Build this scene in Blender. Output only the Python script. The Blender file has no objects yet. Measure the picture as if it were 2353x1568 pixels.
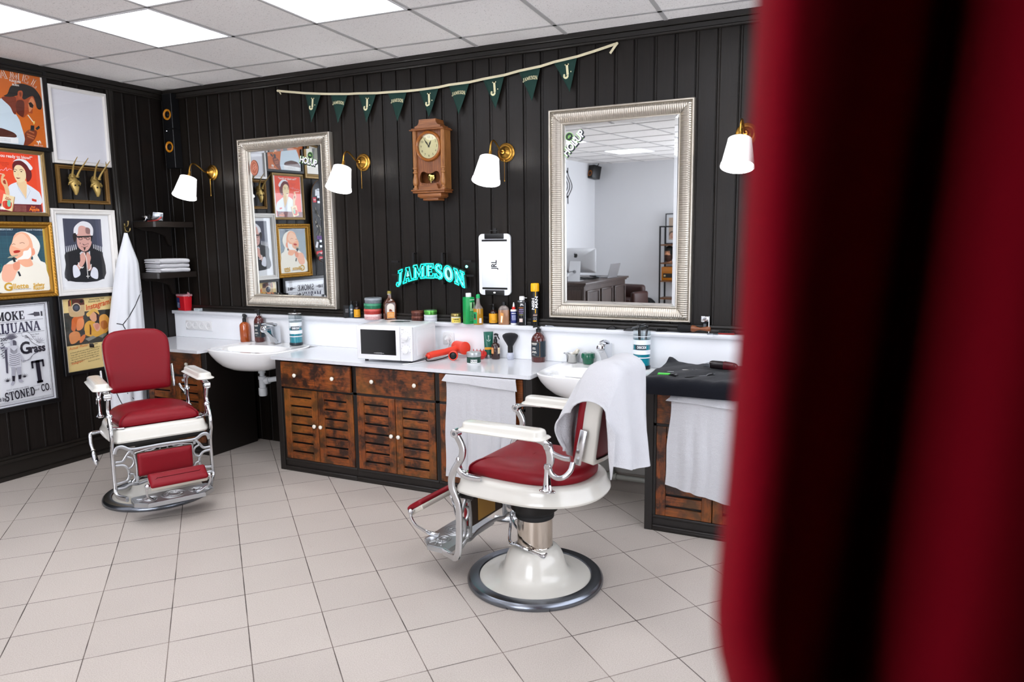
import bpy, bmesh, math, random
from mathutils import Vector, Matrix
random.seed(7)
SC = bpy.context.scene
COL = SC.collection
PI = math.pi
R = math.radians
sin, cos = math.sin, math.cos

# ------------------------------------------------------------------ camera (metres, z up, room corner at the origin)
CAM = Vector((5.153, -4.279, 1.571))
YAW, PITCH, ROLL, FPX = 0.448709, 0.137883, -0.011152, 1675.35
_f = Vector((-sin(YAW)*cos(PITCH), cos(YAW)*cos(PITCH), -sin(PITCH)))
_r0 = Vector((cos(YAW), sin(YAW), 0)); _u0 = _r0.cross(_f)
_r = _r0*cos(ROLL) + _u0*sin(ROLL); _u = -_r0*sin(ROLL) + _u0*cos(ROLL)
def ray(px, py): return _f + _r*((px-1176.5)/FPX) - _u*((py-784)/FPX)
def onx(px, py, X): d = ray(px, py); return CAM + d*((X-CAM.x)/d.x)
def ony(px, py, Y): d = ray(px, py); return CAM + d*((Y-CAM.y)/d.y)
def onz(px, py, Z): d = ray(px, py); return CAM + d*((Z-CAM.z)/d.z)

# ------------------------------------------------------------------ materials
def lin(c): return c/12.92 if c <= 0.04045 else ((c+0.055)/1.055)**2.4
def hexc(h):
    h = h.lstrip('#'); return tuple(lin(int(h[i:i+2], 16)/255) for i in (0, 2, 4)) + (1,)
_M = {}
def mat(key, col, rough=.5, metal=0, spec=.5, coat=0, emit=None, es=0, trans=0, ior=1.45, alpha=1, bump=0, bscale=200, sheen=0, cvar=0, cscale=20):
    if key in _M: return _M[key]
    m = bpy.data.materials.new(key); m.use_nodes = True
    nt = m.node_tree; b = nt.nodes['Principled BSDF']
    c = hexc(col) if isinstance(col, str) else tuple(col)+(1,)*(4-len(col))
    b.inputs['Base Color'].default_value = c
    b.inputs['Roughness'].default_value = rough
    b.inputs['Metallic'].default_value = metal
    b.inputs['Specular IOR Level'].default_value = spec
    b.inputs['Coat Weight'].default_value = coat
    b.inputs['Coat Roughness'].default_value = .08
    b.inputs['IOR'].default_value = ior
    b.inputs['Transmission Weight'].default_value = trans
    b.inputs['Alpha'].default_value = alpha
    b.inputs['Sheen Weight'].default_value = sheen
    if emit:
        b.inputs['Emission Color'].default_value = hexc(emit); b.inputs['Emission Strength'].default_value = es
    if bump or cvar:
        tc = nt.nodes.new('ShaderNodeTexCoord')
        n = nt.nodes.new('ShaderNodeTexNoise'); n.inputs['Detail'].default_value = 4
        nt.links.new(tc.outputs['Object'], n.inputs['Vector'])
        if bump:
            n.inputs['Scale'].default_value = bscale
            bp = nt.nodes.new('ShaderNodeBump'); bp.inputs['Strength'].default_value = bump; bp.inputs['Distance'].default_value = .002
            nt.links.new(n.outputs['Fac'], bp.inputs['Height']); nt.links.new(bp.outputs['Normal'], b.inputs['Normal'])
        if cvar:
            n2 = nt.nodes.new('ShaderNodeTexNoise'); n2.inputs['Scale'].default_value = cscale; n2.inputs['Detail'].default_value = 5
            nt.links.new(tc.outputs['Object'], n2.inputs['Vector'])
            mx = nt.nodes.new('ShaderNodeMix'); mx.data_type = 'RGBA'
            mx.inputs[6].default_value = tuple(x*(1-cvar) for x in c[:3])+(1,)
            mx.inputs[7].default_value = tuple(min(1, x*(1+cvar)) for x in c[:3])+(1,)
            nt.links.new(n2.outputs['Fac'], mx.inputs[0]); nt.links.new(mx.outputs[2], b.inputs['Base Color'])
    _M[key] = m
    return m
def flat(h, rough=.45): return mat('ink_'+h.lstrip('#')+('' if rough == .45 else '_%d' % int(rough*100)), h, rough)

class N:
    """tiny node-graph helper"""
    def __init__(s, key):
        s.m = bpy.data.materials.new(key); s.m.use_nodes = True; s.t = s.m.node_tree; s.b = s.t.nodes['Principled BSDF']; _M[key] = s.m
    def n(s, typ, **kw):
        o = s.t.nodes.new('ShaderNode'+typ)
        for k, v in kw.items():
            if k.startswith('i_'): o.inputs[int(k[2:]) if k[2:].isdigit() else k[2:].replace('_', ' ')].default_value = v
            else: setattr(o, k, v)
        return o
    def l(s, a, b): s.t.links.new(a, b)
    def math(s, op, a, b=None, c=None):
        o = s.n('Math', operation=op)
        for k, v in enumerate((a, b, c)):
            if v is None: continue
            if isinstance(v, (int, float)): o.inputs[k].default_value = v
            else: s.l(v, o.inputs[k])
        return o.outputs[0]
    def ramp(s, fac, stops):
        o = s.n('ValToRGB'); e = o.color_ramp.elements
        while len(e) < len(stops): e.new(.5)
        for k, (p, c) in enumerate(stops): e[k].position = p; e[k].color = hexc(c) if isinstance(c, str) else (c, c, c, 1)
        s.l(fac, o.inputs[0]); return o.outputs[0]
    def mix(s, fac, a, b, typ='MIX'):
        o = s.n('Mix', data_type='RGBA', blend_type=typ)
        for k, v in ((0, fac), (6, a), (7, b)):
            if isinstance(v, (int, float)): o.inputs[k].default_value = v
            elif isinstance(v, tuple): o.inputs[k].default_value = v
            else: s.l(v, o.inputs[k])
        return o.outputs[2]

# ------------------------------------------------------------------ mesh builder
def I4(): return Matrix.Identity(4)
def T(x=0, y=0, z=0): return Matrix.Translation((x, y, z))
def RX(a): return Matrix.Rotation(R(a), 4, 'X')
def RY(a): return Matrix.Rotation(R(a), 4, 'Y')
def RZ(a): return Matrix.Rotation(R(a), 4, 'Z')
def S(x, y=None, z=None):
    y = x if y is None else y; z = x if z is None else z
    return Matrix.Diagonal((x, y, z, 1))

class MB:
    def __init__(s, mt=None):
        s.v = []; s.f = []; s.k = []; s.s = []; s.mats = []; s.cur = 0; s.M = None
        if mt: s.use(mt)
    def use(s, mt):
        if mt not in s.mats: s.mats.append(mt)
        s.cur = s.mats.index(mt); return s
    def add(s, vs, fs, M=None, smooth=True):
        b = len(s.v)
        if s.M is not None: M = s.M @ M if M is not None else s.M
        s.v += [tuple(M @ Vector(p)) for p in vs] if M is not None else [tuple(p) for p in vs]
        for f in fs: s.f.append(tuple(b+i for i in f)); s.k.append(s.cur); s.s.append(smooth)
        return s
    def bm(s, bm, M=None, smooth=True):
        bm.verts.index_update()
        s.add([v.co.copy() for v in bm.verts], [[v.index for v in f.verts] for f in bm.faces], M, smooth); bm.free(); return s
    def box(s, x0, x1, y0, y1, z0, z1, bev=0, seg=2, M=None):
        bm = bmesh.new(); bmesh.ops.create_cube(bm, size=1)
        for v in bm.verts: v.co = Vector(((x0+x1)/2+v.co.x*(x1-x0), (y0+y1)/2+v.co.y*(y1-y0), (z0+z1)/2+v.co.z*(z1-z0)))
        if bev:
            bmesh.ops.bevel(bm, geom=bm.edges[:], offset=min(bev, .49*min(abs(x1-x0), abs(y1-y0), abs(z1-z0))), segments=seg, profile=.5, affect='EDGES')
        return s.bm(bm, M, bool(bev))
    def loft(s, rings, close=True, cap0=False, cap1=False, M=None, loop=False, smooth=True):
        n = len(rings[0]); vs = [p for r in rings for p in r]; fs = []
        m = len(rings)
        for i in range(m if loop else m-1):
            a = i*n; b = ((i+1) % m)*n
            for j in range(n if close else n-1):
                k = (j+1) % n; fs.append((a+j, a+k, b+k, b+j))
        if cap0: fs.append(tuple(range(n-1, -1, -1)))
        if cap1: fs.append(tuple((m-1)*n+j for j in range(n)))
        return s.add(vs, fs, M, smooth)
    def lathe(s, prof, n=32, M=None, cap=True, a0=0, a1=360):
        full = abs(a1-a0) >= 360; k = n if full else n+1
        rings = [[(r*cos(R(a0+(a1-a0)*j/n)), r*sin(R(a0+(a1-a0)*j/n)), z) for j in range(k)] for r, z in prof]
        c0 = cap and prof[0][0] > 1e-6 and full; c1 = cap and prof[-1][0] > 1e-6 and full
        return s.loft(rings, full, c0, c1, M)
    def cyl(s, r, z0, z1, n=24, bev=0, M=None, r1=None):
        r1 = r if r1 is None else r1
        if bev: p = [(0, z0), (r-bev, z0), (r, z0+bev), (r1, z1-bev), (r1-bev, z1), (0, z1)]
        else: p = [(r, z0), (r1, z1)]
        return s.lathe(p, n, M)
    def sphere(s, r, M=None, n=20, sx=1, sy=1, sz=1):
        p = [(r*sin(PI*i/(n//2)), -r*cos(PI*i/(n//2))) for i in range(n//2+1)]
        p[0] = (0, -r); p[-1] = (0, r)
        return s.lathe(p, n, (M or I4()) @ S(sx, sy, sz))
    def tube(s, path, r, n=10, close=False, sec=None, up=None, caps=True, M=None, smooth=True):
        P = [Vector(p) for p in path]; m = len(P); rings = []; prev = None
        for i in range(m):
            if close: t = P[(i+1) % m]-P[i-1]
            else: t = P[min(i+1, m-1)]-P[max(i-1, 0)]
            t.normalize()
            if up is not None: b = Vector(up) - t*Vector(up).dot(t)
            elif prev is None:
                b = Vector((0, 0, 1)) if abs(t.z) < .9 else Vector((1, 0, 0)); b = b - t*b.dot(t)
            else: b = prev - t*prev.dot(t)
            b.normalize(); prev = b; c = t.cross(b)
            rr = r[i] if isinstance(r, (list, tuple)) else r
            if sec: rings.append([P[i] + c*(x*rr) + b*(y*rr) for x, y in sec])
            else: rings.append([P[i] + c*(rr*cos(2*PI*j/n)) + b*(rr*sin(2*PI*j/n)) for j in range(n)])
        return s.loft(rings, True, caps and not close, caps and not close, M, close, smooth)
    def prism(s, poly, z0, z1, M=None, smooth=False):
        n = len(poly)
        vs = [(x, y, z0) for x, y in poly] + [(x, y, z1) for x, y in poly]
        fs = [tuple(range(n-1, -1, -1)), tuple(range(n, 2*n))] + [(j, (j+1) % n, n+(j+1) % n, n+j) for j in range(n)]
        return s.add(vs, fs, M, smooth)
    def face(s, pts, M=None): return s.add(pts, [tuple(range(len(pts)))], M, False)
    def grid(s, fn, nu, nv, M=None, thick=0):
        P = [[Vector(fn(i/nu, j/nv)) for j in range(nv+1)] for i in range(nu+1)]
        W = nv+1
        vs = [p for r in P for p in r]
        fs = [(i*W+j, (i+1)*W+j, (i+1)*W+j+1, i*W+j+1) for i in range(nu) for j in range(nv)]
        if not thick: return s.add(vs, fs, M)
        nrm = [Vector() for _ in vs]
        for f in fs:
            a = (vs[f[2]]-vs[f[0]]).cross(vs[f[3]]-vs[f[1]])
            if a.length > 0: a.normalize()
            for i in f: nrm[i] += a
        for a in nrm:
            if a.length > 0: a.normalize()
        K = len(vs); v2 = [v - n*thick for v, n in zip(vs, nrm)]
        f2 = [tuple(K+i for i in reversed(f)) for f in fs]
        rim = [i*W for i in range(nu+1)] + [nu*W+j for j in range(1, nv+1)] + [i*W+nv for i in range(nu-1, -1, -1)] + [j for j in range(nv-1, 0, -1)]
        f3 = [(rim[k], K+rim[k], K+rim[(k+1) % len(rim)], rim[(k+1) % len(rim)]) for k in range(len(rim))]
        f3 = [tuple(reversed(f)) for f in f3]
        return s.add(list(vs)+v2, fs+f2+f3, M)
    def text(s, txt, size, M=None, al='CENTER', bold=0, xs=1, ext=0, shear=0, sp=1, z=0):
        v, f = text_geo(txt, al, bold, shear, ext/size if ext else 0, sp)
        return s.add([(x*size*xs, y*size, w*size+z) for x, y, w in v], f, M, False)
    def build(s, name, parent=None, loc=(0, 0, 0), rot=0, sharp=35, weld=False):
        me = bpy.data.meshes.new(name); me.from_pydata(s.v, [], s.f)
        for m in s.mats: me.materials.append(m)
        me.polygons.foreach_set('material_index', s.k); me.polygons.foreach_set('use_smooth', s.s)
        me.validate(); me.update()
        bm = bmesh.new(); bm.from_mesh(me); bmesh.ops.recalc_face_normals(bm, faces=bm.faces[:]) if s.fixn else None
        if weld: bmesh.ops.remove_doubles(bm, verts=bm.verts[:], dist=1e-5)
        bm.to_mesh(me); bm.free()
        if sharp: me.set_sharp_from_angle(angle=R(sharp))
        o = bpy.data.objects.new(name, me); COL.objects.link(o)
        o.location = loc; o.rotation_euler = (0, 0, rot)
        if parent: o.parent = parent
        return o
    fixn = True
class MBF(MB):
    fixn = False

_TX = {}
def text_geo(txt, al, bold, shear, ext, sp=1):
    k = (txt, al, bold, shear, ext, sp)
    if k not in _TX:
        cu = bpy.data.curves.new('lettering', 'FONT'); cu.body = txt; cu.align_x = al; cu.align_y = 'CENTER'
        cu.offset = bold; cu.shear = shear; cu.extrude = ext; cu.resolution_u = 3; cu.space_character = sp
        ob = bpy.data.objects.new('lettering', cu); COL.objects.link(ob)
        dg = bpy.context.evaluated_depsgraph_get(); ev = ob.evaluated_get(dg); me = ev.to_mesh()
        _TX[k] = ([tuple(v.co) for v in me.vertices], [tuple(p.vertices) for p in me.polygons])
        ev.to_mesh_clear(); bpy.data.objects.remove(ob); bpy.data.curves.remove(cu)
    return _TX[k]

_WR = {}
def fine_text(txt, al='CENTER', bold=0, step=.12, ax=0):
    """lettering cut into narrow strips so that it can be wrapped round a bottle"""
    k = (txt, al, bold, step, ax)
    if k not in _WR:
        v, f = text_geo(txt, al, bold, 0, 0, 1); bm = bmesh.new(); vs = [bm.verts.new(p) for p in v]
        for q in f:
            try: bm.faces.new([vs[i] for i in q])
            except ValueError: pass
        lo = min(p[ax] for p in v); hi = max(p[ax] for p in v); x = lo+step
        while x < hi:
            co = [0, 0, 0]; no = [0, 0, 0]; co[ax] = x; no[ax] = 1
            bmesh.ops.bisect_plane(bm, geom=bm.verts[:]+bm.edges[:]+bm.faces[:], plane_co=co, plane_no=no); x += step
        bm.verts.index_update(); _WR[k] = ([tuple(q.co) for q in bm.verts], [tuple(q.index for q in g.verts) for g in bm.faces]); bm.free()
    return _WR[k]

# ------------------------------------------------------------------ scene bookkeeping
def tag(o, label=None, cat=None, group=None, kind=None):
    if label: o['label'] = label
    if cat: o['category'] = cat
    if group: o['group'] = group
    if kind: o['kind'] = kind
    return o
def thing(name, label, cat, loc=(0, 0, 0), rz=0, group=None):
    o = bpy.data.objects.new(name, None); COL.objects.link(o); o.empty_display_size = .05
    o.location = loc; o.rotation_euler = (0, 0, rz)
    return tag(o, label, cat, group)
def solo(mb, name, label, cat, loc=(0, 0, 0), rz=0, group=None, **kw): return tag(mb.build(name, None, loc, rz, **kw), label, cat, group)
def part(mb, name, parent, label=None, loc=(0, 0, 0), **kw): return tag(mb.build(name, parent, loc, **kw), label)
def struct(mb, name, **kw): return tag(mb.build(name, **kw), kind='structure')
def copy_tree(o, parent=None):
    c = o.copy(); COL.objects.link(c); c.parent = parent
    for ch in list(o.children): copy_tree(ch, c)
    return c

def smooth_path(pts, n=6, close=False):
    P = [Vector(p) for p in pts]; m = len(P); out = []
    for i in range(m if close else m-1):
        if close: a, b, c, d = P[i-1], P[i], P[(i+1) % m], P[(i+2) % m]
        else: a, b, c, d = P[max(i-1, 0)], P[i], P[i+1], P[min(i+2, m-1)]
        for k in range(n):
            t = k/n
            out.append(.5*((2*b) + (c-a)*t + (2*a-5*b+4*c-d)*t*t + (3*b-a-3*c+d)*t**3))
    if not close: out.append(P[-1])
    return out
def rrect(w, h, r, n=5, cx=0, cy=0):
    out = []
    for sx, sy, a in ((1, -1, -90), (1, 1, 0), (-1, 1, 90), (-1, -1, 180)):
        for k in range(n+1):
            t = R(a+90*k/n); out.append((cx+sx*(w/2-r)+r*cos(t), cy+sy*(h/2-r)+r*sin(t)))
    return out
def circle(r, n=24, cx=0, cy=0, ry=None): return [(cx+r*cos(2*PI*k/n), cy+(ry or r)*sin(2*PI*k/n)) for k in range(n)]

# slab-serif capitals as strokes (unit height, own widths)
def _arc(cx, cy, rx, ry, a0, a1, n=10): return [(cx+rx*cos(R(a0+(a1-a0)*k/n)), cy+ry*sin(R(a0+(a1-a0)*k/n))) for k in range(n+1)]
def _ser(x, y, w=.17): return ([(x-w, y), (x+w, y)], .09)
SLAB = {
 'A': (.80, [([(.13, .05), (.38, .97)], .11), ([(.40, .97), (.66, .05)], .2), ([(.22, .33), (.58, .33)], .08), _ser(.13, .045, .13), _ser(.66, .045, .16)]),
 'B': (.74, [([(.2, 0), (.2, 1)], .2), (_arc(.36, .74, .2, .21, -90, 90), .15), (_arc(.36, .27, .25, .225, -90, 90), .17), ([(.08, .955), (.38, .955)], .09), ([(.08, .045), (.38, .045)], .09), ([(.2, .51), (.38, .51)], .08)]),
 'C': (.76, [(_arc(.42, .5, .3, .44, 48, 312, 16), .17), ([(.66, .62), (.66, .98)], .08), ([(.66, .05), (.66, .3)], .08)]),
 'D': (.80, [([(.2, 0), (.2, 1)], .2), (_arc(.34, .5, .32, .45, -90, 90, 12), .18), ([(.06, .955), (.36, .955)], .09), ([(.06, .045), (.36, .045)], .09)]),
 'E': (.70, [([(.2, 0), (.2, 1)], .2), ([(.06, .955), (.62, .955)], .09), ([(.06, .045), (.65, .045)], .09), ([(.2, .5), (.48, .5)], .09), ([(.61, .7), (.61, 1)], .08), ([(.63, 0), (.63, .32)], .08), ([(.47, .38), (.47, .62)], .08)]),
 'G': (.82, [(_arc(.42, .5, .3, .44, 48, 330, 16), .17), ([(.66, .62), (.66, .98)], .08), ([(.68, .02), (.68, .42)], .14), ([(.5, .42), (.8, .42)], .09)]),
 'I': (.42, [([(.21, 0), (.21, 1)], .2), _ser(.21, .955), _ser(.21, .045)]),
 'J': (.56, [([(.36, .22), (.36, 1)], .19), (_arc(.2, .2, .16, .17, 0, -180, 10), .15), ([(.19, .955), (.53, .955)], .09), (_arc(.07, .24, .05, .05, 0, 360, 8), .08)]),
 'K': (.82, [([(.2, 0), (.2, 1)], .2), ([(.26, .42), (.66, .95)], .1), ([(.38, .58), (.68, .05)], .19), _ser(.2, .955), _ser(.2, .045), _ser(.66, .955, .13), _ser(.68, .045, .14)]),
 'L': (.66, [([(.2, 0), (.2, 1)], .2), _ser(.2, .955), ([(.06, .045), (.62, .045)], .09), ([(.6, 0), (.6, .34)], .09)]),
 'M': (1.0, [([(.17, 0), (.17, 1)], .12), ([(.2, .97), (.5, .1)], .17), ([(.5, .1), (.8, .97)], .1), ([(.83, 0), (.83, 1)], .2), _ser(.14, .955, .12), _ser(.17, .045, .15), _ser(.86, .955, .13), _ser(.83, .045, .16)]),
 'N': (.86, [([(.17, 0), (.17, 1)], .12), ([(.18, .96), (.68, .05)], .19), ([(.7, 0), (.7, 1)], .12), _ser(.14, .955, .13), _ser(.17, .045, .15), _ser(.7, .955, .15)]),
 'O': (.80, [(_arc(.4, .5, .31, .44, 0, 360, 20), .18)]),
 'R': (.80, [([(.2, 0), (.2, 1)], .2), (_arc(.36, .73, .22, .225, -90, 90), .16), ([(.06, .955), (.38, .955)], .09), ([(.2, .5), (.38, .5)], .08), ([(.42, .5), (.66, .05)], .18), _ser(.2, .045), _ser(.68, .045, .12)]),
 'S': (.66, [(_arc(.33, .73, .21, .22, 40, 270, 12), .16), (_arc(.33, .27, .22, .23, 90, -140, 12), .17), ([(.54, .68), (.54, .98)], .08), ([(.09, .02), (.09, .33)], .08)]),
 'T': (.76, [([(.38, 0), (.38, 1)], .2), ([(.06, .955), (.70, .955)], .09), ([(.08, .68), (.08, 1)], .09), ([(.68, .68), (.68, 1)], .09), _ser(.38, .045)]),
 'U': (.82, [([(.2, .3), (.2, 1)], .19), (_arc(.42, .3, .22, .26, 180, 360, 10), .13), ([(.64, .3), (.64, 1)], .11), _ser(.2, .955, .15), _ser(.64, .955, .14)]),
 'Y': (.80, [([(.13, .96), (.4, .48)], .18), ([(.66, .96), (.4, .48)], .1), ([(.4, 0), (.4, .5)], .19), _ser(.14, .955, .13), _ser(.66, .955, .13), _ser(.4, .045)]),
 '.': (.26, [([(.12, 0), (.12, .13)], .14)]), ' ': (.4, []), '0': (.7, [(_arc(.35, .5, .25, .44, 0, 360, 18), .16)]),
}
def slab_strokes(txt, sp=.04):
    x = 0; out = []
    for ch in txt:
        w, st = SLAB[ch]
        for pts, th in st: out.append(([(x+a, b) for a, b in pts], th))
        x += w+sp
    return out, x-sp
def stroke_quads(pts, th):
    n = len(pts); P = [Vector((a, b)) for a, b in pts]; L = []; Rr = []
    closed = n > 3 and (P[0]-P[-1]).length < 1e-6
    for i in range(n):
        if closed: t = P[(i+1) % (n-1)]-P[(i-1) % (n-1)]
        else: t = P[min(i+1, n-1)]-P[max(i-1, 0)]
        t.normalize(); q = Vector((-t.y, t.x))*(th/2); L.append(P[i]+q); Rr.append(P[i]-q)
    return [(Rr[i], Rr[i+1], L[i+1], L[i]) for i in range(n-1)]
def slab_polys(txt, size, xs=1, sp=.04, warp=None, wt=1):
    st, w = slab_strokes(txt, sp); out = []
    for pts, th in st:
        for q in stroke_quads(pts, th*wt):
            pp = [((p.x-w/2)*size*xs, (p.y-.5)*size) for p in q]
            out.append([warp(*p) for p in pp] if warp else pp)
    return out
def lerp_tab(tab, x):
    if x <= tab[0][0]: return tab[0][1]
    for (a, b), (c, d) in zip(tab, tab[1:]):
        if x <= c: return b+(d-b)*(x-a)/(c-a)
    return tab[-1][1]
# ================================================================== shared materials
CHROME = mat('chrome', '#d8dade', .07, 1)
STEEL = mat('dull_steel', '#8c9096', .3, 1)
ALU = mat('cast_aluminium', '#b9bbbd', .34, 1, bump=.1, bscale=90)
BRASS = mat('brass', '#b98a3e', .28, 1)
GOLD = mat('gilt', '#a87f35', .38, 1, bump=.3, bscale=120)
BLACK = mat('black_plastic', '#0c0c0d', .35)
RUBBER = mat('black_rubber', '#101010', .7)
ENAMEL = mat('white_enamel', '#d3d0c7', .16, coat=.3)
WHITE = mat('white_plastic', '#e6e6e6', .3)
CERAM = mat('white_ceramic', '#f0f0ef', .08, coat=.5)
QUARTZ = mat('white_worktop', '#d8dade', .12, cvar=.02, cscale=60)
VINYL = mat('red_vinyl', '#7a0616', .42, bump=.12, bscale=500, spec=.3)
VINYLD = mat('red_vinyl_worn', '#6d0d18', .42, bump=.12, bscale=500)
LEDGE_Z = 1.025; TOP_Z = .805

def board_material(key, axis, base, dark, rough=.34, pitch=.118):
    g = N(key); tc = g.n('TexCoord'); sp = g.n('SeparateXYZ'); g.l(tc.outputs['Object'], sp.inputs[0])
    idx = g.math('FLOOR', g.math('DIVIDE', sp.outputs[axis], pitch))
    wn = g.n('TexWhiteNoise', noise_dimensions='1D'); g.l(idx, wn.inputs['W'])
    mp = g.n('Mapping'); mp.inputs['Scale'].default_value = (28, 28, 1.3); g.l(tc.outputs['Object'], mp.inputs[0])
    ad = g.n('VectorMath', operation='ADD'); g.l(mp.outputs[0], ad.inputs[0])
    cb = g.n('CombineXYZ'); g.l(g.math('MULTIPLY', wn.outputs[0], 37), cb.inputs[2]); g.l(cb.outputs[0], ad.inputs[1])
    ns = g.n('TexNoise', i_Scale=1.6, i_Detail=7, i_Roughness=.62, i_Distortion=1.2); g.l(ad.outputs[0], ns.inputs['Vector'])
    m3 = g.n('Mapping'); m3.inputs['Scale'].default_value = (9, 9, 2.2); g.l(tc.outputs['Object'], m3.inputs[0])
    vo = g.n('TexVoronoi', i_Scale=1.0); g.l(m3.outputs[0], vo.inputs['Vector'])
    hs = g.n('TexWhiteNoise', noise_dimensions='3D'); g.l(vo.outputs['Position'], hs.inputs['Vector'])
    kn = g.math('MULTIPLY', g.math('LESS_THAN', vo.outputs['Distance'], .09), g.math('GREATER_THAN', hs.outputs[0], .72))
    c1 = g.ramp(ns.outputs['Fac'], [(.3, dark), (.7, base)])
    v = g.math('MULTIPLY_ADD', wn.outputs[0], .34, .8)
    hv = g.n('HueSaturation'); g.l(c1, hv.inputs['Color']); g.l(v, hv.inputs['Value'])
    c2 = g.mix(g.math('MULTIPLY', kn, .75), hv.outputs[0], hexc('#0b0908'))
    g.l(c2, g.b.inputs['Base Color'])
    rr = g.math('MULTIPLY_ADD', ns.outputs['Fac'], .22, rough-.11); g.l(rr, g.b.inputs['Roughness'])
    bp = g.n('Bump', i_Strength=.3, i_Distance=.003); g.l(ns.outputs['Fac'], bp.inputs['Height']); g.l(bp.outputs[0], g.b.inputs['Normal'])
    g.b.inputs['Specular IOR Level'].default_value = .24
    return g.m
BOARDS_X = board_material('dark_boards_x', 0, '#19140f', '#120e0b', .4)
BOARDS_Y = board_material('dark_boards_y', 1, '#1a1512', '#130f0d', .42)
TRIM = mat('dark_trim', '#17130f', .4, bump=.15, bscale=60)
CABDARK = mat('dark_cabinet_edge', '#191411', .42, bump=.12, bscale=80)

def rustic(key, axis):
    g = N(key); tc = g.n('TexCoord'); oi = g.n('ObjectInfo')
    ad = g.n('VectorMath', operation='ADD'); cb = g.n('CombineXYZ')
    for k in range(3): g.l(g.math('MULTIPLY', oi.outputs['Random'], (17, 31, 53)[k]), cb.inputs[k])
    g.l(tc.outputs['Object'], ad.inputs[0]); g.l(cb.outputs[0], ad.inputs[1])
    sc = [34, 34, 34]; sc[axis] = 3.2
    mp = g.n('Mapping'); mp.inputs['Scale'].default_value = sc; g.l(ad.outputs[0], mp.inputs[0])
    ns = g.n('TexNoise', i_Scale=2.2, i_Detail=8, i_Roughness=.68, i_Distortion=1.6); g.l(mp.outputs[0], ns.inputs['Vector'])
    n2 = g.n('TexNoise', i_Scale=13, i_Detail=4, i_Roughness=.6); g.l(ad.outputs[0], n2.inputs['Vector'])
    n3 = g.n('TexNoise', i_Scale=4.5, i_Detail=3); g.l(ad.outputs[0], n3.inputs['Vector'])
    c = g.ramp(ns.outputs['Fac'], [(.30, '#2c1408'), (.45, '#6a3312'), (.60, '#8a4717'), (.78, '#a55c20')])
    d = g.ramp(n2.outputs['Fac'], [(.44, 0.0), (.60, .93)])
    c = g.mix(d, c, hexc('#1a0d07'))
    e = g.ramp(n3.outputs['Fac'], [(.45, 0.0), (.7, .35)])
    c = g.mix(e, c, hexc('#96601f'))
    g.l(c, g.b.inputs['Base Color']); g.b.inputs['Roughness'].default_value = .36
    bp = g.n('Bump', i_Strength=.35, i_Distance=.002); g.l(ns.outputs['Fac'], bp.inputs['Height']); g.l(bp.outputs[0], g.b.inputs['Normal'])
    return g.m
WOOD_H = rustic('rustic_wood_along', 0); WOOD_V = rustic('rustic_wood_up', 2)

def grainwood(key, c0, c1, axis=2, rough=.4, sc=40):
    g = N(key); tc = g.n('TexCoord'); s3 = [sc]*3; s3[axis] = sc/14
    mp = g.n('Mapping'); mp.inputs['Scale'].default_value = s3; g.l(tc.outputs['Object'], mp.inputs[0])
    ns = g.n('TexNoise', i_Scale=2, i_Detail=6, i_Distortion=1); g.l(mp.outputs[0], ns.inputs['Vector'])
    g.l(g.ramp(ns.outputs['Fac'], [(.3, c0), (.72, c1)]), g.b.inputs['Base Color']); g.b.inputs['Roughness'].default_value = rough
    return g.m
OAK = grainwood('clock_oak', '#5e3014', '#94582c', 2, .38, 60)
OAKL = grainwood('clock_oak_light', '#7d4a20', '#b57c46', 2, .36, 70)
OAKH = grainwood('clock_oak_across', '#6b3a1a', '#a06536', 0, .36, 60)

def terry(key, col, sc=420, st=.9):
    g = N(key); tc = g.n('TexCoord')
    ns = g.n('TexNoise', i_Scale=sc, i_Detail=2); g.l(tc.outputs['Object'], ns.inputs['Vector'])
    n2 = g.n('TexNoise', i_Scale=sc/9, i_Detail=3); g.l(tc.outputs['Object'], n2.inputs['Vector'])
    h = g.math('ADD', ns.outputs['Fac'], n2.outputs['Fac'])
    bp = g.n('Bump', i_Strength=st, i_Distance=.0035); g.l(h, bp.inputs['Height']); g.l(bp.outputs[0], g.b.inputs['Normal'])
    g.b.inputs['Base Color'].default_value = hexc(col); g.b.inputs['Roughness'].default_value = .95; g.b.inputs['Sheen Weight'].default_value = .15
    g.b.inputs['Specular IOR Level'].default_value = .15
    return g.m
TERRY = terry('white_terry', '#cdcdd0'); NAVY = terry('navy_terry', '#0b0d15', 420, .5)

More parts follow.
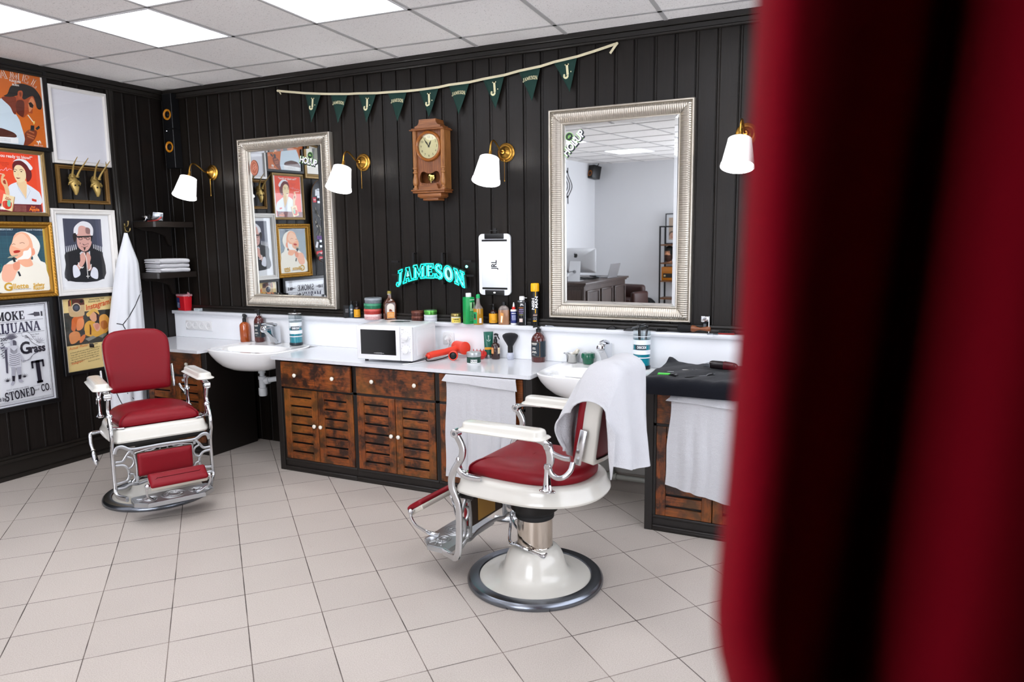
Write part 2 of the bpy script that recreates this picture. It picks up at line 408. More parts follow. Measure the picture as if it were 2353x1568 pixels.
def glassy(key, tint='#ffffff', fres=1.0, rough=0.0, base=.05):
    """thin clear sheet: lets light straight through and mirrors a little of the room"""
    m = bpy.data.materials.new(key); m.use_nodes = True; t = m.node_tree; t.nodes.remove(t.nodes['Principled BSDF'])
    out = t.nodes['Material Output']; tr = t.nodes.new('ShaderNodeBsdfTransparent'); tr.inputs[0].default_value = hexc(tint)
    gl = t.nodes.new('ShaderNodeBsdfGlossy'); gl.inputs['Roughness'].default_value = rough
    ge = t.nodes.new('ShaderNodeNewGeometry'); dp = t.nodes.new('ShaderNodeVectorMath'); dp.operation = 'DOT_PRODUCT'
    t.links.new(ge.outputs['Incoming'], dp.inputs[0]); t.links.new(ge.outputs['Normal'], dp.inputs[1])
    def mth(op, a, b):
        o = t.nodes.new('ShaderNodeMath'); o.operation = op
        for k, v in enumerate((a, b)):
            if v is None: continue
            if isinstance(v, (int, float)): o.inputs[k].default_value = v
            else: t.links.new(v, o.inputs[k])
        return o.outputs[0]
    fr = mth('ADD', mth('MULTIPLY', mth('POWER', mth('SUBTRACT', 1.0, mth('ABSOLUTE', dp.outputs['Value'], None)), 5.0), .92), .045)
    mu = t.nodes.new('ShaderNodeMath'); mu.operation = 'MULTIPLY'; mu.inputs[1].default_value = fres; t.links.new(fr, mu.inputs[0])
    mx = t.nodes.new('ShaderNodeMixShader'); t.links.new(mu.outputs[0], mx.inputs[0]); t.links.new(tr.outputs[0], mx.inputs[1]); t.links.new(gl.outputs[0], mx.inputs[2])
    t.links.new(mx.outputs[0], out.inputs[0]); _M[key] = m
    return m
PANE = glassy('picture_glass'); CLEAR = glassy('clear_glass', '#eef3f4', 1.0)
MIRROR = mat('mirror_silver', '#dfe3e4', 0, 1)

# ================================================================== floor, walls, ceiling
XR, YB, H = 5.95, -8.45, 2.784
def floor_material():
    g = N('beige_floor_tiles'); tc = g.n('TexCoord'); sp = g.n('SeparateXYZ'); g.l(tc.outputs['Object'], sp.inputs[0])
    a = R(48); t = .298
    U = g.math('ADD', g.math('MULTIPLY', sp.outputs[0], cos(a)), g.math('MULTIPLY_ADD', sp.outputs[1], sin(a), -.0206+20*t))
    V = g.math('ADD', g.math('MULTIPLY', sp.outputs[0], -sin(a)), g.math('MULTIPLY_ADD', sp.outputs[1], cos(a), .0870+30*t))
    u = g.math('DIVIDE', U, t); v = g.math('DIVIDE', V, t)
    du = g.math('ABSOLUTE', g.math('SUBTRACT', g.math('FRACT', g.math('ADD', u, .5)), .5))
    dv = g.math('ABSOLUTE', g.math('SUBTRACT', g.math('FRACT', g.math('ADD', v, .5)), .5))
    d = g.math('MULTIPLY', g.math('MINIMUM', du, dv), t)
    cb = g.n('CombineXYZ'); g.l(g.math('FLOOR', u), cb.inputs[0]); g.l(g.math('FLOOR', v), cb.inputs[1])
    wn = g.n('TexWhiteNoise', noise_dimensions='2D'); g.l(cb.outputs[0], wn.inputs['Vector'])
    wob = g.n('TexNoise', i_Scale=5.0, i_Detail=2); g.l(tc.outputs['Object'], wob.inputs['Vector'])
    wid = g.math('MULTIPLY_ADD', wob.outputs['Fac'], .0024, .0006)
    gr = g.math('LESS_THAN', d, wid)
    sm = g.n('TexNoise', i_Scale=260.0, i_Detail=3); g.l(tc.outputs['Object'], sm.inputs['Vector'])
    bg = g.n('TexNoise', i_Scale=2.2, i_Detail=6, i_Roughness=.6); g.l(tc.outputs['Object'], bg.inputs['Vector'])
    c = g.ramp(sm.outputs['Fac'], [(.35, '#aaa096'), (.5, '#b9b0a8'), (.68, '#c3bbb3')])
    hv = g.n('HueSaturation'); g.l(c, hv.inputs['Color'])
    g.l(g.math('MULTIPLY_ADD', wn.outputs[0], .07, g.math('MULTIPLY_ADD', bg.outputs['Fac'], .14, .885)), hv.inputs['Value'])
    st = g.n('TexNoise', i_Scale=9.0, i_Detail=8, i_Roughness=.75); g.l(tc.outputs['Object'], st.inputs['Vector'])
    c2 = g.mix(g.ramp(st.outputs['Fac'], [(.60, 0.0), (.78, .25)]), hv.outputs[0], hexc('#8a7b70'))
    gcol = g.ramp(wob.outputs['Fac'], [(.3, '#6d5f57'), (.62, '#3c332f')])
    g.l(g.mix(gr, c2, gcol), g.b.inputs['Base Color'])
    g.l(g.math('MULTIPLY_ADD', gr, .35, .42), g.b.inputs['Roughness'])
    hh = g.math('SUBTRACT', g.math('MULTIPLY', sm.outputs['Fac'], .12), gr)
    bp = g.n('Bump', i_Strength=.4, i_Distance=.0015); g.l(hh, bp.inputs['Height']); g.l(bp.outputs[0], g.b.inputs['Normal'])
    g.b.inputs['Specular IOR Level'].default_value = .35
    return g.m
struct(MB(floor_material()).box(-.2, XR+.2, YB-.2, .2, -.08, 0), 'floor')

CT = N('ceiling_tile'); _t = CT.n('TexCoord'); _n = CT.n('TexNoise', i_Scale=150.0, i_Detail=2); CT.l(_t.outputs['Object'], _n.inputs['Vector'])
CT.l(CT.ramp(_n.outputs['Fac'], [(.28, '#bdb9b6'), (.37, '#f2efec'), (.6, '#f6f3f0')]), CT.b.inputs['Base Color']); CT.b.inputs['Roughness'].default_value = .9
_b = CT.n('Bump', i_Strength=.3, i_Distance=.002); CT.l(_n.outputs['Fac'], _b.inputs['Height']); CT.l(_b.outputs[0], CT.b.inputs['Normal'])
struct(MB(CT.m).box(-.2, XR+.2, YB-.2, .2, H, H+.1), 'ceiling')

GA = 0.0475351; GOX, GOY = .4995, -.3723
def gridpt(i, j):
    x, y = .6*i, -.6*j
    return (GOX+cos(GA)*x-sin(GA)*y, GOY+sin(GA)*x+cos(GA)*y)
def clip(p, d):
    lo, hi = -99, 99
    for k, (a, b) in enumerate(((0.02, XR), (YB, -.02))):
        if abs(d[k]) < 1e-9: continue
        t0, t1 = sorted(((a-p[k])/d[k], (b-p[k])/d[k])); lo = max(lo, t0); hi = min(hi, t1)
    return lo, hi
RAIL = mat('ceiling_rail', '#b5b3b2', .5)
gb = MB(RAIL)
for k in range(-14, 16):
    for (p, d) in ((gridpt(k, 0), (-sin(GA), cos(GA))), (gridpt(0, k), (cos(GA), sin(GA)))):
        lo, hi = clip(p, d)
        if hi-lo < .05: continue
        a = math.atan2(d[1], d[0])
        gb.box(lo, hi, -.012, .012, -.004, .001, M=T(p[0], p[1], H) @ Matrix.Rotation(a, 4, 'Z'))
struct(gb, 'ceiling_grid')

# boarded walls: real tongue-and-groove profile
def boarded(name, mt, length, z0, z1, pitch, place, gap=.009, deep=.007):
    prof = []; x = 0
    while x < length:
        x1 = min(x+pitch, length)
        prof += [(x+gap*.35, -deep), (x+gap, 0), (x+pitch*.0+gap*1.9, 0), (x+gap*2.2, -deep*.3), (x+gap*2.5, 0), (x1-.001, 0), (x1, -deep)]
        x = x1
    m = MB(mt); m.loft([[place(a, b, z0) for a, b in prof], [place(a, b, z1) for a, b in prof]], close=False, smooth=False)
    return m
wb = boarded('wall_back', BOARDS_X, XR, 0, H, .118, lambda a, b, z: (a, -b, z))
wb.use(TRIM).box(-.15, XR+.15, .008, .12, 0, H)
struct(wb, 'wall_back', sharp=20)
wl = boarded('wall_left', BOARDS_Y, 3.0, 0, H, .118, lambda a, b, z: (b, -a, z))
wl.use(TRIM).box(-.12, -.008, -3.0, .12, 0, H)
struct(wl, 'wall_left', sharp=20)
PAINT = mat('white_wall_paint', '#e6e6e8', .75, bump=.15, bscale=90)
struct(MB(PAINT).box(-.17, -.05, YB-.1, -3.0, 0, H), 'wall_left_white')
m = MB(BOARDS_Y)
for q in ((YB-.1, -8.2, 0, H), (-8.2, -5.2, 0, .5), (-8.2, -5.2, 2.5, H), (-5.2, -3.6, 0, H), (-3.6, -.5, 0, .5), (-3.6, -.5, 2.5, H), (-.5, .1, 0, H)): m.box(XR, XR+.12, *q)
struct(m, 'wall_right')
FILLS = [mat('fill_light_pane_%s' % k, '#ffffff', .5, emit='#eef3ff', es=e) for k, e in (('weaker', 2.2), ('side', 6))]  # glowing panes of unseen side windows, added to brighten the room
FILL = mat('fill_light_pane', '#ffffff', .5, emit='#eef3ff', es=6)  # glowing pane of the added front window, a fill light
for k, (a, b) in enumerate(((-3.6, -.5), (-8.2, -5.2))):
    m = MB(FILLS[k]); m.box(XR+.05, XR+.06, a, b, .5, 2.5); m.use(WHITE)
    for yy in (a, (a+b)/2-.03, b-.06): m.box(XR+.01, XR+.049, yy, yy+.06, .5, 2.5)
    for zz in (.5, 2.44): m.box(XR+.01, XR+.049, a+.06, b-.06, zz, zz+.06)
    struct(m, 'window_%d' % (k+2))  # windows added out of view as fill lights
m = MB(PAINT)
for q in ((-.17, 2.7, 0, H), (2.7, 5.6, 0, .3), (2.7, 5.6, 2.5, H), (5.6, XR+.1, 0, H)): m.box(q[0], q[1], YB-.12, YB, q[2], q[3])
struct(m, 'wall_front')
m = MB(FILL); m.box(2.7, 5.6, YB-.06, YB-.05, .3, 2.5); m.use(WHITE)
for xx in (2.7, 3.64, 4.6, 5.54): m.box(xx, xx+.06, YB-.049, YB-.01, .3, 2.5)
for zz in (.3, 2.44): m.box(2.76, 5.54, YB-.049, YB-.01, zz, zz+.06)
struct(m, 'window_4')  # unseen front window added as a fill light
struct(MB(TRIM).box(4.7, XR, -5.0, -4.9, 0, H), 'added_shade_partition')  # unseen partition added to keep the curtain's near side dark

# trims
m = MB(TRIM)
for (d, za, zb) in ((.032, 2.752, H), (.022, 2.72, 2.752), (.03, 2.708, 2.722)): m.box(0, XR, -d, .004, za, zb, .004, 1)
struct(m, 'trim_1')
m = MB(TRIM)
for (d, za, zb) in ((.032, 2.752, H), (.022, 2.72, 2.752), (.03, 2.708, 2.722)): m.box(-.004, d, -3.0, 0, za, zb, .004, 1)
struct(m, 'trim_2')
m = MB(TRIM)
m.box(-.004, .026, -.52, -.46, 0, 2.71, .006, 2); m.box(-.004, .034, -.503, -.477, 0, 2.71, .006, 2)
struct(m, 'trim_3')
m = MB(TRIM)
m.box(-.004, .028, -3.0, -.6, 0, .125, .004, 2); m.box(-.004, .036, -3.0, -.6, .118, .14, .006, 2); m.box(-.004, .024, -3.0, -.6, .138, .158, .006, 2); m.box(-.004, .04, -3.0, -.6, 0, .03, .006, 2)
struct(m, 'baseboard_left')
m = MB(TRIM)   # moulding along the wall just above the ledge
m.box(0, XR, -.03, .004, LEDGE_Z, LEDGE_Z+.025, .006, 2); m.box(0, XR, -.02, .004, LEDGE_Z+.024, LEDGE_Z+.045, .006, 2)
struct(m, 'trim_4')
m = MB(mat('grey_plinth', '#8d8a86', .7)).box(3.4, 4.3, -.012, .004, 0, .78); m.use(mat('grey_skirting', '#7b736c', .6)).box(3.4, 4.3, -.022, .004, 0, .12)
struct(m, 'baseboard_back')

# ================================================================== ceiling lights
LED = mat('led_panel', '#ffffff', .5, emit='#f6f8ff', es=5)
LFR = mat('led_panel_frame', '#e8e8ea', .4)
def ceiling_light(i, j, label):
    x, y = gridpt(i+.5, j+.5)
    t = thing('ceiling_light', label, 'light', (x, y, H), GA, 'square light panels in the ceiling')
    m = MB(LFR)
    for a, b, c, d in ((-.294, .294, -.294, -.280), (-.294, .294, .280, .294), (-.294, -.280, -.280, .280), (.280, .294, -.280, .280)): m.box(a, b, c, d, -.006, .0)
    part(m, 'frame', t)
    part(MB(LED).box(-.281, .281, -.281, .281, -.0045, -.0005), 'diffuser', t)
ceiling_light(1, 1, 'whole square ceiling light panel nearest the framed posters')
ceiling_light(0, 2, 'ceiling light panel cut by the left edge of the photo')
ceiling_light(3, 1, 'large bright ceiling panel above the bunting, cut by the top edge of the photo')
ceiling_light(2, 2, 'ceiling light sliver at the top edge between two larger panels')
ceiling_light(.36, 10, 'farther square ceiling light reflected in the wide mirror')
ceiling_light(0, 7, 'ceiling light reflected behind the sticker on the wide mirror')
ceiling_light(2, 4, 'ceiling light seen as a thin strip along the top of the wide mirror')
for i, j in ((5, 2), (6, 1), (1, 3), (0, 4), (3, 3), (4, 5), (5, 8)): ceiling_light(i, j, 'added unseen ceiling light panel that brightens the room')  # extra unseen panels added to raise the brightness
# ================================================================== worktop, splashback, cabinets, sinks
SPL = -.05
m = MB(QUARTZ)
outl = [(.004, -.052), (.004, -.20), (.195, -.50), (.195, -.59), (.862, -.59), (.872, -.575), (.872, -.074), (1.537, -.074), (1.535, -.568), (1.548, -.575), (3.468, -.575), (3.478, -.565), (3.478, -.074), (4.138, -.074), (4.135, -.565), (4.145, -.575), (5.6, -.575), (5.6, -.052)]
m.prism(outl, TOP_Z-.022, TOP_Z)
solo(m, 'worktop', 'long glossy white worktop running along the boarded wall, notched for both sinks', 'worktop')
t = thing('splashback', 'white splashback with ledge running above the worktop', 'splashback', (2.8, SPL, TOP_Z))
part(MB(mat('white_splash', '#f6f8fb', .15)).box(-2.796, 2.8, 0, .046, .0005, .192), 'panel', t)
part(MB(QUARTZ).box(-2.796, 2.8, -.026, .046, .193, LEDGE_Z-TOP_Z, .003, 2), 'ledge', t)

KNOB = mat('cream_knob', '#e6e0d3', .22, coat=.4); KBASE = mat('knob_brass_base', '#8a7a5c', .3, 1)
def knob_part(parent, x, y, z):
    m = MB(KNOB); M = T(x, y, z) @ RX(90)
    m.lathe([(0, .024), (.0075, .0235), (.0125, .0205), (.0138, .0165), (.0125, .0125), (.008, .0105), (.007, .004)], 20, M, cap=False)
    m.use(KBASE).lathe([(.007, .004), (.0095, .003), (.0098, 0)], 16, M)
    return part(m, 'knob', parent, 'cream round knob')
def drawer_part(root, x0, x1, z0, z1, dy, kx):
    m = MB(WOOD_H); m.box(x0, x1, -.02+dy, dy, z0, z1, .002, 1)
    xm = (x0+x1)/2; m.use(CABDARK).box(xm-.001, xm+.001, -.0203+dy, -.019+dy, z0+.003, z1-.003)
    m.use(CABDARK).box(x0+.015, x1-.015, dy, .2+dy, z0+.02, z1-.02)
    d = part(m, 'drawer', root)
    for k in kx: knob_part(d, k, -.02+dy, (z0+z1)/2)
def door_part(root, x0, x1, z0, z1, kx, kz=.34):
    m = MB(WOOD_V); sw = .052
    m.box(x0, x0+sw, -.02, 0, z0, z1, .002, 1); m.box(x1-sw, x1, -.02, 0, z0, z1, .002, 1)
    m.use(WOOD_H).box(x0+sw, x1-sw, -.018, 0, z0, .137, .0015, 1); m.box(x0+sw, x1-sw, -.018, 0, .532, z1, .0015, 1)
    a, b = .1505, .519; n = 6; p = (b-a+.0135)/n
    for k in range(n):
        za = a+k*p; m.box(x0+sw, x1-sw, -.017, -.004, za, za+p-.0135, .002, 1)
    m.use(BLACK).box(x0+sw, x1-sw, .0005, .004, z0+.01, z1-.01)
    d = part(m, 'door', root)
    knob_part(d, kx, -.02, kz)
def plinth(m, x0, x1):
    m.use(CABDARK).box(x0, x1, -.012, .01, 0, .088)
    m.box(x0, x1, -.022, -.01, 0, .022, .003, 2); m.box(x0, x1, -.028, -.01, .02, .034, .006, 3); m.box(x0, x1, -.02, -.01, .07, .088, .006, 3)
def unit(x0, w, label, y=-.515, endl=False, endr=False, dy=0., drawer_knobs=True, depth=None):
    t = thing('vanity_cabinet', label, 'cabinet', (x0, y, 0), 0, 'rustic cabinets under the worktop')
    D = depth or (-SPL*-1 - y - .004)
    D = abs(y)-.056
    m = MB(CABDARK)
    m.box(0, .014, 0, D, .0, .78); m.box(w-.014, w, 0, D, 0, .78); m.box(0, w, D-.01, D, .05, .78); m.box(.014, w-.014, .02, D, .06, .085)
    m.box(0, w, -.012, .02, .771, .782); m.box(.0, w, -.014, .02, .582, .5965)
    m.box(0, .014, -.014, .02, .088, .771); m.box(w-.014, w, -.014, .02, .088, .771)
    plinth(m, 0, w)
    if endl: m.box(-.044, -.0005, -.022, D, 0, .782, .002, 1)
    if endr: m.box(w+.0005, w+.044, -.022, D, 0, .782, .002, 1)
    part(m, 'carcass', t)
    drawer_part(t, .017, w-.017, .5975, .7695, dy-.001, (w*.24, w*.755))
    h = w/2
    door_part(t, .017, h-.002, .09, .581, h-.026)
    door_part(t, h+.002, w-.017, .09, .581, h+.028)
    return t
unit(1.59, .618, 'rustic louvred cabinet right of the left sink, top drawer slightly out', endl=True, dy=-.018)
unit(2.209, .627, 'rustic louvred cabinet below the microwave and the orange hairdryer')
unit(2.837, .594, 'rustic louvred cabinet mostly hidden by the hanging white towel', endr=True)
unit(4.187, .63, 'rustic louvred cabinet at right under the navy towel', y=-.525, endl=True)
unit(.20, .612, 'rustic louvred cabinet in the corner behind the left barber chair', y=-.488, endr=True)
unit(4.82, .63, 'rustic louvred cabinet hidden by the red curtain', y=-.525)

# ---- sinks
def sup(a, b, n, k, N=48): # superellipse point
    t = 2*PI*k/N; c, s_ = cos(t), sin(t)
    return (a*math.copysign(abs(c)**(2/n), c), b*math.copysign(abs(s_)**(2/n), s_))
PIPE = mat('grey_white_pipe', '#c9ccce', .35)
def make_sink(x, label):
    t = thing('wall_mounted_washbasin', label, 'sink', (x, -.33, TOP_Z), 0, 'white washbasins set into the worktop')
    m = MB(CERAM); rings = []
    def ring(a, b, n, z, cy=0, fr=0): # fr: push the front out
        out = []
        for k in range(64):
            px, py = sup(a, b, n, k, 64)
            if py < 0: py *= 1+fr
            out.append((px, py+cy, z))
        return out
    # under side up to the rim, then into the bowl
    rings.append(ring(.10, .07, 2, -.138, -.08))
    rings.append(ring(.19, .14, 2.2, -.132, -.06))
    rings.append(ring(.255, .19, 2.4, -.108, -.04, .02))
    rings.append(ring(.30, .225, 2.7, -.075, -.02, .03))
    rings.append(ring(.323, .245, 3.2, -.04, -.005, .05))
    rings.append(ring(.3275, .252, 4.0, -.008, 0, .06))
    rings.append(ring(.3265, .252, 4.4, .006, 0, .06))
    rings.append(ring(.321, .247, 4.2, .0105, 0, .055))
    rings.append(ring(.31, .235, 4.0, .0085, 0, .05))
    rings.append(ring(.275, .158, 2.4, .006, -.052))
    rings.append(ring(.262, .148, 2.3, -.004, -.052))
    rings.append(ring(.225, .125, 2.2, -.06, -.052))
    rings.append(ring(.15, .085, 2, -.098, -.05))
    rings.append(ring(.03, .025, 2, -.108, -.045))
    m.loft(rings, True, True, True)
    part(m, 'bowl', t)
    m = MB(CHROME); m.lathe([(0, .002), (.02, .002), (.024, 0), (.024, -.006)], 20, T(0, -.045, -.104)); part(m, 'drain', t, 'chrome drain')
    m = MB(PIPE); M = T(.03, -.02, 0)
    m.lathe([(.019, -.135), (.019, -.155), (.027, -.157), (.027, -.175), (.018, -.177), (.018, -.198), (.029, -.2), (.029, -.222), (.025, -.224), (.025, -.285), (.031, -.287), (.031, -.335), (.026, -.345), (0, -.347)], 20, M)
    m.tube([(.03, -.02, -.235), (.075, -.01, -.228), (.14, 0, -.215), (.30, .03, -.205)], .019, 14); m.tube([(.055, -.014, -.233), (.085, -.008, -.227)], .027, 12)
    part(m, 'drain_trap', t, 'pale plastic drain trap')
    return t
make_sink(1.2045, 'left white washbasin, between the corner cabinet and the long cabinet row')
make_sink(3.807, 'white washbasin behind the nearer barber chair, below the wide mirror')
def make_tap(x, y, label):
    t = thing('basin_tap', label, 'tap', (x, y, TOP_Z+.0112), 0, 'chrome taps')
    m = MB(CHROME); m.box(-.029, .029, -.034, .032, 0, .006, .003, 2)
    YZ = Matrix(((0, 0, 1, 0), (1, 0, 0, 0), (0, 1, 0, 0), (0, 0, 0, 1)))
    pr = [(-.030, .006), (.026, .006), (.028, .02), (.028, .122), (.02, .134), (-.02, .132), (-.10, .142), (-.118, .138), (-.118, .112), (-.10, .094), (-.05, .048)]
    m.loft([[(x_, y_*(1-k_), z_) for y_, z_ in pr] for x_, k_ in ((-.0225, .06), (-.0205, .0), (.0205, .0), (.0225, .06))], True, True, True)
    part(m, 'body', t)
    m = MB(CHROME); m.lathe([(0, -.012), (.018, -.012), (.0265, -.004), (.0275, .01), (.024, .02), (.012, .027), (0, .028)], 28, T(0, -.112, .121) @ RX(90)); part(m, 'spout', t)
    m = MB(CHROME); m.tube([(0, .01, .137), (0, -.03, .15), (0, -.08, .158), (0, -.135, .158)], [.012, .010, .007, .004], 12); part(m, 'lever', t)
    return t
make_tap(1.175, -.13, 'chrome mixer tap on the left washbasin')
make_tap(3.79, -.13, 'chrome mixer tap on the washbasin below the wide mirror')
t = thing('wall_pipe', 'grey water pipe running low on the wall under the right sink', 'pipe', (3.75, -.05, .1))
m = MB(mat('painted_pipe', '#8f9089', .5)); m.tube([(-.25, 0, 0), (.36, 0, 0)], .016, 12); m.tube([(.05, 0, 0), (.05, 0, .5)], .013, 12)
m.tube([(.02, 0, 0), (.08, 0, 0)], .022, 12); m.tube([(.05, 0, -.005), (.05, 0, .03)], .02, 12)
part(m, 'run', t)

# ---- sockets
def socket_strip(x0, x1, z0, z1, n, label):
    t = thing('power_socket', label, 'socket', ((x0+x1)/2, SPL, (z0+z1)/2)); w = x1-x0; h = z1-z0
    m = MB(WHITE); m.box(-w/2, w/2, -.009, -.0005, -h/2, h/2, .004, 2); part(m, 'plate', t)
    for k in range(n):
        cx = -w/2+w*(k+.5)/n; rr = min(h*.36, w/n*.4); m = MB(WHITE); M = T(cx, -.009, 0) @ RX(90)
        m.lathe([(rr+.003, 0.0005), (rr+.003, .003), (rr, .0035), (rr-.002, .001), (0, .001)], 24, M, cap=False)
        m.use(mat('socket_hole', '#3a3a3a', .6))
        for sx in (-.3, .3): m.lathe([(0, 0), (.0022, 0), (.0022, -.0012)], 10, T(cx+sx*rr, -.0105, 0) @ RX(90), cap=False)
        m.use(CHROME).lathe([(0, .006), (.0018, .006), (.0018, .0)], 10, T(cx, -.009, rr*.45) @ RX(90))
        part(m, 'outlet', t)
    return t
socket_strip(.137, .432, .868, .946, 4, 'white strip of four wall sockets on the left splashback')
socket_strip(2.60, 2.685, .872, .955, 1, 'white wall socket behind the microwave with the plug in it')

# ================================================================== mirrors
FRAME = mat('champagne_silver', '#bab3a7', .3, .85, bump=.05, bscale=60)
def frame_profile():
    # (inset from outer edge, height off the wall, rib amount)
    return [(0, .002, 0), (0, .043, 0), (.003, .0455, 0), (.010, .0455, 0), (.012, .043, 0), (.0125, .0405, .5), (.018, .048, 1), (.026, .0545, 1), (.031, .056, 1), (.040, .0555, 1), (.052, .052, 1), (.064, .0455, 1), (.074, .037, 1), (.079, .034, .6), (.080, .037, 0), (.084, .0385, 0), (.089, .0375, 0), (.093, .030, 0), (.094, .004, 0)]
def ribbed_frame(W, Hh, pitch=.0127, amp=.0032):
    m = MBF(FRAME); pr = frame_profile()
    for (L, other, rot) in ((W, Hh, 0), (Hh, W, 90), (W, Hh, 180), (Hh, W, 270)):
        n = int(round(L/pitch))*6; rows = []
        for k in range(n+1):
            s0 = -L/2+L*k/n; rib = abs(cos(PI*(s0+L/2)/pitch)); col = []
            for u, hgt, am in pr:
                lim = L/2-u; s = max(-lim, min(lim, s0))
                d = hgt - amp*am*(1-math.sqrt(max(0, 1-rib**2)) if False else rib**2.2)
                col.append((s, -d, -other/2+u))
            rows.append(col)
        m.loft(rows, close=False, M=RY(rot))
    return m
def hol_up(m, M):
    """HOL' UP sticker, unit width about 1 (x) by .45"""
    INK = flat('#1b1f2b'); LG = flat('#8fd06a'); WH = flat('#f4f4f6')
    m.M = M
    z = 0
    def slab(poly, zz): m.face([(x, y, zz) for x, y in poly])
    m.use(LG); m.text("HOL'UP", .40, T(0, -.02, .0), bold=.105, xs=.82, sp=.92)
    m.face([(x, y, .0) for x, y in circle(.155, 24, .06, .30)])
    m.use(INK); m.text("HOL'UP", .40, T(.012, -.035, .003), bold=.075, xs=.82, sp=.92)
    m.face([(x, y, .003) for x, y in circle(.135, 24, .06, .30)])
    m.use(LG)
    for a in (0, 38, -38, 76, -76, 115, -115):
        L = .11 if abs(a) < 90 else .07; t = R(90+a); q = R(a+90+14); q2 = R(a+90-14)
        m.face([(.06, .28, .006), (.06+L*.55*cos(q2), .28+L*.55*sin(q2), .006), (.06+L*cos(t), .28+L*sin(t), .006), (.06+L*.55*cos(q), .28+L*.55*sin(q), .006)])
    m.use(WH); m.text("HOL'UP", .40, T(0, 0, .006), bold=.03, xs=.82, sp=.92)
    m.M = None
def glass_M(): # the glass sits slightly turned in its frame
    return Matrix.Rotation(R(-2.3), 4, 'Z') @ Matrix.Rotation(R(.45), 4, 'X')
def make_mirror(x, z, label, W=.884, Hh=1.266):
    t = thing('wall_mirror', label, 'mirror', (x, 0, z), 0, 'silver framed mirrors')
    part(ribbed_frame(W, Hh), 'frame', t, 'ribbed champagne silver frame', sharp=55)
    gw, gh = W/2-.088, Hh/2-.088
    m = MB(MIRROR); M = T(0, -.028, 0) @ glass_M()
    m.use(mat('mirror_back', '#3a3a3a', .6)).box(-gw, gw, .0018, .005, -gh, gh, M=M)
    g = part(m, 'backing', t)
    m = MBF(MIRROR); b = .020; dp = .0013
    o4 = [(-gw, dp, -gh), (gw, dp, -gh), (gw, dp, gh), (-gw, dp, gh)]; i4 = [(-gw+b, 0, -gh+b), (gw-b, 0, -gh+b), (gw-b, 0, gh-b), (-gw+b, 0, gh-b)]
    m.add(o4+i4, [(4, 5, 6, 7)]+[(k, (k+1) % 4, 4+(k+1) % 4, 4+k) for k in range(4)], M, False)
    part(m, 'glass', t, 'bevelled mirror glass', sharp=0)
    return t, M
mir1, GM1 = make_mirror(1.2495, 1.714, 'narrower-looking silver framed mirror above the left sink, reflecting the posters')
mir2, GM2 = make_mirror(3.8175, 1.716, 'large silver framed mirror at right, reflecting a desk and white wall')
m = MBF(); hol_up(m, GM1 @ T(.245, -.002, .435) @ RX(90) @ RZ(-14) @ S(.155, .155, .155*.3)); part(m, 'sticker', mir1, 'HOL UP sticker with green leaf', sharp=0)
m = MBF(flat('#b5694f')); M = GM1 @ T(-.30, -.002, .42) @ RX(90)
m.face([(x, y, 0) for x, y in circle(.042, 28, ry=.058)], M); m.use(flat('#e0a08a'))
for r0 in (.033,): m.tube([(x, y, .0003) for x, y in circle(r0, 28, ry=.047)], .0022, 6, True, M=M)
m.tube([(x, y, .0003) for x, y in [(-.02, -.02), (-.005, .02), (.012, .025), (.02, .0), (.005, -.02), (-.01, -.005), (.012, .01)]], .0025, 6, M=M)
part(m, 'sticker', mir1, 'round salmon sticker', sharp=0)
m = MBF(); hol_up(m, GM2 @ T(-.285, -.002, .43) @ RX(90) @ RZ(46) @ S(.165, .165, .165*.3)); part(m, 'sticker', mir2, 'HOL UP sticker with green leaf, tilted', sharp=0)

# ================================================================== wall lamps
SHADE = mat('lamp_shade', '#f2f0ec', .8, emit='#fbfbff', es=.8); SHADE_IN = mat('lamp_shade_inside', '#ffffff', .8, emit='#fbfdff', es=9)
BULB = mat('lamp_bulb', '#ffffff', .5, emit='#fbfcff', es=60)
def make_lamp(x, label, z=2.121):
    t = thing('wall_lamp', label, 'lamp', (x, 0, z), 0, 'brass wall lamps with white shades')
    m = MB(BRASS); m.lathe([(.0, .001), (.058, .001), (.060, .006), (.057, .010), (.050, .013), (.047, .019), (.038, .023), (.034, .031), (.022, .038), (.015, .048), (.012, .056), (0, .058)], 36, RX(90)); part(m, 'wall_plate', t)
    top = Vector((0, -.236, -.055)); bot = Vector((0, -.287, -.198)); ax = (bot-top).normalized()
    m = MB(BRASS); m.tube(smooth_path([(0, -.05, 0), (0, -.085, .004), (0, -.13, .034), (0, -.175, .055), (0, -.208, .040), (0, -.222, .0), (0, -.228, -.03)], 6), .0055, 10)
    m.tube([top-ax*.045, top-ax*.02], [.009, .011], 14); m.tube([top-ax*.02, top+ax*.012], [.015, .015], 16); m.tube([top-ax*.05, top-ax*.042], [.0085, .0085], 12)
    part(m, 'arm', t)
    q = Vector((0, 0, 1)).rotation_difference(-ax).to_matrix().to_4x4(); M = Matrix.Translation(top) @ q
    L = (bot-top).length
    m = MBF(SHADE); m.lathe([(.0555, 0), (.0605, -.001), (.0615, -.012), (.0825, -L+.017), (.0855, -L+.015), (.088, -L+.001), (.0868, -L-.0005)], 48, M, cap=False)
    m.use(SHADE_IN).lathe([(.0868, -L-.0005), (.0845, -L+.002), (.0585, -.003), (.0555, 0)], 48, M, cap=False)
    part(m, 'lamp_shade', t, 'glowing white fabric shade')
    m = MB(BULB); m.sphere(.024, M @ T(0, 0, -.075), 16); part(m, 'bulb', t)
    m = MB(BRASS); m.tube([(0, -.03, -.052), (0, -.031, -.17)], .0016, 6); m.lathe([(0, .012), (.004, .009), (.003, 0), (0, 0)], 10, T(0, -.031, -.182)); m.sphere(.006, T(0, -.029, -.054), 10)
    part(m, 'pull_chain', t)
    return t
make_lamp(.492, 'brass wall lamp with lit white shade nearest the corner shelves')
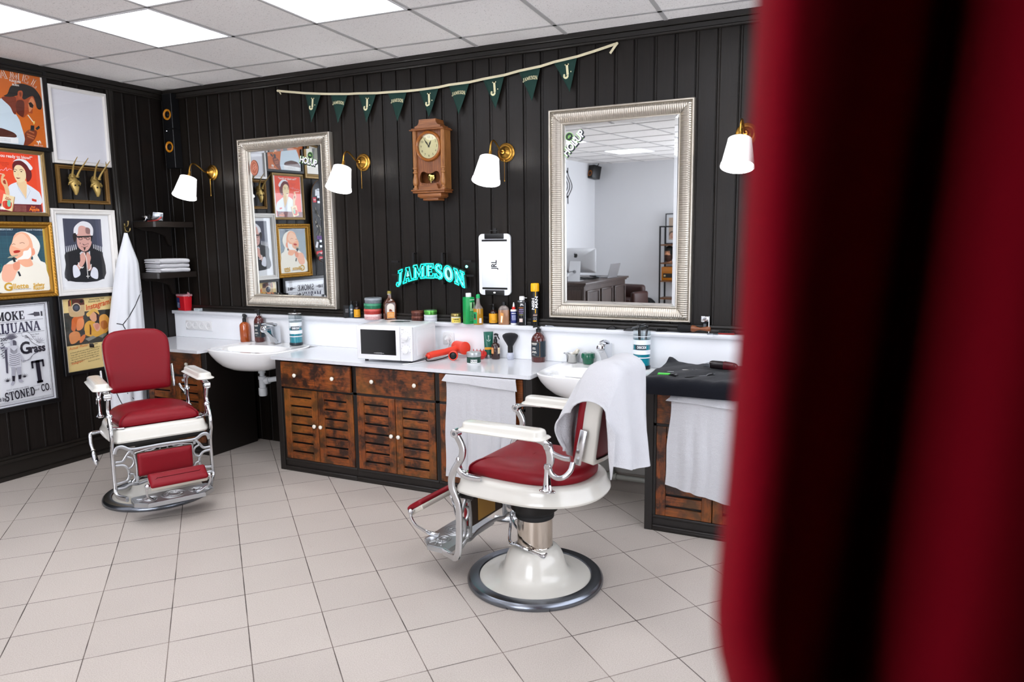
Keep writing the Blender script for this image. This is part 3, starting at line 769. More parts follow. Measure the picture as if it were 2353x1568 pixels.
make_lamp(1.952, 'brass wall lamp with lit white shade between left mirror and clock')
make_lamp(3.068, 'brass wall lamp with lit white shade right of the pendulum clock')
make_lamp(4.538, 'brass wall lamp half hidden by the red curtain', 2.132)

# ================================================================== pendulum clock
cl = thing('pendulum_clock', 'wooden pendulum wall clock with brass dial between two lamps', 'clock', (2.545, 0, 1.84))
def sym(p): return p + [(-x, y) for x, y in reversed(p)]
XZ = RX(90)
m = MB(OAK); m.box(-.115, .115, -.085, 0, .075, .445); 
m2 = MB(OAK); m2.box(-.108, -.104, -.085, 0, .075, .445)
# front board with the kidney shaped pendulum window
def winpath():
    pts = [(-.078, .150), (-.074, .118), (-.05, .110), (0, .106), (.05, .110), (.074, .118), (.078, .150), (.066, .178), (.045, .184), (0, .170), (-.045, .184), (-.066, .178)]
    return [(p.x, p.y) for p in smooth_path([(x, y, 0) for x, y in pts], 4, True)]
m = MB(OAKL)
m.box(-.115, -.107, -.084, 0, .07, .448, .001, 1); m.box(.107, .115, -.084, 0, .07, .448, .001, 1)
m.use(OAK).box(-.107, .107, -.012, 0, .07, .448)
part(m, 'case', cl)
m = MB(OAK); wp = winpath(); n = len(wp)
# ring of quads between window outline and the board's rectangle
def outer(x, y, cx=0, cy=.148):
    dx, dy = x-cx, y-cy; k = min((.107/abs(dx)) if abs(dx) > 1e-9 else 99, ((.225-cy)/dy if dy > 0 else (.07-cy)/dy) if abs(dy) > 1e-9 else 99); return (cx+dx*k, cy+dy*k)
op = [outer(x, y) for x, y in wp]
for (ya, yb) in ((-.083, -.076),):
    for k in range(n):
        j = (k+1) % n
        m.add([(wp[k][0], ya, wp[k][1]), (wp[j][0], ya, wp[j][1]), (op[j][0], ya, op[j][1]), (op[k][0], ya, op[k][1]), (wp[k][0], yb, wp[k][1]), (wp[j][0], yb, wp[j][1])], [(0, 1, 2, 3), (0, 4, 5, 1)], None, False)
m.box(-.107, .107, -.083, -.076, .2249, .448); m.box(-.107, .107, -.083, -.076, .066, .0701)
for a in ((-.107, .07), (.107, .07), (-.107, .225), (.107, .225)): pass
part(m, 'front_board', cl)
def turned(x):
    m = MB(OAKL)
    m.lathe([(0, .068), (.018, .068), (.018, .078), (.012, .082), (.011, .092), (.016, .1), (.0185, .115), (.017, .132), (.0125, .155), (.011, .17), (.0165, .176), (.0165, .184), (.012, .188), (.012, .198), (.0165, .203), (.0165, .212), (.0125, .216)], 20, T(x, -.089, 0))
    for k in range(9): # reeded upper shaft
        a = 2*PI*k/9; m.tube([(x+.0095*cos(a), -.089+.0095*sin(a), .214), (x+.0095*cos(a), -.089+.0095*sin(a), .45)], .0045, 6)
    m.cyl(.0105, .214, .45, 14, M=T(x, -.089, 0))
    part(m, 'column', cl)
turned(-.107); turned(.107)
m = MB(OAKH); m.box(-.131, .131, -.118, 0, .447, .4535, .002, 1); m.box(-.122, .122, -.110, 0, .4535, .4625, .004, 2)
cr = [(-.098, .0), (-.098, .012)] + [(-.098+.034*sin(R(a)), .046-.034*cos(R(a))) for a in range(0, 91, 15)] + [(-.064, .054)]
m.prism([(x, y+.462) for x, y in cr+[(-x, y) for x, y in reversed(cr)]], .0, .1, M=XZ); part(m, 'crown', cl)
m = MB(OAKH); m.box(-.129, .129, -.118, 0, .058, .067, .003, 2); m.box(-.122, .122, -.108, 0, .044, .058, .003, 2); m.box(-.092, .092, -.098, 0, .018, .044, .006, 2); m.box(-.082, .082, -.09, 0, .012, .02, .003, 2); m.box(-.06, .06, -.082, 0, -.004, .012, .004, 2); part(m, 'base', cl)
m = MB(OAKH); m.prism([(-.078, .067), (.078, .067), (.062, .103), (.03, .095), (0, .092), (-.03, .095), (-.062, .103)], .086, .106, M=XZ); part(m, 'apron', cl)
DIAL = mat('brushed_brass_dial', '#cdbd8e', .3, .85); BLK = flat('#17130f')
m = MB(mat('honey_oak_bezel', '#9a5a22', .28, coat=.4)); M = T(0, -.083, .345) @ RX(90)
m.lathe([(.096, 0), (.098, .008), (.094, .018), (.086, .022), (.08, .017), (.077, .006), (.077, 0)], 56, M, cap=False); part(m, 'bezel', cl)
m = MB(DIAL); m.lathe([(0, .003), (.078, .003)], 48, M, cap=False); m.use(BLK)
for k in range(12):
    a = PI/2-2*PI*(k+1)/12; m.text(str(k+1), .021, M @ T(.060*cos(a), .060*sin(a), .0036), bold=.0)
part(m, 'dial', cl, 'brass dial with black numerals')
m = MB(BLK)
def hand(ang, L, w, z):
    d = Matrix.Rotation(-R(ang), 4, 'Z'); m.prism([(-w*.4, -.008), (w*.4, -.008), (w*.5, L*.3), (w, L*.5), (w*.5, L*.72), (0, L), (-w*.5, L*.72), (-w, L*.5), (-w*.5, L*.3)], z, z+.0012, M=M @ d)
hand(25, .04, .004, .0055); hand(-36, .058, .0035, .0075); m.cyl(.004, .004, .0095, 14, M=M); part(m, 'hands', cl)
m = MB(CLEAR); m.lathe([(0, .0155), (.079, .0145)], 40, M, cap=False); part(m, 'dial_glass', cl)
m = MB(mat('polished_brass', '#d9c56f', .12, 1)); m.lathe([(0, .006), (.018, .005), (.027, .002), (.028, 0), (0, 0)], 32, T(-.012, -.05, .150) @ RX(90)); m.tube([(-.012, -.05, .16), (0, -.05, .30)], .002, 8); m.tube([(-.012, -.05, .124), (-.012, -.05, .112)], .002, 8); part(m, 'pendulum', cl)

# ================================================================== bunting
PEN = mat('green_pennant', '#0c332b', .8, bump=.1, bscale=400); CREAM = mat('cream_print', '#e5dfb4', .7); RIB = mat('cream_ribbon', '#d8cfae', .8)
bu = thing('bunting', 'string of green triangular pennants with cream lettering', 'bunting', (1.225, -.02, 2.671))
NODES = [(1.225, 2.671), (1.30, 2.658), (1.48, 2.630), (1.62, 2.613), (1.705, 2.604), (1.855, 2.590), (1.947, 2.585), (2.096, 2.573), (2.193, 2.570), (2.345, 2.563), (2.44, 2.562), (2.592, 2.564), (2.668, 2.571), (2.822, 2.573), (2.919, 2.582), (3.071, 2.591), (3.17, 2.605), (3.318, 2.617), (3.405, 2.632), (3.554, 2.647), (3.66, 2.665), (3.8, 2.692)]
m = MB(RIB); pth = [(x-1.225, -.004, z-2.671) for x, z in NODES]
m.tube(pth, 1, sec=[(-.0015, -.0075), (.0015, -.0075), (.0015, .0075), (-.0015, .0075)], up=(0, 0, 1))
m.tube([(0, -.005, 0), (.018, -.008, -.008), (.03, -.006, -.028)], .004, 6); m.sphere(.009, T(0, -.003, 0), 10)
m.tube([(2.575, -.004, .021), (2.56, -.008, .0), (2.535, -.006, -.03)], 1, sec=[(-.0015, -.007), (.0015, -.007), (.0015, .007), (-.0015, .007)], up=(0, 0, 1))
m.sphere(.009, T(2.575, -.003, .021), 10)
part(m, 'ribbon', bu)
PN = [((1.479, 2.625), (1.62, 2.609), (1.533, 2.423)), ((1.705, 2.599), (1.855, 2.585), (1.77, 2.399)), ((1.947, 2.58), (2.096, 2.568), (2.015, 2.386)), ((2.193, 2.566), (2.345, 2.559), (2.272, 2.374)), ((2.44, 2.558), (2.592, 2.56), (2.521, 2.379)), ((2.668, 2.567), (2.822, 2.569), (2.745, 2.38)), ((2.919, 2.578), (3.071, 2.587), (3.013, 2.391)), ((3.17, 2.601), (3.318, 2.613), (3.264, 2.417)), ((3.405, 2.628), (3.554, 2.643), (3.513, 2.447))]
for k, (a, b, c) in enumerate(PN):
    m = MB(PEN); A, B, C_ = [Vector((p[0]-1.225, 0, p[1]-2.671)) for p in (a, b, c)]
    def sf(u, v): # triangular cloth with a light curl toward the tip
        q = (A*(1-u)+B*u)*(1-v)+C_*v; return (q.x, -.004-.012*v*v-.004*sin(u*PI)*v, q.z)
    m.grid(sf, 6, 8, thick=.001)
    ang = math.degrees(math.atan2(b[1]-a[1], b[0]-a[0])); cx, cz = (A.x+B.x)/2, (A.z+B.z)/2
    tipx = C_.x-cx
    if k % 2 == 0:
        M = T(cx+tipx*.36-.002, -.0115, cz-.066) @ RX(90) @ RZ(ang)
        m.use(CREAM)
        for pol in slab_polys('J', .082, .95): m.face([(x, y, 0) for x, y in pol], M)
        m.face([(x, y, 0) for x, y in circle(.004, 8, .028, -.008)], M)
    else:
        M = T(cx+tipx*.3, -.011, cz-.052) @ RX(90) @ RZ(ang)
        m.use(CREAM)
        for pol in slab_polys('JAMESON', .021, .82, .06, warp=lambda x, y: (x, y*(1+x*x*60)-x*x*3.2)): m.face([(x, y, 0) for x, y in pol], M)
    part(m, 'pennant', bu, 'pennant with a large cream J' if k % 2 == 0 else 'pennant lettered JAMESON', sharp=0)

# ================================================================== neon sign
ns = thing('neon_sign', 'glowing turquoise JAMESON neon sign on the dark wall', 'sign', (2.512, 0, 1.37))
NEON = mat('neon_turquoise', '#10e8d8', .4, emit='#00e6d0', es=2.6); NEON2 = mat('neon_turquoise_core', '#8ff5ee', .4, emit='#5ff2e6', es=2.6); NGRN = mat('neon_green_back', '#04382c', .5)
def nw(x, y): # arch the word and let the ends swell
    k = x/.27; s = 1+.14*k*k; yy = y*s - .062*k*k; xx = x - .05*k*y*2.2
    return (xx, yy)
SIZE = .098
st, wd = slab_strokes('JAMESON', .10)
sc = .545/(wd*SIZE)
back = MB(NGRN); outer_m = MB(NEON); core = MB(NEON2)
def letter_loops():
    """outline tubes round each letter, traced as offset polygons"""
    x = 0; res = []
    L = {
     'J': ([(.14, 1), (.54, 1), (.54, .86), (.46, .86), (.46, .2), (.40, .05), (.25, -.02), (.1, .03), (.02, .16), (.06, .27), (.17, .27), (.2, .18), (.27, .18), (.3, .26), (.3, .86), (.14, .86)], [[(.38, .82), (.38, .2), (.3, .09), (.2, .08)]], .6),
     'A': ([(.2, 1), (.54, 1), (.78, .12), (.86, .12), (.86, 0), (.5, 0), (.5, .12), (.57, .12), (.54, .24), (.3, .24), (.27, .12), (.34, .12), (.34, 0), (.0, 0), (.0, .12), (.08, .12), (.3, .87), (.2, .87)], [[(.34, .4), (.42, .72), (.5, .4), (.34, .4)]], .88),
     'M': ([(0, 1), (.34, 1), (.54, .5), (.74, 1), (1.06, 1), (1.06, .88), (.98, .88), (.98, .12), (1.06, .12), (1.06, 0), (.68, 0), (.68, .12), (.76, .12), (.76, .66), (.54, .12), (.3, .66), (.3, .12), (.38, .12), (.38, 0), (0, 0), (0, .12), (.1, .12), (.1, .88), (0, .88)], [[(.2, .1), (.2, .84), (.52, .25), (.86, .84), (.86, .1)]], 1.08),
     'E': ([(0, 1), (.74, 1), (.74, .68), (.62, .68), (.6, .86), (.34, .86), (.34, .6), (.56, .6), (.56, .42), (.34, .42), (.34, .14), (.62, .14), (.64, .32), (.76, .32), (.76, 0), (0, 0), (0, .12), (.1, .12), (.1, .88), (0, .88)], [[(.3, .78), (.5, .78)], [(.22, .1), (.22, .9)]], .78),
     'S': ([(.62, .96), (.62, .68), (.52, .68), (.44, .84), (.3, .86), (.22, .76), (.28, .64), (.5, .54), (.66, .4), (.68, .2), (.56, .03), (.36, -.02), (.16, .06), (.08, .0), (.04, .0), (.04, .34), (.14, .34), (.2, .18), (.34, .12), (.46, .18), (.46, .3), (.34, .4), (.14, .5), (.04, .66), (.06, .86), (.2, 1.0), (.38, 1.02), (.5, .94), (.56, 1)], [[(.5, .9), (.3, .94), (.13, .8), (.16, .62), (.36, .5), (.57, .36), (.56, .16), (.38, .05)]], .72),
     'O': (_arc(.42, .5, .40, .53, 0, 342, 19), [_arc(.42, .5, .2, .32, 0, 360, 16), _arc(.42, .5, .3, .42, 0, 360, 16)], .86),
     'N': ([(0, 1), (.3, 1), (.66, .42), (.66, .88), (.56, .88), (.56, 1), (.94, 1), (.94, .88), (.84, .88), (.84, 0), (.66, 0), (.28, .62), (.28, .12), (.38, .12), (.38, 0), (0, 0), (0, .12), (.1, .12), (.1, .88), (0, .88)], [[(.19, .1), (.19, .84), (.74, .1), (.74, .92)]], .96)}
    for ch in 'JAMESON':
        o, inn, w = L[ch]; res.append(([(x+a, b) for a, b in o], [[(x+a, b) for a, b in q] for q in inn])); x += w+.06
    return res, x-.06
lets, wid = letter_loops(); kx = .545/wid; ky = .094
def npt(a, b, y): X, Z = nw((a-wid/2)*kx, (b-.5)*ky); return (X, y, Z)
for o, inn in lets:
    outer_m.tube([npt(a, b, -.062) for a, b in o], .0037, 8, True)
    back.tube([npt(a, b, -.052) for a, b in o], .0125, 8, True)
    for q in inn: core.tube([npt(a, b, -.060) for a, b in q], .0030, 8)
back.face([npt(a, 1.0, -.052) for a in [wid*k/30 for k in range(31)]] + [npt(a, 0.0, -.052) for a in [wid*k/30 for k in range(30, -1, -1)]])
core.sphere(.009, T(.285, -.062, .03), 12)
part(back, 'backing', ns); part(outer_m, 'outline_tube', ns, 'bright turquoise outline tube'); part(core, 'inner_tube', ns)
m = MB(BLACK)
for x, z in ((-.29, .06), (-.29, -.03), (.285, .065), (.30, -.03)): m.box(x-.03, x+.03, -.05, -.042, z-.006, z+.006)
for x in (-.14, .09):
    m.box(x-.008, x+.008, -.05, -.042, -.09, .12); m.tube([(x, -.046, .115), (x, -.002, .118)], .004, 8); m.tube([(x, -.046, -.085), (x, -.002, -.088)], .004, 8)
m.tube([(.29, -.03, -.04), (.285, -.012, -.12), (.28, -.008, -.2), (.24, -.01, -.28), (.2, -.03, -.318)], .0018, 6)
part(m, 'bracket', ns)

# ================================================================== white clipper board with clip ends
jb = thing('hanging_tool_board', 'white rounded hanging board lettered JRL with black clip ends', 'board', (2.982, 0, 1.4125))
JW = mat('white_board_shell', '#e3e6ea', .35); w2, h2 = .1145, .199
m = MB(JW); m.prism(rrect(w2*2, h2*2, .028, 6), .004, .02, M=XZ); part(m, 'shell', jb)
for s_ in (1, -1):
    m = MB(BLACK)
    m.box(-.092, .092, -.022, -.0195, s_*.15-.0+(0 if s_ > 0 else -.012), s_*.15+(.012 if s_ > 0 else 0) , .002, 1)
    m.box(-.07, .07, -.026, -.019, min(s_*.166, s_*.2), max(s_*.166, s_*.2), .004, 2)
    part(m, 'clip', jb, 'black clip end')
m = MB(JW); m.box(-.092, .092, -.0235, -.0195, -.149, .149, .003, 2); part(m, 'panel', jb)
m = MB(flat('#101010')); m.text('JRL', .055, T(0, -.0242, .0) @ RX(90) @ RZ(90), bold=.02, xs=.78); m.use(flat('#eeeeee')); m.sphere(.006, T(0, -.026, -.183), 10, 1.6, .5, 1); part(m, 'logo', jb, sharp=0)
m = MB(mat('clip_wire', '#202020', .4)); m.tube([(-.03, -.02, .2), (-.03, -.018, .22), (.03, -.018, .22), (.03, -.02, .2)], .003, 8); m.box(-.01, .01, -.01, -.001, .205, .235); part(m, 'hook', jb)

# ================================================================== corner: speaker column, shelves
sp_ = thing('speaker_column', 'tall black wall speaker with two yellow cones in the ceiling corner', 'speaker', (.122, 0, 2.46))
m = MB(mat('speaker_black', '#08080a', .4)); m.box(-.05, .05, -.075, -.002, -.29, .008, .003, 1); m.box(-.05, .05, -.075, -.002, .016, .285, .003, 1); m.box(-.045, .045, -.07, -.004, .0, .02); part(m, 'cabinet', sp_)
YEL = mat('yellow_cone', '#c07a12', .5)
for z in (.125, -.125):
    m = MB(YEL); M = T(-.003, -.0755, z) @ RX(90); m.lathe([(.042, 0), (.042, .004), (.037, .006), (.033, .002), (.017, -.004)], 28, M, cap=False); m.use(BLACK).lathe([(.018, -.004), (.014, .003), (0, .006)], 20, M, cap=False)
    part(m, 'driver', sp_, 'yellow cone')
m = MB(mat('led_white', '#ffffff', .4, emit='#dfe8ff', es=2)).sphere(.003, T(-.02, -.076, -.0), 8); part(m, 'indicator', sp_)
SHELFM = mat('dark_shelf', '#1e1814', .4, bump=.12, bscale=70)
def shelf(z, label):
    t = thing('corner_shelf', label, 'shelf', (0, 0, z), 0, 'dark corner shelves')
    m = MB(SHELFM); m.prism([(.012, -.012), (.012, -.372), (.235, -.372), (.247, -.36), (.247, -.012)], -.042, 0); part(m, 'board', t)
    m = MB(SHELFM); m.prism([(-.36, -.042), (-.05, -.042), (-.05, -.19), (-.07, -.185), (-.1, -.11), (-.2, -.075), (-.3, -.066)], .012, .03, M=Matrix(((0, 0, 1, 0), (1, 0, 0, 0), (0, 1, 0, 0), (0, 0, 0, 1)))); part(m, 'bracket', t)
shelf(1.742, 'upper dark corner shelf holding the clippers'); shelf(1.345, 'lower dark corner shelf holding folded white towels')
# ================================================================== barber chairs
def pan_outline(off=0, n=14):
    """seat outline in plan, x forward: straight front, gently swelling sides, round back"""
    pts = []
    fw, fx = .25, .255
    side = [(fx, fw), (.14, .264), (.02, .272), (-.06, .270)]
    r = .03
    half = [(fx, 0), (fx, fw*.5), (fx, fw-r*1.4)] + [(fx-r*(1-cos(R(a))), fw-r*(1-sin(R(a)))) for a in (25, 50, 75)] + [(.19, .2575), (.14, .262), (.08, .267), (.02, .270), (-.04, .2705)]
    for k in range(1, n+1):
        a = R(90*k/n); half.append((-.04-.29*sin(a)**(2/2.25), .2705*max(0, cos(a))**(2/2.25)))
    full = half + [(x, -y) for x, y in reversed(half[1:-1])]
    if off:
        P = [Vector((x, y)) for x, y in full]; m = len(P); out = []
        for i in range(m):
            t = (P[(i+1) % m]-P[i-1]).normalized(); out.append(P[i]+Vector((t.y, -t.x))*off)
        return [(p.x, p.y) for p in out]
    return full
def ring_at(off, z, s=1, cx=-.03): return [(cx+(x-cx)*s, y*s, z) for x, y in pan_outline(off)]
FLATSEC = [(-.5, -1), (.5, -1), (.9, -.75), (1, -.4), (1, .4), (.9, .75), (.5, 1), (-.5, 1), (-.9, .75), (-1, .4), (-1, -.4), (-.9, -.75)]
def flatbar(m, path, w, t, up=(0, 1, 0), n=5, ws=None):
    sec = [(x*w, y*t) for x, y in FLATSEC]
    P = smooth_path(path, n)
    if ws:
        k = len(P); rr = [lerp_ws(ws, i/(k-1)) for i in range(k)]
    else: rr = 1
    m.tube(P, rr, sec=sec, up=up)
def lerp_ws(ws, t):
    x = t*(len(ws)-1); i = min(int(x), len(ws)-2); return ws[i]+(ws[i+1]-ws[i])*(x-i)

def make_chair(label):
    t = thing('barber_chair', label, 'barber chair', (0, 0, 0), 0, 'vintage barber chairs')
    # --- base
    m = MB(mat('dark_steel_ring', '#7d828a', .26, 1, bump=.06, bscale=30))
    m.lathe([(.258, .018), (.258, .026), (.263, .031), (.285, .0325), (.305, .030), (.3135, .022), (.3165, .014), (.3165, .004), (.314, 0), (.258, 0)], 72, cap=False); part(m, 'base_ring', t, 'dull steel rim of the base')
    m = MB(ENAMEL)
    m.lathe([(.2585, .003), (.2585, .026), (.248, .028), (.205, .031), (.178, .036), (.161, .046), (.151, .062), (.144, .082), (.138, .102), (.131, .122), (.121, .142), (.108, .157), (.096, .166), (.086, .170)], 64); part(m, 'base', t, 'white enamel bell base')
    m = MB(mat('warm_chrome', '#cfc6bb', .1, 1)); m.lathe([(.0835, .15), (.0835, .172), (.082, .174), (.082, .318)], 48); part(m, 'column', t)
    m = MB(RUBBER); m.lathe([(.084, .305), (.089, .308), (.090, .322), (.087, .327), (.090, .332), (.091, .344), (.086, .35), (.08, .35)], 40); part(m, 'column_collar', t)
    m = MB(mat('iron_underframe', '#1a1816', .5, .4)); m.cyl(.11, .349, .47, 32); m.box(-.26, .23, -.06, .06, .425, .458, .01, 2); m.box(.18, .25, -.24, .24, .425, .455, .008, 2); part(m, 'underframe', t)
    # --- seat
    m = MB(ENAMEL)
    m.loft([ring_at(-.05, .452), ring_at(-.008, .453), ring_at(.012, .458), ring_at(.017, .468), ring_at(.014, .482), ring_at(.003, .498), ring_at(.0, .514), ring_at(-.003, .524), ring_at(-.010, .532), ring_at(-.022, .5355), ring_at(-.06, .537)], True, True, True); part(m, 'seat_pan', t, 'white enamel seat pan')
    m = MB(VINYL)
    def cush(s, z, crown): # scaled outline with saddle shaping
        out = []
        for x, y in pan_outline(-.042):
            X, Y = -.03+(x+.03)*s, y*s
            dz = crown*(1-(abs(Y)/.24)**2)*.4 + crown*.6
            dip = .010*math.exp(-((X-.02)/.09)**2-((abs(Y)-.07)/.055)**2)*(1 if crown > .9 else 0)
            roll = .006*math.exp(-((X-.17)/.05)**2)*crown
            out.append((X, Y, z-dip+roll+(dz-crown)*.012))
        return out
    m.loft([cush(.985, .537, 0), cush(1.0, .543, 0), cush(1.006, .556, 0), cush(1.0, .568, 0), cush(.985, .577, 0), cush(.95, .586, .3), cush(.89, .595, .6), cush(.78, .604, .9), cush(.62, .610, 1), cush(.45, .611, 1), cush(.28, .609, 1), cush(.12, .608, 1)], True, True, True); part(m, 'seat_cushion', t, 'red vinyl seat cushion', sharp=60)
    # --- arms
    for s in (1, -1):
        Y = s*.272
        m = MB(ENAMEL); A = []
        def armo(o, z): # outline, slightly bowed outward at the front
            pts = rrect(.40+2*o, .088+2*o, min(.036, .45*(.088+2*o)), 6)
            return [(x-.002, Y*1.02+y+s*(.010*sin((x+.2)*6.5)), z) for x, y in pts]
        m.loft([armo(-.004, .762), armo(.007, .763), armo(.0095, .767), armo(.006, .7715), armo(-.001, .774), armo(-.004, .778), armo(-.006, .793), armo(-.010, .799), armo(-.018, .8025), armo(-.03, .803)], True, True, True); part(m, 'armrest', t, 'white enamel armrest')
        m = MB(CHROME)
        flatbar(m, [(.10, Y, .760), (.17, Y, .759), (.215, Y, .752), (.243, Y, .735), (.250, Y, .718)], .009, .017)
        m.cyl(.0195, -.019, .019, 22, .003, M=T(.243, Y, .735) @ RX(90))
        m.use(STEEL).cyl(.008, -.0205, .0205, 14, M=T(.243, Y, .735) @ RX(90))
        part(m, 'arm_hinge', t)
        m = MB(ALU); m.use(mat('polished_aluminium', '#c9cacc', .2, 1))
        flatbar(m, [(.240, Y, .725), (.218, Y, .69), (.210, Y, .662), (.215, Y, .632), (.232, Y, .602), (.258, Y, .562), (.272, Y, .525), (.272, Y, .482), (.256, Y, .446), (.240, Y, .412), (.236, Y, .36), (.237, Y, .28), (.242, Y, .205), (.250, Y, .168), (.270, Y*.97, .150), (.31, Y*.9, .146), (.355, Y*.85, .150)], .0155, .0095, n=4)
        part(m, 'front_strut', t)
        m = MB(CHROME)
        flatbar(m, [(.230, Y*.985, .615), (.238, Y*.985, .588), (.231, Y*.98, .566), (.21, Y*.975, .549), (.175, Y*.97, .5415), (.125, Y*.96, .541)], .0135, .0125, ws=[.9, 1, 1, 1, 1.05, .8])
        flatbar(m, [(.20, Y*.97, .544), (.222, Y*.85, .5415), (.235, Y*.72, .541)], .0125, .006, up=(0, 0, 1))
        m.sphere(.016, T(.229, Y*.985, .616), 16, 1, 1.2, 1); part(m, 'strut_foot', t)
        # rear post and the bracket carrying the back
        m = MB(CHROME)
        m.lathe([(0, -.001), (.036, -.001), (.036, .003), (.028, .006), (.021, .014), (.0175, .035), (.0135, .075), (.0125, .093), (.0155, .099), (.0165, .107), (.013, .117), (0, .121)], 26, T(-.197, Y*.955, .5365) @ S(1, .62, 1)); part(m, 'rear_post', t)
        m = MB(mat('polished_aluminium', '#c9cacc', .2, 1)); Yb = Y*.955
        flatbar(m, [(-.15, Y, .758), (-.185, Y*.98, .748), (-.202, Yb, .728), (-.212, Yb, .70), (-.213, Yb, .67), (-.206, Yb, .645)], .0165, .009, ws=[.7, .9, 1.1, 1.1, 1, .8])
        flatbar(m, [(-.207, Yb, .71), (-.24, Yb, .697), (-.275, Yb, .69), (-.30, Yb, .69)], .010, .008)
        flatbar(m, [(-.206, Yb, .645), (-.215, Yb, .618), (-.24, Yb, .603), (-.272, Yb, .610), (-.296, Yb*.95, .635), (-.303, Yb*.9, .67)], .0105, .008)
        m.cyl(.016, -.0155, .0155, 18, .002, M=T(-.202, Yb, .73) @ RX(90)); m.cyl(.0125, -.0145, .0145, 16, .002, M=T(-.206, Yb, .647) @ RX(90))
        m.box(-.012, .0, -.017, .017, 0, .155, .008, 2, M=T(-.296, Y*.80, .655) @ RZ(s*-70) @ RY(-12) if False else T(-.306, Y*.775, .652) @ RY(-12.5) @ RZ(90) @ T(0, 0, 0))
        part(m, 'back_bracket', t)
    # --- backrest (built upright, then leaned back)
    BM = T(-.312, 0, .652) @ RY(-10.5)
    def bo(o, x, s=1): # outline in (y, z): slightly narrower at the foot, broad round shoulders
        w0, w1, h, r = .176, .192, .395, .098
        pts = []
        half = [(0, 0), (w0*.5, 0), (w0-.018, .001), (w0-.004, .008), (w0, .022), (w0+.008, .12), (w1, .22), (w1+.0005, .28)]
        for k in range(0, 8):
            a = R(90*k/7); half.append((w1-r+r*cos(a), h-r+r*sin(a)))
        half += [(w1-r-.04, h+.004), (0, h+.007)]
        full = half + [(-y, z) for y, z in reversed(half[1:-1])]
        out = []
        for y, z in full:
            yy, zz = y, z-.2
            k = s*(1+o/.2); yy *= k; zz *= s*(1+o/.205)
            bow = .02*(yy/.19)**2
            out.append((x+bow, yy, zz+.2))
        return out
    m = MB(ENAMEL)
    m.loft([bo(-.022, -.066), bo(-.006, -.068), bo(0, -.062), bo(0, -.004), bo(-.006, .002), bo(-.022, .003)], True, False, False, M=BM); part(m, 'back_shell', t, 'white enamel back frame', sharp=50)
    m = MB(VINYL)
    m.loft([bo(-.001, -.002), bo(.004, .008), bo(.002, .022), bo(-.010, .031), bo(-.035, .036), bo(-.07, .0385), bo(-.11, .0395), bo(-.15, .0395), bo(-.185, .039)], True, True, True, M=BM); part(m, 'back_cushion', t, 'red vinyl back cushion', sharp=60)
    m = MB(VINYLD); m.loft([bo(-.024, -.055), bo(-.024, -.058), bo(-.06, -.0585), bo(-.15, -.058)], True, True, True, M=BM); part(m, 'back_panel', t, 'red vinyl rear panel')
    # --- footrest
    m = MB(ALU); pl = [(.345, -.205), (.345, .205), (.36, .215), (.46, .215), (.51, .16), (.522, .155), (.522, -.155), (.51, -.16), (.46, -.215), (.36, -.215)]
    m.prism(pl, .128, .150); m.prism([(x*.985+.006, y*.97) for x, y in pl], .150, .1525)
    for cy, r0 in ((0, .066), (0, .05), (0, .03), (.125, .04), (-.125, .04), (.125, .02), (-.125, .02)):
        m.tube([(.432+r0*cos(2*PI*k/28)*(1 if cy == 0 else .9), cy+r0*sin(2*PI*k/28), .1525) for k in range(28)], .0035, 6, True)
    for k in range(10):
        a = 2*PI*k/10; m.tube([(.432+.034*cos(a), .034*sin(a), .1528), (.432+.046*cos(a+.2), .046*sin(a+.2), .1528)], .0028, 5)
    for sx in (-1, 1):
        for a in (-.5, 0, .5): m.tube([(.432+.02*sin(a), sx*.145, .153), (.432+.07*sin(a), sx*.19, .153)], .003, 5)
    part(m, 'foot_plate', t, 'cast aluminium foot plate with scroll ornament')
    m = MB(ALU)
    FX = .256
    def fb(path, w=.009, th=.006): flatbar(m, [(FX+.0, y, z) for y, z in path], w, th, up=(1, 0, 0), n=4)
    fb([(-.262, .40), (-.25, .432), (-.22, .436), (-.18, .412), (-.12, .41), (0, .413), (.12, .41), (.18, .412), (.22, .436), (.25, .432), (.262, .40)], .011)
    fb([(-.16, .385), (-.08, .40), (0, .40), (.08, .40), (.16, .385)], .005)
    for s in (1, -1):
        fb([(s*.262, .35), (s*.225, .35), (s*.205, .375), (s*.185, .40), (s*.165, .405)], .008)
        fb([(s*.262, .33), (s*.222, .325), (s*.200, .30), (s*.195, .265), (s*.205, .235), (s*.235, .225), (s*.262, .222)], .008)
        fb([(s*.205, .375), (s*.175, .36), (s*.165, .335), (s*.178, .31), (s*.2, .3)], .006)
        fb([(s*.2, .27), (s*.172, .262), (s*.166, .235), (s*.18, .215), (s*.15, .2)], .006)
        fb([(s*.262, .19), (s*.225, .19), (s*.19, .205), (s*.15, .2), (s*.08, .215), (0, .218)], .009)
        fb([(s*.045, .398), (s*.07, .388), (s*.105, .388)], .004)
        m.cyl(.008, -.006, .008, 12, M=T(FX, s*.172, .39) @ RY(90))
        fb([(s*.16, .385), (s*.15, .30), (s*.155, .21)], .008)
    m.tube([(FX, .021*cos(2*PI*k/20), .392+.021*sin(2*PI*k/20)) for k in range(20)], .0055, 6, True)
    part(m, 'footrest_grille', t, 'scrolled aluminium grille behind the calf pad')
    def pad(cx, w, h, th, M, name, lab):
        m = MB(VINYL)
        def po(o, z): return [(x, y, z) for x, y in rrect(w+2*o, h+2*o, .010, 4)]
        m.loft([po(-.002, 0), po(0, .004), po(.001, th*.5), po(-.003, th*.78), po(-.012, th*.95), po(-.026, th), po(-.04, th*1.02)], True, True, True, M=M); part(m, name, t, lab, sharp=60)
    CM = Matrix(((0, 0, 1, .272), (1, 0, 0, 0), (0, 1, 0, .319), (0, 0, 0, 1)))
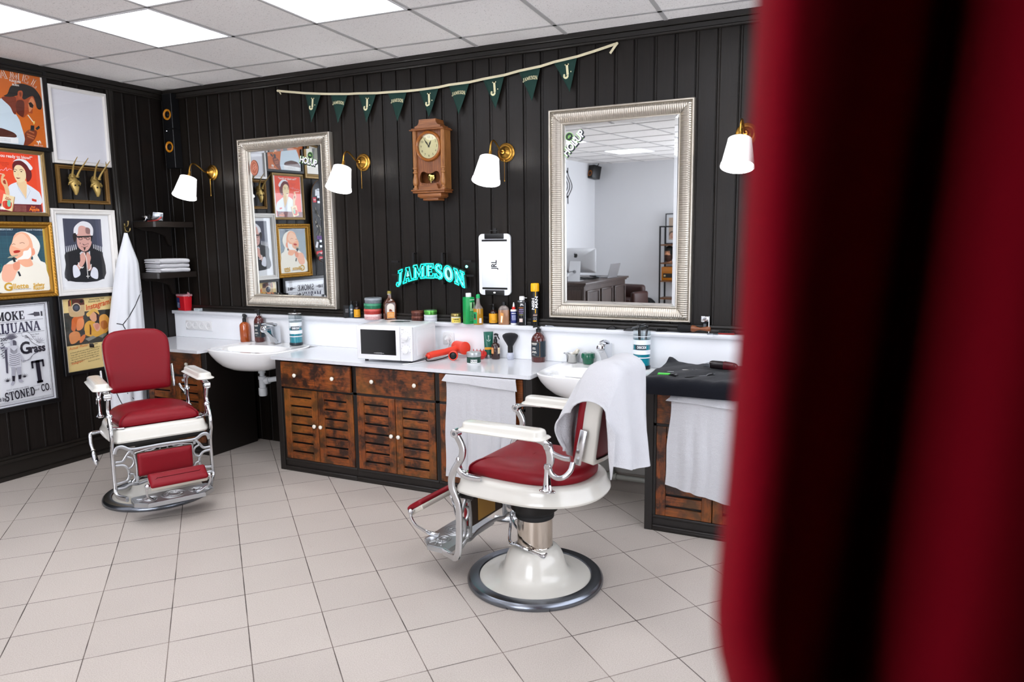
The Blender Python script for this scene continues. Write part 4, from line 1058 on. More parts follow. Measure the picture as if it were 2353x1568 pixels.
    pad(0, .30, .135, .028, CM, 'calf_pad', 'red vinyl calf pad')
    m = MB(mat('brown_iron', '#3a2c20', .5, .3)); m.box(.262, .272, -.152, .152, .248, .39, .003, 1); m.use(mat('plywood_back', '#b4863e', .6)).box(.2585, .262, -.075, .075, .262, .378); part(m, 'calf_pad_backing', t, 'plywood backing in an iron frame')
    # flip foot pad
    FM = T(.577, 0, .290) @ RY(32) @ RZ(90)
    m = MB(mat('pad_tray', '#cfcabf', .35, .5)); m.box(-.15, .15, -.046, .046, -.024, .0, .004, 2, M=FM); part(m, 'pad_tray', t)
    pad(0, .302, .096, .026, FM, 'foot_pad', 'red vinyl foot pad')
    for s in (1, -1):
        m = MB(CHROME)
        m.sphere(.0145, T(.592, s*.163, .275), 16); m.tube([(.592, s*.145, .275), (.592, s*.172, .275)], .009, 12)
        flatbar(m, [(.592, s*.166, .272), (.586, s*.168, .245), (.566, s*.162, .212), (.545, s*.145, .19), (.525, s*.128, .172), (.502, s*.112, .162), (.468, s*.104, .160)], .0085, .0065, ws=[1, .8, .75, .8, .95, 1.2, 1.1]); part(m, 'pad_arm', t)
    # release rod and crank
    m = MB(CHROME)
    m.tube(smooth_path([(.235, -.20, .215), (.15, -.03, .20), (.085, .085, .195), (.04, .098, .196), (-.01, .10, .185), (-.07, .072, .157)], 5), .0075, 10)
    m.tube(smooth_path([(.235, -.20, .215), (.22, -.16, .222), (.14, -.06, .212), (.09, -.03, .20)], 5), .006, 8)
    m.box(-.092, -.058, .05, .085, .148, .166, .004, 2); part(m, 'release_rod', t)
    m = MB(CHROME)
    m.tube(smooth_path([(-.055, -.262, .475), (-.055, -.31, .474), (-.052, -.338, .468), (-.04, -.342, .44)], 5), [.011]*15+[.0115], 14)
    m.tube([(-.041, -.342, .445), (-.03, -.342, .415), (-.018, -.338, .385), (-.014, -.337, .375)], [.0115, .0125, .0105, .014], 14)
    m.tube([(-.013, -.336, .37), (-.008, -.335, .355), (.01, -.33, .315), (.018, -.328, .295), (.022, -.327, .287)], [.0095, .0145, .0165, .0115, .003], 16); part(m, 'crank_lever', t)
    return t
chair = make_chair('red and white vintage barber chair in the middle, white towel thrown over its back')
chair.location = (3.84, -1.33, 0); chair.rotation_euler = (0, 0, R(176))
c2 = copy_tree(chair); c2['label'] = 'red and white vintage barber chair at left, empty, facing the room'
c2.location = (1.20, -1.25, 0); c2.rotation_euler = (0, 0, R(-27))
for ch in c2.children:
    if not ch.name.startswith('base'): ch.location.z -= .03
# ================================================================== framed pictures on the left wall
LM = Matrix(((0, 0, 1, 0), (1, 0, 0, 0), (0, 1, 0, 0), (0, 0, 0, 1)))   # drawing x -> world y, drawing y -> world z, depth -> world x
PX0 = .02
class Art:
    """flat ink shapes printed on one sheet; points are measured positions on the wall plane"""
    def __init__(s, root, zoom=None):
        s.o = root.location; s.m = MBF(); s.z = .0; s.zoom = zoom
    def up(s, k=1): s.z += .00012*k; return s
    def p(s, x, y): # zoomed reading -> (y, z) on the wall, relative to the picture
        P = onx(s.zoom[0]+x/s.zoom[2], s.zoom[1]+y/s.zoom[2], PX0); return (P.y-s.o.y, P.z-s.o.z)
    def P(s, pts): return [s.p(*q) for q in pts]
    def rect(s, a, b, c, d, col): s.m.use(flat(col)); s.up(); s.m.face([(a, c, s.z), (b, c, s.z), (b, d, s.z), (a, d, s.z)], s.M)
    clip = None
    def cut(s, q):
        if not s.clip: return q
        for ax, sg, lim in ((0, 1, s.clip[0]), (0, -1, s.clip[0]), (1, 1, s.clip[1]), (1, -1, s.clip[1])):
            out = []
            for k in range(len(q)):
                a, b = q[k-1], q[k]; da, db = lim-sg*a[ax], lim-sg*b[ax]
                if (da >= 0) != (db >= 0): t = da/(da-db); out.append((a[0]+(b[0]-a[0])*t, a[1]+(b[1]-a[1])*t))
                if db >= 0: out.append(b)
            q = out
            if not q: return []
        return q
    def poly(s, pts, col, raw=False):
        q = s.cut([tuple(p) for p in (pts if raw else s.P(pts))])
        if len(q) < 3: return
        s.m.use(flat(col)); s.up(); s.m.face([(x, y, s.z) for x, y in q], s.M)
    def blob(s, pts, col, raw=False, n=4):
        q = pts if raw else s.P(pts); q = [(v.x, v.y) for v in smooth_path([(x, y, 0) for x, y in q], n, True)]; s.poly(q, col, True)
    def ell(s, c, rx, ry, col, rot=0, n=20):
        x, y = s.p(*c); a = R(rot); q = [(x+rx*cos(t)*cos(a)-ry*sin(t)*sin(a), y+rx*cos(t)*sin(a)+ry*sin(t)*cos(a)) for t in [2*PI*k/n for k in range(n)]]; s.poly(q, col, True)
    def line(s, pts, w, col, raw=False, close=False):
        q = pts if raw else s.P(pts); q = q+[q[0]] if close else q; s.m.use(flat(col)); s.up()
        for Q in stroke_quads(q, w):
            Q = s.cut([(v.x, v.y) for v in Q])
            if len(Q) > 2: s.m.face([(x, y, s.z) for x, y in Q], s.M)
    def curve(s, pts, w, col, n=4, close=False):
        q = [(v.x, v.y) for v in smooth_path([(x, y, 0) for x, y in s.P(pts)], n, close)]; s.line(q, w, col, True, close)
    def text(s, t, c, size, col, rot=0, **kw):
        x, y = c if kw.pop('raw', False) else s.p(*c); s.m.use(flat(col)); s.up(); s.m.text(t, size, s.M @ T(x, y, s.z) @ RZ(rot), **kw)
    def slab(s, t, c, size, col, rot=0, raw=False, outline=None, **kw):
        x, y = c if raw else s.p(*c); s.m.use(flat(col)); s.up()
        for q in slab_polys(t, size, **kw): s.m.face([(a, b, 0) for a, b in q], s.M @ T(x, y, s.z) @ RZ(rot))
    M = LM
    def done(s, root, name='print', label=None, x=0): return part(s.m, name, root, label, loc=(x, 0, 0), sharp=0)

def frame_mesh(m, w, h, prof, beads=0, bead_in=.01, bead_r=.006, bead_h=.02):
    """mitred frame, w (along y) by h (along z); prof: (inset, height off the wall)"""
    rows = []
    for sy, sz in ((-1, -1), (1, -1), (1, 1), (-1, 1)): rows.append([(hh, sy*(w/2-i), sz*(h/2-i)) for i, hh in prof])
    m.loft(rows, close=False, loop=True, smooth=False)
    if beads:
        for (L, f) in ((w, lambda q, e: (q, e*(h/2-bead_in))), (h, lambda q, e: (e*(w/2-bead_in), q))):
            n = int(L/beads)
            for e in (-1, 1):
                for k in range(n):
                    y, z = f(-L/2+L*(k+.5)/n, e); m.sphere(bead_r, T(bead_h, y, z), 8, .8, 1.15 if L == w else 1, 1.15 if L == h else 1)
    return m
def picture(name, label, y0, y1, z0, z1, fmat, prof, cat='picture', group='framed pictures on the dark boarded wall', **kw):
    t = thing(name, label, cat, (0, (y0+y1)/2, (z0+z1)/2), 0, group)
    part(frame_mesh(MB(fmat), y1-y0, z1-z0, prof, **kw), 'frame', t)
    return t
def backing(t, w, h, x, fx, pane=True):
    part(MB(mat('picture_backing', '#2a2622', .8)).box(.002, x-.001, -w/2, w/2, -h/2, h/2), 'backing_board', t)
    if pane:
        m = MBF(PANE); m.face([(fx, -w/2, -h/2), (fx, w/2, -h/2), (fx, w/2, h/2), (fx, -w/2, h/2)]); part(m, 'glass', t)
BLKF = mat('black_frame', '#101012', .3); WHTF = mat('white_frame', '#dedbd6', .35); ANTG = mat('antique_gold', '#8a7148', .45, .6, bump=.3, bscale=150); ORNG = mat('ornate_gold', '#a77a2e', .4, .75, bump=.35, bscale=200)
P_BLK = [(0, 0), (0, .024), (.002, .026), (.022, .026), (.024, .022), (.024, .012)]

# --- 1 orange poster with a man lighting a cigarette
t = picture('framed_poster', 'black framed orange CAMEL poster of a man lighting a cigarette', -1.425, -.958, 2.2145, 2.765, BLKF, P_BLK)
backing(t, .42, .506, .010, .016)
a = Art(t, (0, 140, 7.469)); W2, H2 = .2095, .2525
a.clip = (W2-.0005, H2-.0005); a.rect(-W2, W2, -H2, H2, '#f2efe9'); a.rect(-W2, W2-.012, -H2, H2, '#d2691f')
a.blob([(40, 640), (-140, 760), (-260, 1000), (-300, 1460), (300, 1480), (420, 1440), (440, 1330), (370, 1080), (330, 980), (185, 770)], '#cfe0ea')
a.blob([(40, 640), (95, 610), (180, 600), (300, 640), (290, 900), (240, 890), (185, 780)], '#7a2f15')
a.blob([(300, 560), (430, 560), (580, 590), (620, 720), (575, 810), (570, 900), (520, 895), (470, 920), (440, 960), (395, 965), (290, 870), (290, 700)], '#a8491f')
a.blob([(300, 690), (420, 690), (430, 860), (420, 940), (390, 960), (295, 870)], '#5f2110')
a.blob([(560, 620), (612, 720), (575, 805), (520, 880), (505, 800), (500, 720)], '#d98a5c')
a.blob([(75, 600), (140, 560), (200, 430), (330, 390), (450, 400), (600, 470), (700, 600), (735, 730), (715, 830), (650, 810), (620, 700), (570, 600), (440, 660), (400, 640), (330, 560), (310, 590), (200, 615)], '#17120f')
a.blob([(325, 520), (385, 510), (405, 560), (385, 650), (345, 655), (318, 590)], '#b5532a'); a.blob([(345, 540), (380, 545), (375, 610), (352, 600)], '#7a2f15')
a.poly([(500, 720), (545, 705), (590, 760), (575, 810), (525, 790)], '#1d0f0a')
a.line([(490, 925), (580, 1045)], .007, '#efe6da'); a.blob([(580, 1040), (610, 1040), (595, 1095)], '#f7d77a')
a.blob([(440, 1240), (520, 1180), (640, 1200), (630, 1300), (570, 1390), (500, 1440), (420, 1470), (440, 1350)], '#7d3418')
for q in ((510, 1200, 600, 1240), (470, 1250, 605, 1300), (480, 1290, 590, 1340)): a.line([(q[0], q[1]), (q[2], q[3])], .009, '#b5653c')
a.poly([(540, 1105), (600, 1110), (600, 1195), (535, 1195)], '#22252b'); a.poly([(620, 1155), (680, 1110), (700, 1150), (645, 1190)], '#15171b')
a.blob([(0, 1150), (-200, 1170), (-250, 1300), (100, 1310), (290, 1310), (260, 1240), (120, 1180)], '#4a1d10')
a.poly([(-260, 1280), (325, 1320), (330, 1420), (-260, 1385)], '#eef0f0')
for k in range(2): a.text('SMOOTH FLAVOR SUPERIOR LIGHTS', (60, 1335+k*28), .006, '#777777')
a.poly([(615, 1350), (640, 1385), (655, 1370), (665, 1385), (690, 1362), (715, 1395), (712, 1435), (700, 1400), (680, 1402), (676, 1437), (665, 1437), (660, 1405), (640, 1390)], '#f3ece2')
a.text('GENUINE TASTE', (672, 1455), .0085, '#f3ece2', bold=.02)
for k, (ch, x, y, r) in enumerate((('C', -175, 225, 6), ('A', 60, 225, 2), ('M', 255, 250, -5), ('E', 445, 305, -16), ('L', 600, 385, -30))):
    a.slab(ch, (x, y), .052, '#f3ece2', r, xs=1.25, wt=1.15); a.slab(ch, (x, y), .050, '#d2691f', r, xs=1.25, wt=.62)
a.text('PLEASURE', (265, 350), .0165, '#f3ece2', 0, bold=.03); a.text('TO', (268, 382), .010, '#f3ece2', bold=.03); a.text('BURN', (275, 415), .0165, '#f3ece2', 0, bold=.03)
a.done(t, x=.0105)

# --- 2 blank white frame
t = picture('blank_picture', 'blank white panel picture leaning from the wall top, nothing in it', -.955, -.525, 2.142, 2.674, WHTF, [(0, 0), (0, .028), (.003, .030), (.018, .030), (.024, .022), (.026, .016)])
m = MB(mat('blank_board', '#e6e6ec', .35)); m.box(.002, .016, -.195, .195, -.245, .245); part(m, 'backing_board', t)
m = MBF(PANE); m.face([(.018, -.19, -.24), (.018, .19, -.24), (.018, .19, .24), (.018, -.19, .24)]); part(m, 'glass', t)

# --- 3 nurse poster
t = picture('framed_poster', 'gold framed red poster of a nurse in a white cap holding a cigarette', -1.412, -1.018, 1.768, 2.2085, ANTG, [(0, 0), (0, .016), (.004, .022), (.012, .024), (.016, .018), (.020, .018), (.026, .012)])
backing(t, .345, .393, .008, .013)
a = Art(t, (0, 340, 9.5)); W2, H2 = .172, .196
a.clip = (W2-.0005, H2-.0005); a.rect(-W2, W2, -H2, H2, '#efeeee'); a.rect(-W2+.008, W2-.016, -H2+.006, H2-.002, '#ee4b26')
a.blob([(205, 850), (340, 760), (480, 740), (610, 790), (800, 910), (900, 1010), (915, 1235), (500, 1240), (260, 1240), (230, 1050)], '#e6ecf2')
a.blob([(380, 740), (520, 700), (600, 740), (605, 900), (595, 1100), (560, 1060), (460, 900)], '#f0cfa0')
a.blob([(300, 340), (380, 270), (500, 270), (620, 370), (690, 480), (715, 600), (690, 690), (620, 740), (590, 640), (570, 480), (470, 380), (380, 380), (330, 430), (320, 520), (295, 440)], '#6a1c20')
a.blob([(330, 440), (380, 375), (480, 385), (560, 480), (590, 600), (570, 700), (500, 745), (430, 750), (370, 700), (325, 600), (315, 520)], '#f4dcae')
a.blob([(300, 300), (380, 245), (480, 240), (600, 280), (730, 430), (680, 485), (600, 370), (480, 280), (360, 280)], '#eef2f6')
for x, y in ((345, 510), (485, 515)): a.ell((x, y), .006, .0035, '#4a1518'); a.curve([(x-40, y-30), (x, y-48), (x+48, y-22)], .003, '#5a1a1c')
a.blob([(370, 640), (410, 650), (465, 655), (440, 670), (400, 672)], '#8f2a26'); a.line([(420, 560), (412, 595), (430, 600)], .0015, '#c99f70')
a.blob([(45, 640), (80, 560), (130, 600), (90, 660), (150, 690), (190, 800), (230, 1020), (150, 1010), (110, 860), (45, 750)], '#e8bd8d'); a.blob([(85, 720), (130, 700), (150, 790), (95, 770)], '#a83a22')
a.line([(-120, 540), (75, 570)], .004, '#f6ece0')
a.line([(395, 760), (430, 900), (590, 1130)], .0014, '#9aa6bb'); a.line([(640, 870), (680, 940), (600, 1110)], .0014, '#9aa6bb'); a.poly([(715, 1105), (815, 1130), (815, 1180), (718, 1155)], '#d3402c')
a.poly([(-330, 1205), (920, 1240), (940, 1405), (-330, 1390)], '#6a1420')
a.poly([(95, 1000), (330, 1065), (275, 1385), (35, 1325)], '#f0dcae'); a.poly([(330, 1065), (345, 1070), (300, 1380), (275, 1385)], '#b98f5a')
a.blob([(80, 1170), (150, 1150), (200, 1165), (270, 1200), (260, 1300), (190, 1340), (110, 1310), (75, 1250)], '#d8361c'); a.blob([(185, 1145), (235, 1145), (250, 1200), (245, 1270), (205, 1285), (175, 1240)], '#7fc9a8')
a.text('Red', (175, 1082), .011, '#c44a1c', -6, bold=.03); a.text('Apple', (190, 1115), .016, '#c44a1c', -6, bold=.03)
a.text('Red', (742, 1290), .017, '#f07a28', -1, bold=.04); a.text('Apple', (768, 1345), .030, '#f07a28', -1, bold=.04, xs=.95)
for k in range(6): a.text('wholesome flavor in every pack', (460, 1262+k*23), .0068, '#d9a08a', xs=.9)
a.text('\u201cYou ready to blow?\u201d', (330, 190), .029, '#fbf1ea', 0, bold=.02, xs=.92)
for k, s_ in enumerate(('the finest tobacco', 'in every last way', 'that truly')): a.text(s_, (110, 318+k*34), .0085, '#8d1f18')
a.curve([(-160, 510), (-60, 470), (0, 500), (40, 470), (90, 490), (150, 430), (160, 500), (210, 460), (270, 475)], .003, '#f5b0b8')
a.done(t, x=.0085)

# --- 4 antler skulls in an empty frame
t = picture('antler_picture', 'empty gilt frame round two roe deer skulls, below the blank white panel', -.943, -.553, 1.866, 2.133, mat('old_gilt', '#7a5a2c', .5, .45, bump=.4, bscale=130), [(0, 0), (0, .018), (.004, .024), (.012, .024), (.017, .016), (.020, .019), (.026, .015), (.026, 0)], 'frame', beads=.016, bead_in=.006, bead_r=.0045, bead_h=.022)
BONE = mat('gold_bone', '#b59a5a', .38, .55, bump=.3, bscale=90)
def skull(y, z, tines, label):
    s_ = thing('antler_skull', label, 'skull', (.0, y, z), 0, 'gold deer skulls')
    m = MB(BONE); secs = [(.040, .012, .016, .05), (.05, .03, .022, .02), (.058, .034, .026, -.01), (.066, .026, .022, -.04), (.07, .016, .016, -.07), (.066, .008, .009, -.09)]
    rings = []
    for cx, ry, rx, cz in secs: rings.append([(cx-.012+rx*sin(2*PI*k/18), ry*cos(2*PI*k/18), cz) for k in range(18)])
    m.loft(rings, True, True, True); m.sphere(.022, T(.03, 0, .04), 14)
    m.tube([(.0, 0, .03), (.035, 0, .03)], .012, 10)
    for e in (1, -1):
        m.tube([(.06, e*.02, .005), (.052, e*.04, -.008), (.044, e*.042, -.022)], [.009, .007, .003], 8)
    part(m, 'skull', s_)
    for e in (1, -1):
        m = MB(mat('eye_hole', '#14100a', .8)).sphere(.006, T(.077, e*.014, -.024), 10); part(m, 'eye_socket', s_)
        m = MB(BONE); m.cyl(.013, 0, .008, 12, M=T(.058, e*.018, .036) @ RY(25))
        L = smooth_path([(.058, e*.018, .04), (.078, e*.024, .075), (.115, e*.036, .12), (.165, e*.040, .165)], 5)
        m.tube(L, [.0095-.0075*k/(len(L)-1) for k in range(len(L))], 10)
        if tines:
            m.tube([L[11], L[11]+Vector((.012, e*-.012, .03))], [.005, .0015], 8); m.tube([L[9], L[9]+Vector((.022, e*.002, .012))], [.005, .0015], 8)
        part(m, 'antler', s_)
skull(-.842, 2.014, False, 'gold deer skull with plain antlers, left one in the gilt frame')
skull(-.676, 2.008, True, 'gold deer skull with forked antlers, right one in the gilt frame')

# --- 5 shaving baby poster
t = picture('framed_poster', 'ornate gold framed vintage poster of a baby with shaving foam', -1.458, -1.018, 1.212, 1.730, ORNG, [(0, 0), (0, .022), (.004, .030), (.014, .034), (.022, .028), (.027, .020), (.030, .026), (.036, .026), (.042, .016), (.046, .010)], beads=.021, bead_in=.012, bead_r=.0075, bead_h=.032)
backing(t, .35, .43, .008, .0095)
a = Art(t, (0, 500, 8.25)); W2, H2 = .174, .214
a.clip = (W2-.0005, H2-.0005); a.rect(-W2, W2, -H2, H2, '#c6a436'); a.rect(-W2+.006, W2-.014, -H2, H2, '#2b5563')
a.rect(-W2+.006, W2-.014, H2-.05, H2, '#1f3c50')
for k in range(9): yy = -W2+.02+k*.037; a.rect(yy, yy+.0012, -H2+.1, H2, '#1d3f4a' if k % 2 else '#44707c')
for k in range(9): zz = H2-.03-k*.034; a.rect(-W2+.006, W2-.014, zz, zz+.0012, '#1d3f4a' if k % 2 else '#3f6a76')
a.blob([(-80, 1410), (60, 1000), (150, 870), (300, 800), (640, 800), (860, 860), (900, 1000), (930, 1400)], '#efeadb')
a.blob([(300, 310), (420, 265), (560, 290), (700, 380), (775, 540), (720, 720), (640, 760), (560, 500), (420, 300)], '#efece0'); a.blob([(700, 690), (790, 830), (870, 860), (860, 960), (760, 880), (640, 800)], '#efece0')
a.blob([(240, 480), (290, 330), (420, 275), (540, 320), (610, 430), (640, 560), (640, 700), (600, 780), (640, 900), (500, 940), (380, 860), (330, 780), (230, 720), (195, 640), (200, 560)], '#f0b08e')
a.blob([(280, 400), (420, 300), (540, 400), (560, 520), (440, 600), (300, 560), (240, 520)], '#f5c6a8')
a.blob([(620, 600), (660, 590), (680, 680), (640, 720), (610, 690)], '#ee9f80')
a.blob([(270, 640), (330, 620), (400, 630), (370, 665), (290, 675)], '#b3281c'); a.curve([(245, 515), (270, 500), (305, 512)], .003, '#8a4a36'); a.curve([(385, 488), (440, 475), (480, 495)], .003, '#8a4a36')
a.blob([(330, 800), (440, 720), (460, 640), (540, 620), (590, 570), (610, 700), (560, 780), (480, 790)], '#f3efe8')
a.blob([(100, 900), (260, 880), (380, 830), (390, 940), (330, 1040), (270, 1180), (160, 1230), (60, 1180), (50, 1030)], '#f0b498'); a.blob([(265, 880), (370, 830), (395, 920), (370, 990), (280, 990)], '#e89a7c')
a.poly([(235, 760), (280, 745), (315, 840), (275, 850)], '#18222a'); a.poly([(345, 1030), (375, 1020), (415, 1105), (380, 1120)], '#18222a'); a.poly([(150, 770), (200, 735), (350, 705), (355, 720), (240, 765)], '#a8a58c')
a.text('BEGIN EARLY', (130, 228), .0145, '#c9d6da', bold=.02); a.text('SHAVE YOURSELF', (665, 235), .0145, '#c9d6da', bold=.02)
a.text('G', (170, 1325), .075, '#c79a2e', bold=.03); a.text('illette', (395, 1305), .049, '#d9a93c', bold=.02); a.text('Safety', (750, 1278), .032, '#d9a93c', bold=.03); a.text('Razor', (750, 1338), .032, '#d9a93c', bold=.03)
a.text('NO STROPPING NO HONING', (420, 1362), .010, '#8d8aa8', xs=.95)
a.done(t, x=.0085)

# --- 6 portrait photograph of a tattooed man
t = picture('framed_photograph', 'white framed photograph of a white-haired man in glasses with clasped hands', -1.017, -.537, 1.210, 1.826, WHTF, [(0, 0), (0, .032), (.003, .035), (.012, .035), (.015, .030), (.026, .026), (.030, .029), (.034, .026), (.040, .016), (.041, .010)])
backing(t, .40, .536, .008, .0105)
a = Art(t, (110, 470, 7.129)); W2, H2 = .199, .267
a.rect(-W2, W2, -H2, H2, '#e9eaec'); a.poly([(255, 228), (880, 242), (945, 1222), (340, 1258)], '#3d4052')
a.poly([(790, 240), (880, 242), (945, 1222), (870, 1226)], '#474b60')
a.blob([(300, 800), (480, 700), (620, 760), (720, 640), (860, 720), (905, 780), (938, 1215), (345, 1250), (310, 980)], '#1a1a20')
a.blob([(490, 520), (500, 380), (580, 340), (700, 400), (725, 520), (730, 640), (680, 740), (610, 770), (530, 720), (495, 640)], '#d9a79c')
a.blob([(440, 480), (445, 380), (520, 300), (600, 275), (700, 310), (755, 400), (750, 510), (715, 500), (690, 420), (590, 350), (520, 370), (505, 480), (470, 490)], '#e6e6ea')
a.blob([(420, 500), (470, 470), (480, 560), (450, 620)], '#241c1c')
a.poly([(440, 470), (500, 520), (750, 510), (745, 530), (500, 545)], '#101013')
for x, w_ in ((550, .012), (670, .0115)):
    c = (x, 560); a.ell(c, w_+.004, .0105, '#101013'); a.ell(c, w_, .0072, '#cf9c90')
a.poly([(600, 545), (640, 540), (640, 552), (600, 556)], '#101013'); a.poly([(715, 515), (745, 515), (730, 610), (718, 600)], '#101013')
a.blob([(635, 380), (700, 400), (700, 480), (640, 470)], '#8f6a66'); a.blob([(580, 640), (620, 660), (660, 640), (640, 660), (600, 668)], '#5a3a38'); a.curve([(560, 690), (620, 700), (670, 680)], .003, '#7a4a44'); a.poly([(595, 705), (635, 705), (617, 765)], '#2a1a1a')
a.ell((543, 635), .004, .005, '#8f6a66'); a.ell((672, 645), .004, .005, '#8f6a66')
for k in range(6):
    x = 320+k*30; a.poly([(x-12, 690-k*6), (x-4, 680-k*6), (x+14, 770-k*9), (x+2, 790-k*9)], '#d4d6da')
for k in range(6):
    x = 752+k*28; a.poly([(x, 655+k*8), (x+10, 652+k*8), (x+18, 720+k*12), (x+6, 724+k*12)], '#d4d6da')
a.poly([(530, 800), (560, 770), (600, 780), (560, 880)], '#c4c6cc'); a.poly([(660, 790), (700, 760), (705, 850)], '#c4c6cc')
a.blob([(540, 830), (610, 780), (630, 850), (610, 960), (540, 1060), (500, 1080), (480, 1010), (540, 930)], '#d29e90'); a.blob([(640, 820), (660, 780), (715, 860), (700, 960), (730, 1040), (690, 1090), (650, 1000), (630, 900)], '#cf988a')
a.line([(600, 800), (650, 790)], .0015, '#9a6a60')
a.blob([(420, 1020), (480, 1000), (540, 1110), (530, 1170), (440, 1195)], '#d9dbe4'); a.blob([(750, 1030), (825, 1075), (825, 1220), (710, 1170)], '#d9dbe4')
a.curve([(510, 950), (520, 1010), (570, 1040), (595, 1020)], .006, '#ebe9e6'); a.curve([(720, 980), (710, 1050), (670, 1085)], .006, '#ebe9e6'); a.curve([(600, 790), (640, 880), (650, 1000), (660, 1120), (668, 1210)], .005, '#e8e8e4'); a.line([(640, 1178), (695, 1176)], .005, '#e8e8e4')
a.curve([(585, 1290), (680, 1275), (770, 1285)], .0012, '#b9bac2'); a.curve([(560, 1312), (680, 1300), (770, 1308)], .0012, '#c4c5cc')
a.done(t, x=.0085)

# --- 7 black and white letterpress poster
t = picture('framed_poster', 'black framed black-and-white poster with SMOKE MARIJUANA lettering', -1.672, -1.066, .462, 1.2105, BLKF, [(0, 0), (0, .026), (.003, .028), (.028, .028), (.031, .024), (.031, .012)])
backing(t, .545, .70, .010, .015)
a = Art(t, (0, 680, 5.807)); W2, H2 = .272, .349
INK = '#1c1926'
a.clip = (W2-.0005, H2-.0005); a.rect(-W2, W2, -H2, H2, '#e3e5ea')
for i, w_ in ((.016, .004), (.026, .0015)):
    for q in ((-W2+i, W2-i, H2-i-w_, H2-i), (-W2+i, W2-i, -H2+i, -H2+i+w_), (-W2+i, -W2+i+w_, -H2+i, H2-i), (W2-i-w_, W2-i, -H2+i, H2-i)): a.rect(*q, INK)
def hand_sign(x, s):
    a.poly([(x+s*px, y) for px, y in ((0, .265), (.045, .272), (.05, .28), (.085, .276), (.088, .25), (.05, .248), (.045, .258))], '#3a3742', True); a.rect(min(x+s*.094, x+s*.106), max(x+s*.094, x+s*.106), .247, .28, INK)
hand_sign(.127, 1); hand_sign(-.127, -1)
a.slab('SMOKE', (0, .265), .058, INK, 0, True, xs=.92, wt=1.1)
a.rect(-.235, .235, .226, .228, INK)
a.slab('MARIJUANA', (0, .184), .068, '#3a3750', 0, True, xs=.92, sp=-.02)
a.rect(-.235, .235, .142, .144, INK)
a.text('Sold by your local', (.145, .126), .014, '#555560', raw=True); a.text('dope peddler ......', (.145, .110), .014, '#555560', raw=True)
a.text('$1.00', (-.15, .115), .026, INK, raw=True, bold=.02); a.text('200', (-.038, .113), .030, INK, raw=True, bold=.02); a.text('PER PART OZ', (-.03, .09), .009, INK, raw=True)
for k in range(7):
    an = R(20+k*23); a.poly([(.185, .065), (.185+.03*cos(an+.18), .065+.022*sin(an+.18)), (.185+.05*cos(an), .065+.04*sin(an)), (.185+.03*cos(an-.18), .065+.022*sin(an-.18))], '#b9bac2', True)
a.curve([(300, 520), (380, 515), (450, 600), (540, 650), (600, 645)], .026, INK); a.curve([(302, 520), (380, 515), (450, 600), (540, 650), (598, 645)], .022, '#e3e5ea')
a.text('Superior', (395, 560), .017, INK, -38); a.text('Pot', (515, 625), .017, INK, -22)
a.text('G', (345, 705), .115, INK, bold=.03, xs=.85); a.text('rass', (510, 700), .078, INK, bold=.035, xs=.85)
# figure with a plumed head-dress
for k in range(11):
    an = R(25+k*13); x, z = a.p(160, 590); a.poly([(x, z), (x+.03*cos(an+.1), z+.03*sin(an+.1)), (x+.052*cos(an), z+.052*sin(an)), (x+.03*cos(an-.1), z+.03*sin(an-.1))], '#5a5866', True)
a.blob([(140, 610), (180, 590), (215, 620), (210, 670), (170, 690), (145, 660)], '#a9a9b4'); a.blob([(175, 600), (220, 610), (222, 690), (190, 700)], '#55535f')
a.blob([(95, 700), (150, 670), (240, 670), (270, 760), (290, 900), (260, 960), (160, 960), (110, 880)], '#c3c4cc'); a.poly([(0, 680), (100, 690), (115, 720), (10, 705)], '#8b8a97'); a.poly([(65, 720), (100, 715), (115, 1040), (90, 1030)], '#4a4856')
for k in range(6): a.curve([(130, 780+k*28), (190, 800+k*26), (270, 770+k*28)], .0028, '#3f3d4a')
for k in range(4): a.curve([(140, 700+k*16), (190, 740+k*12), (235, 700+k*16)], .0022, '#4c4a57')
a.poly([(160, 950), (210, 955), (205, 1080), (165, 1080)], '#a3a3ae'); a.poly([(220, 955), (285, 945), (290, 1060), (245, 1070)], '#a3a3ae'); a.poly([(165, 1070), (205, 1070), (200, 1150), (170, 1150)], INK); a.poly([(247, 1060), (290, 1050), (285, 1110), (250, 1115)], INK)
a.blob([(165, 1145), (200, 1150), (180, 1195), (150, 1190)], '#a3a3ae'); a.blob([(250, 1115), (290, 1120), (315, 1150), (260, 1150)], '#a3a3ae'); a.poly([(260, 760), (285, 780), (330, 860), (310, 890), (275, 830)], '#b3b3bd'); a.curve([(310, 870), (400, 850), (440, 790), (510, 750)], .003, '#4a4856'); a.curve([(310, 885), (380, 850), (460, 770), (510, 748)], .002, '#4a4856')
for x, y in ((105, 1150), (330, 1090)):
    for k in range(7):
        an = R(20+k*23); X, Z = a.p(x, y); a.poly([(X-.004, Z), (X+.035*cos(an), Z+.03*sin(an)), (X+.004, Z)], '#23212c', True)
for k in range(9):
    x, z = a.p(20+(k % 3)*14, 640+k*24); a.line([(x-.006, z), (x+.008, z+.004)], .006, '#4a4856', True)
a.slab('T', (515, 1010), .158, INK, 2, xs=.78, wt=1.15); a.slab('O', (-.215, -.09), .15, INK, 0, True, xs=.8)
a.rect(-.245, -.105, -.245, -.235, INK) if False else None
a.text("DON'T SMOKE AND DRIVE", (235, 1240), .012, '#55535f'); a.text('LEGAL NOTICE ON EVERY PACK', (540, 1190), .007, '#77757f')
a.text('Approved by', (-.135, -.283), .036, INK, raw=True, bold=.02, xs=.72); a.slab('STONED', (.025, -.268), .058, INK, 3, True, xs=.72); a.text('and', (.138, -.258), .022, INK, 3, raw=True); a.slab('CO.', (.200, -.252), .050, INK, 3, True, xs=.72)
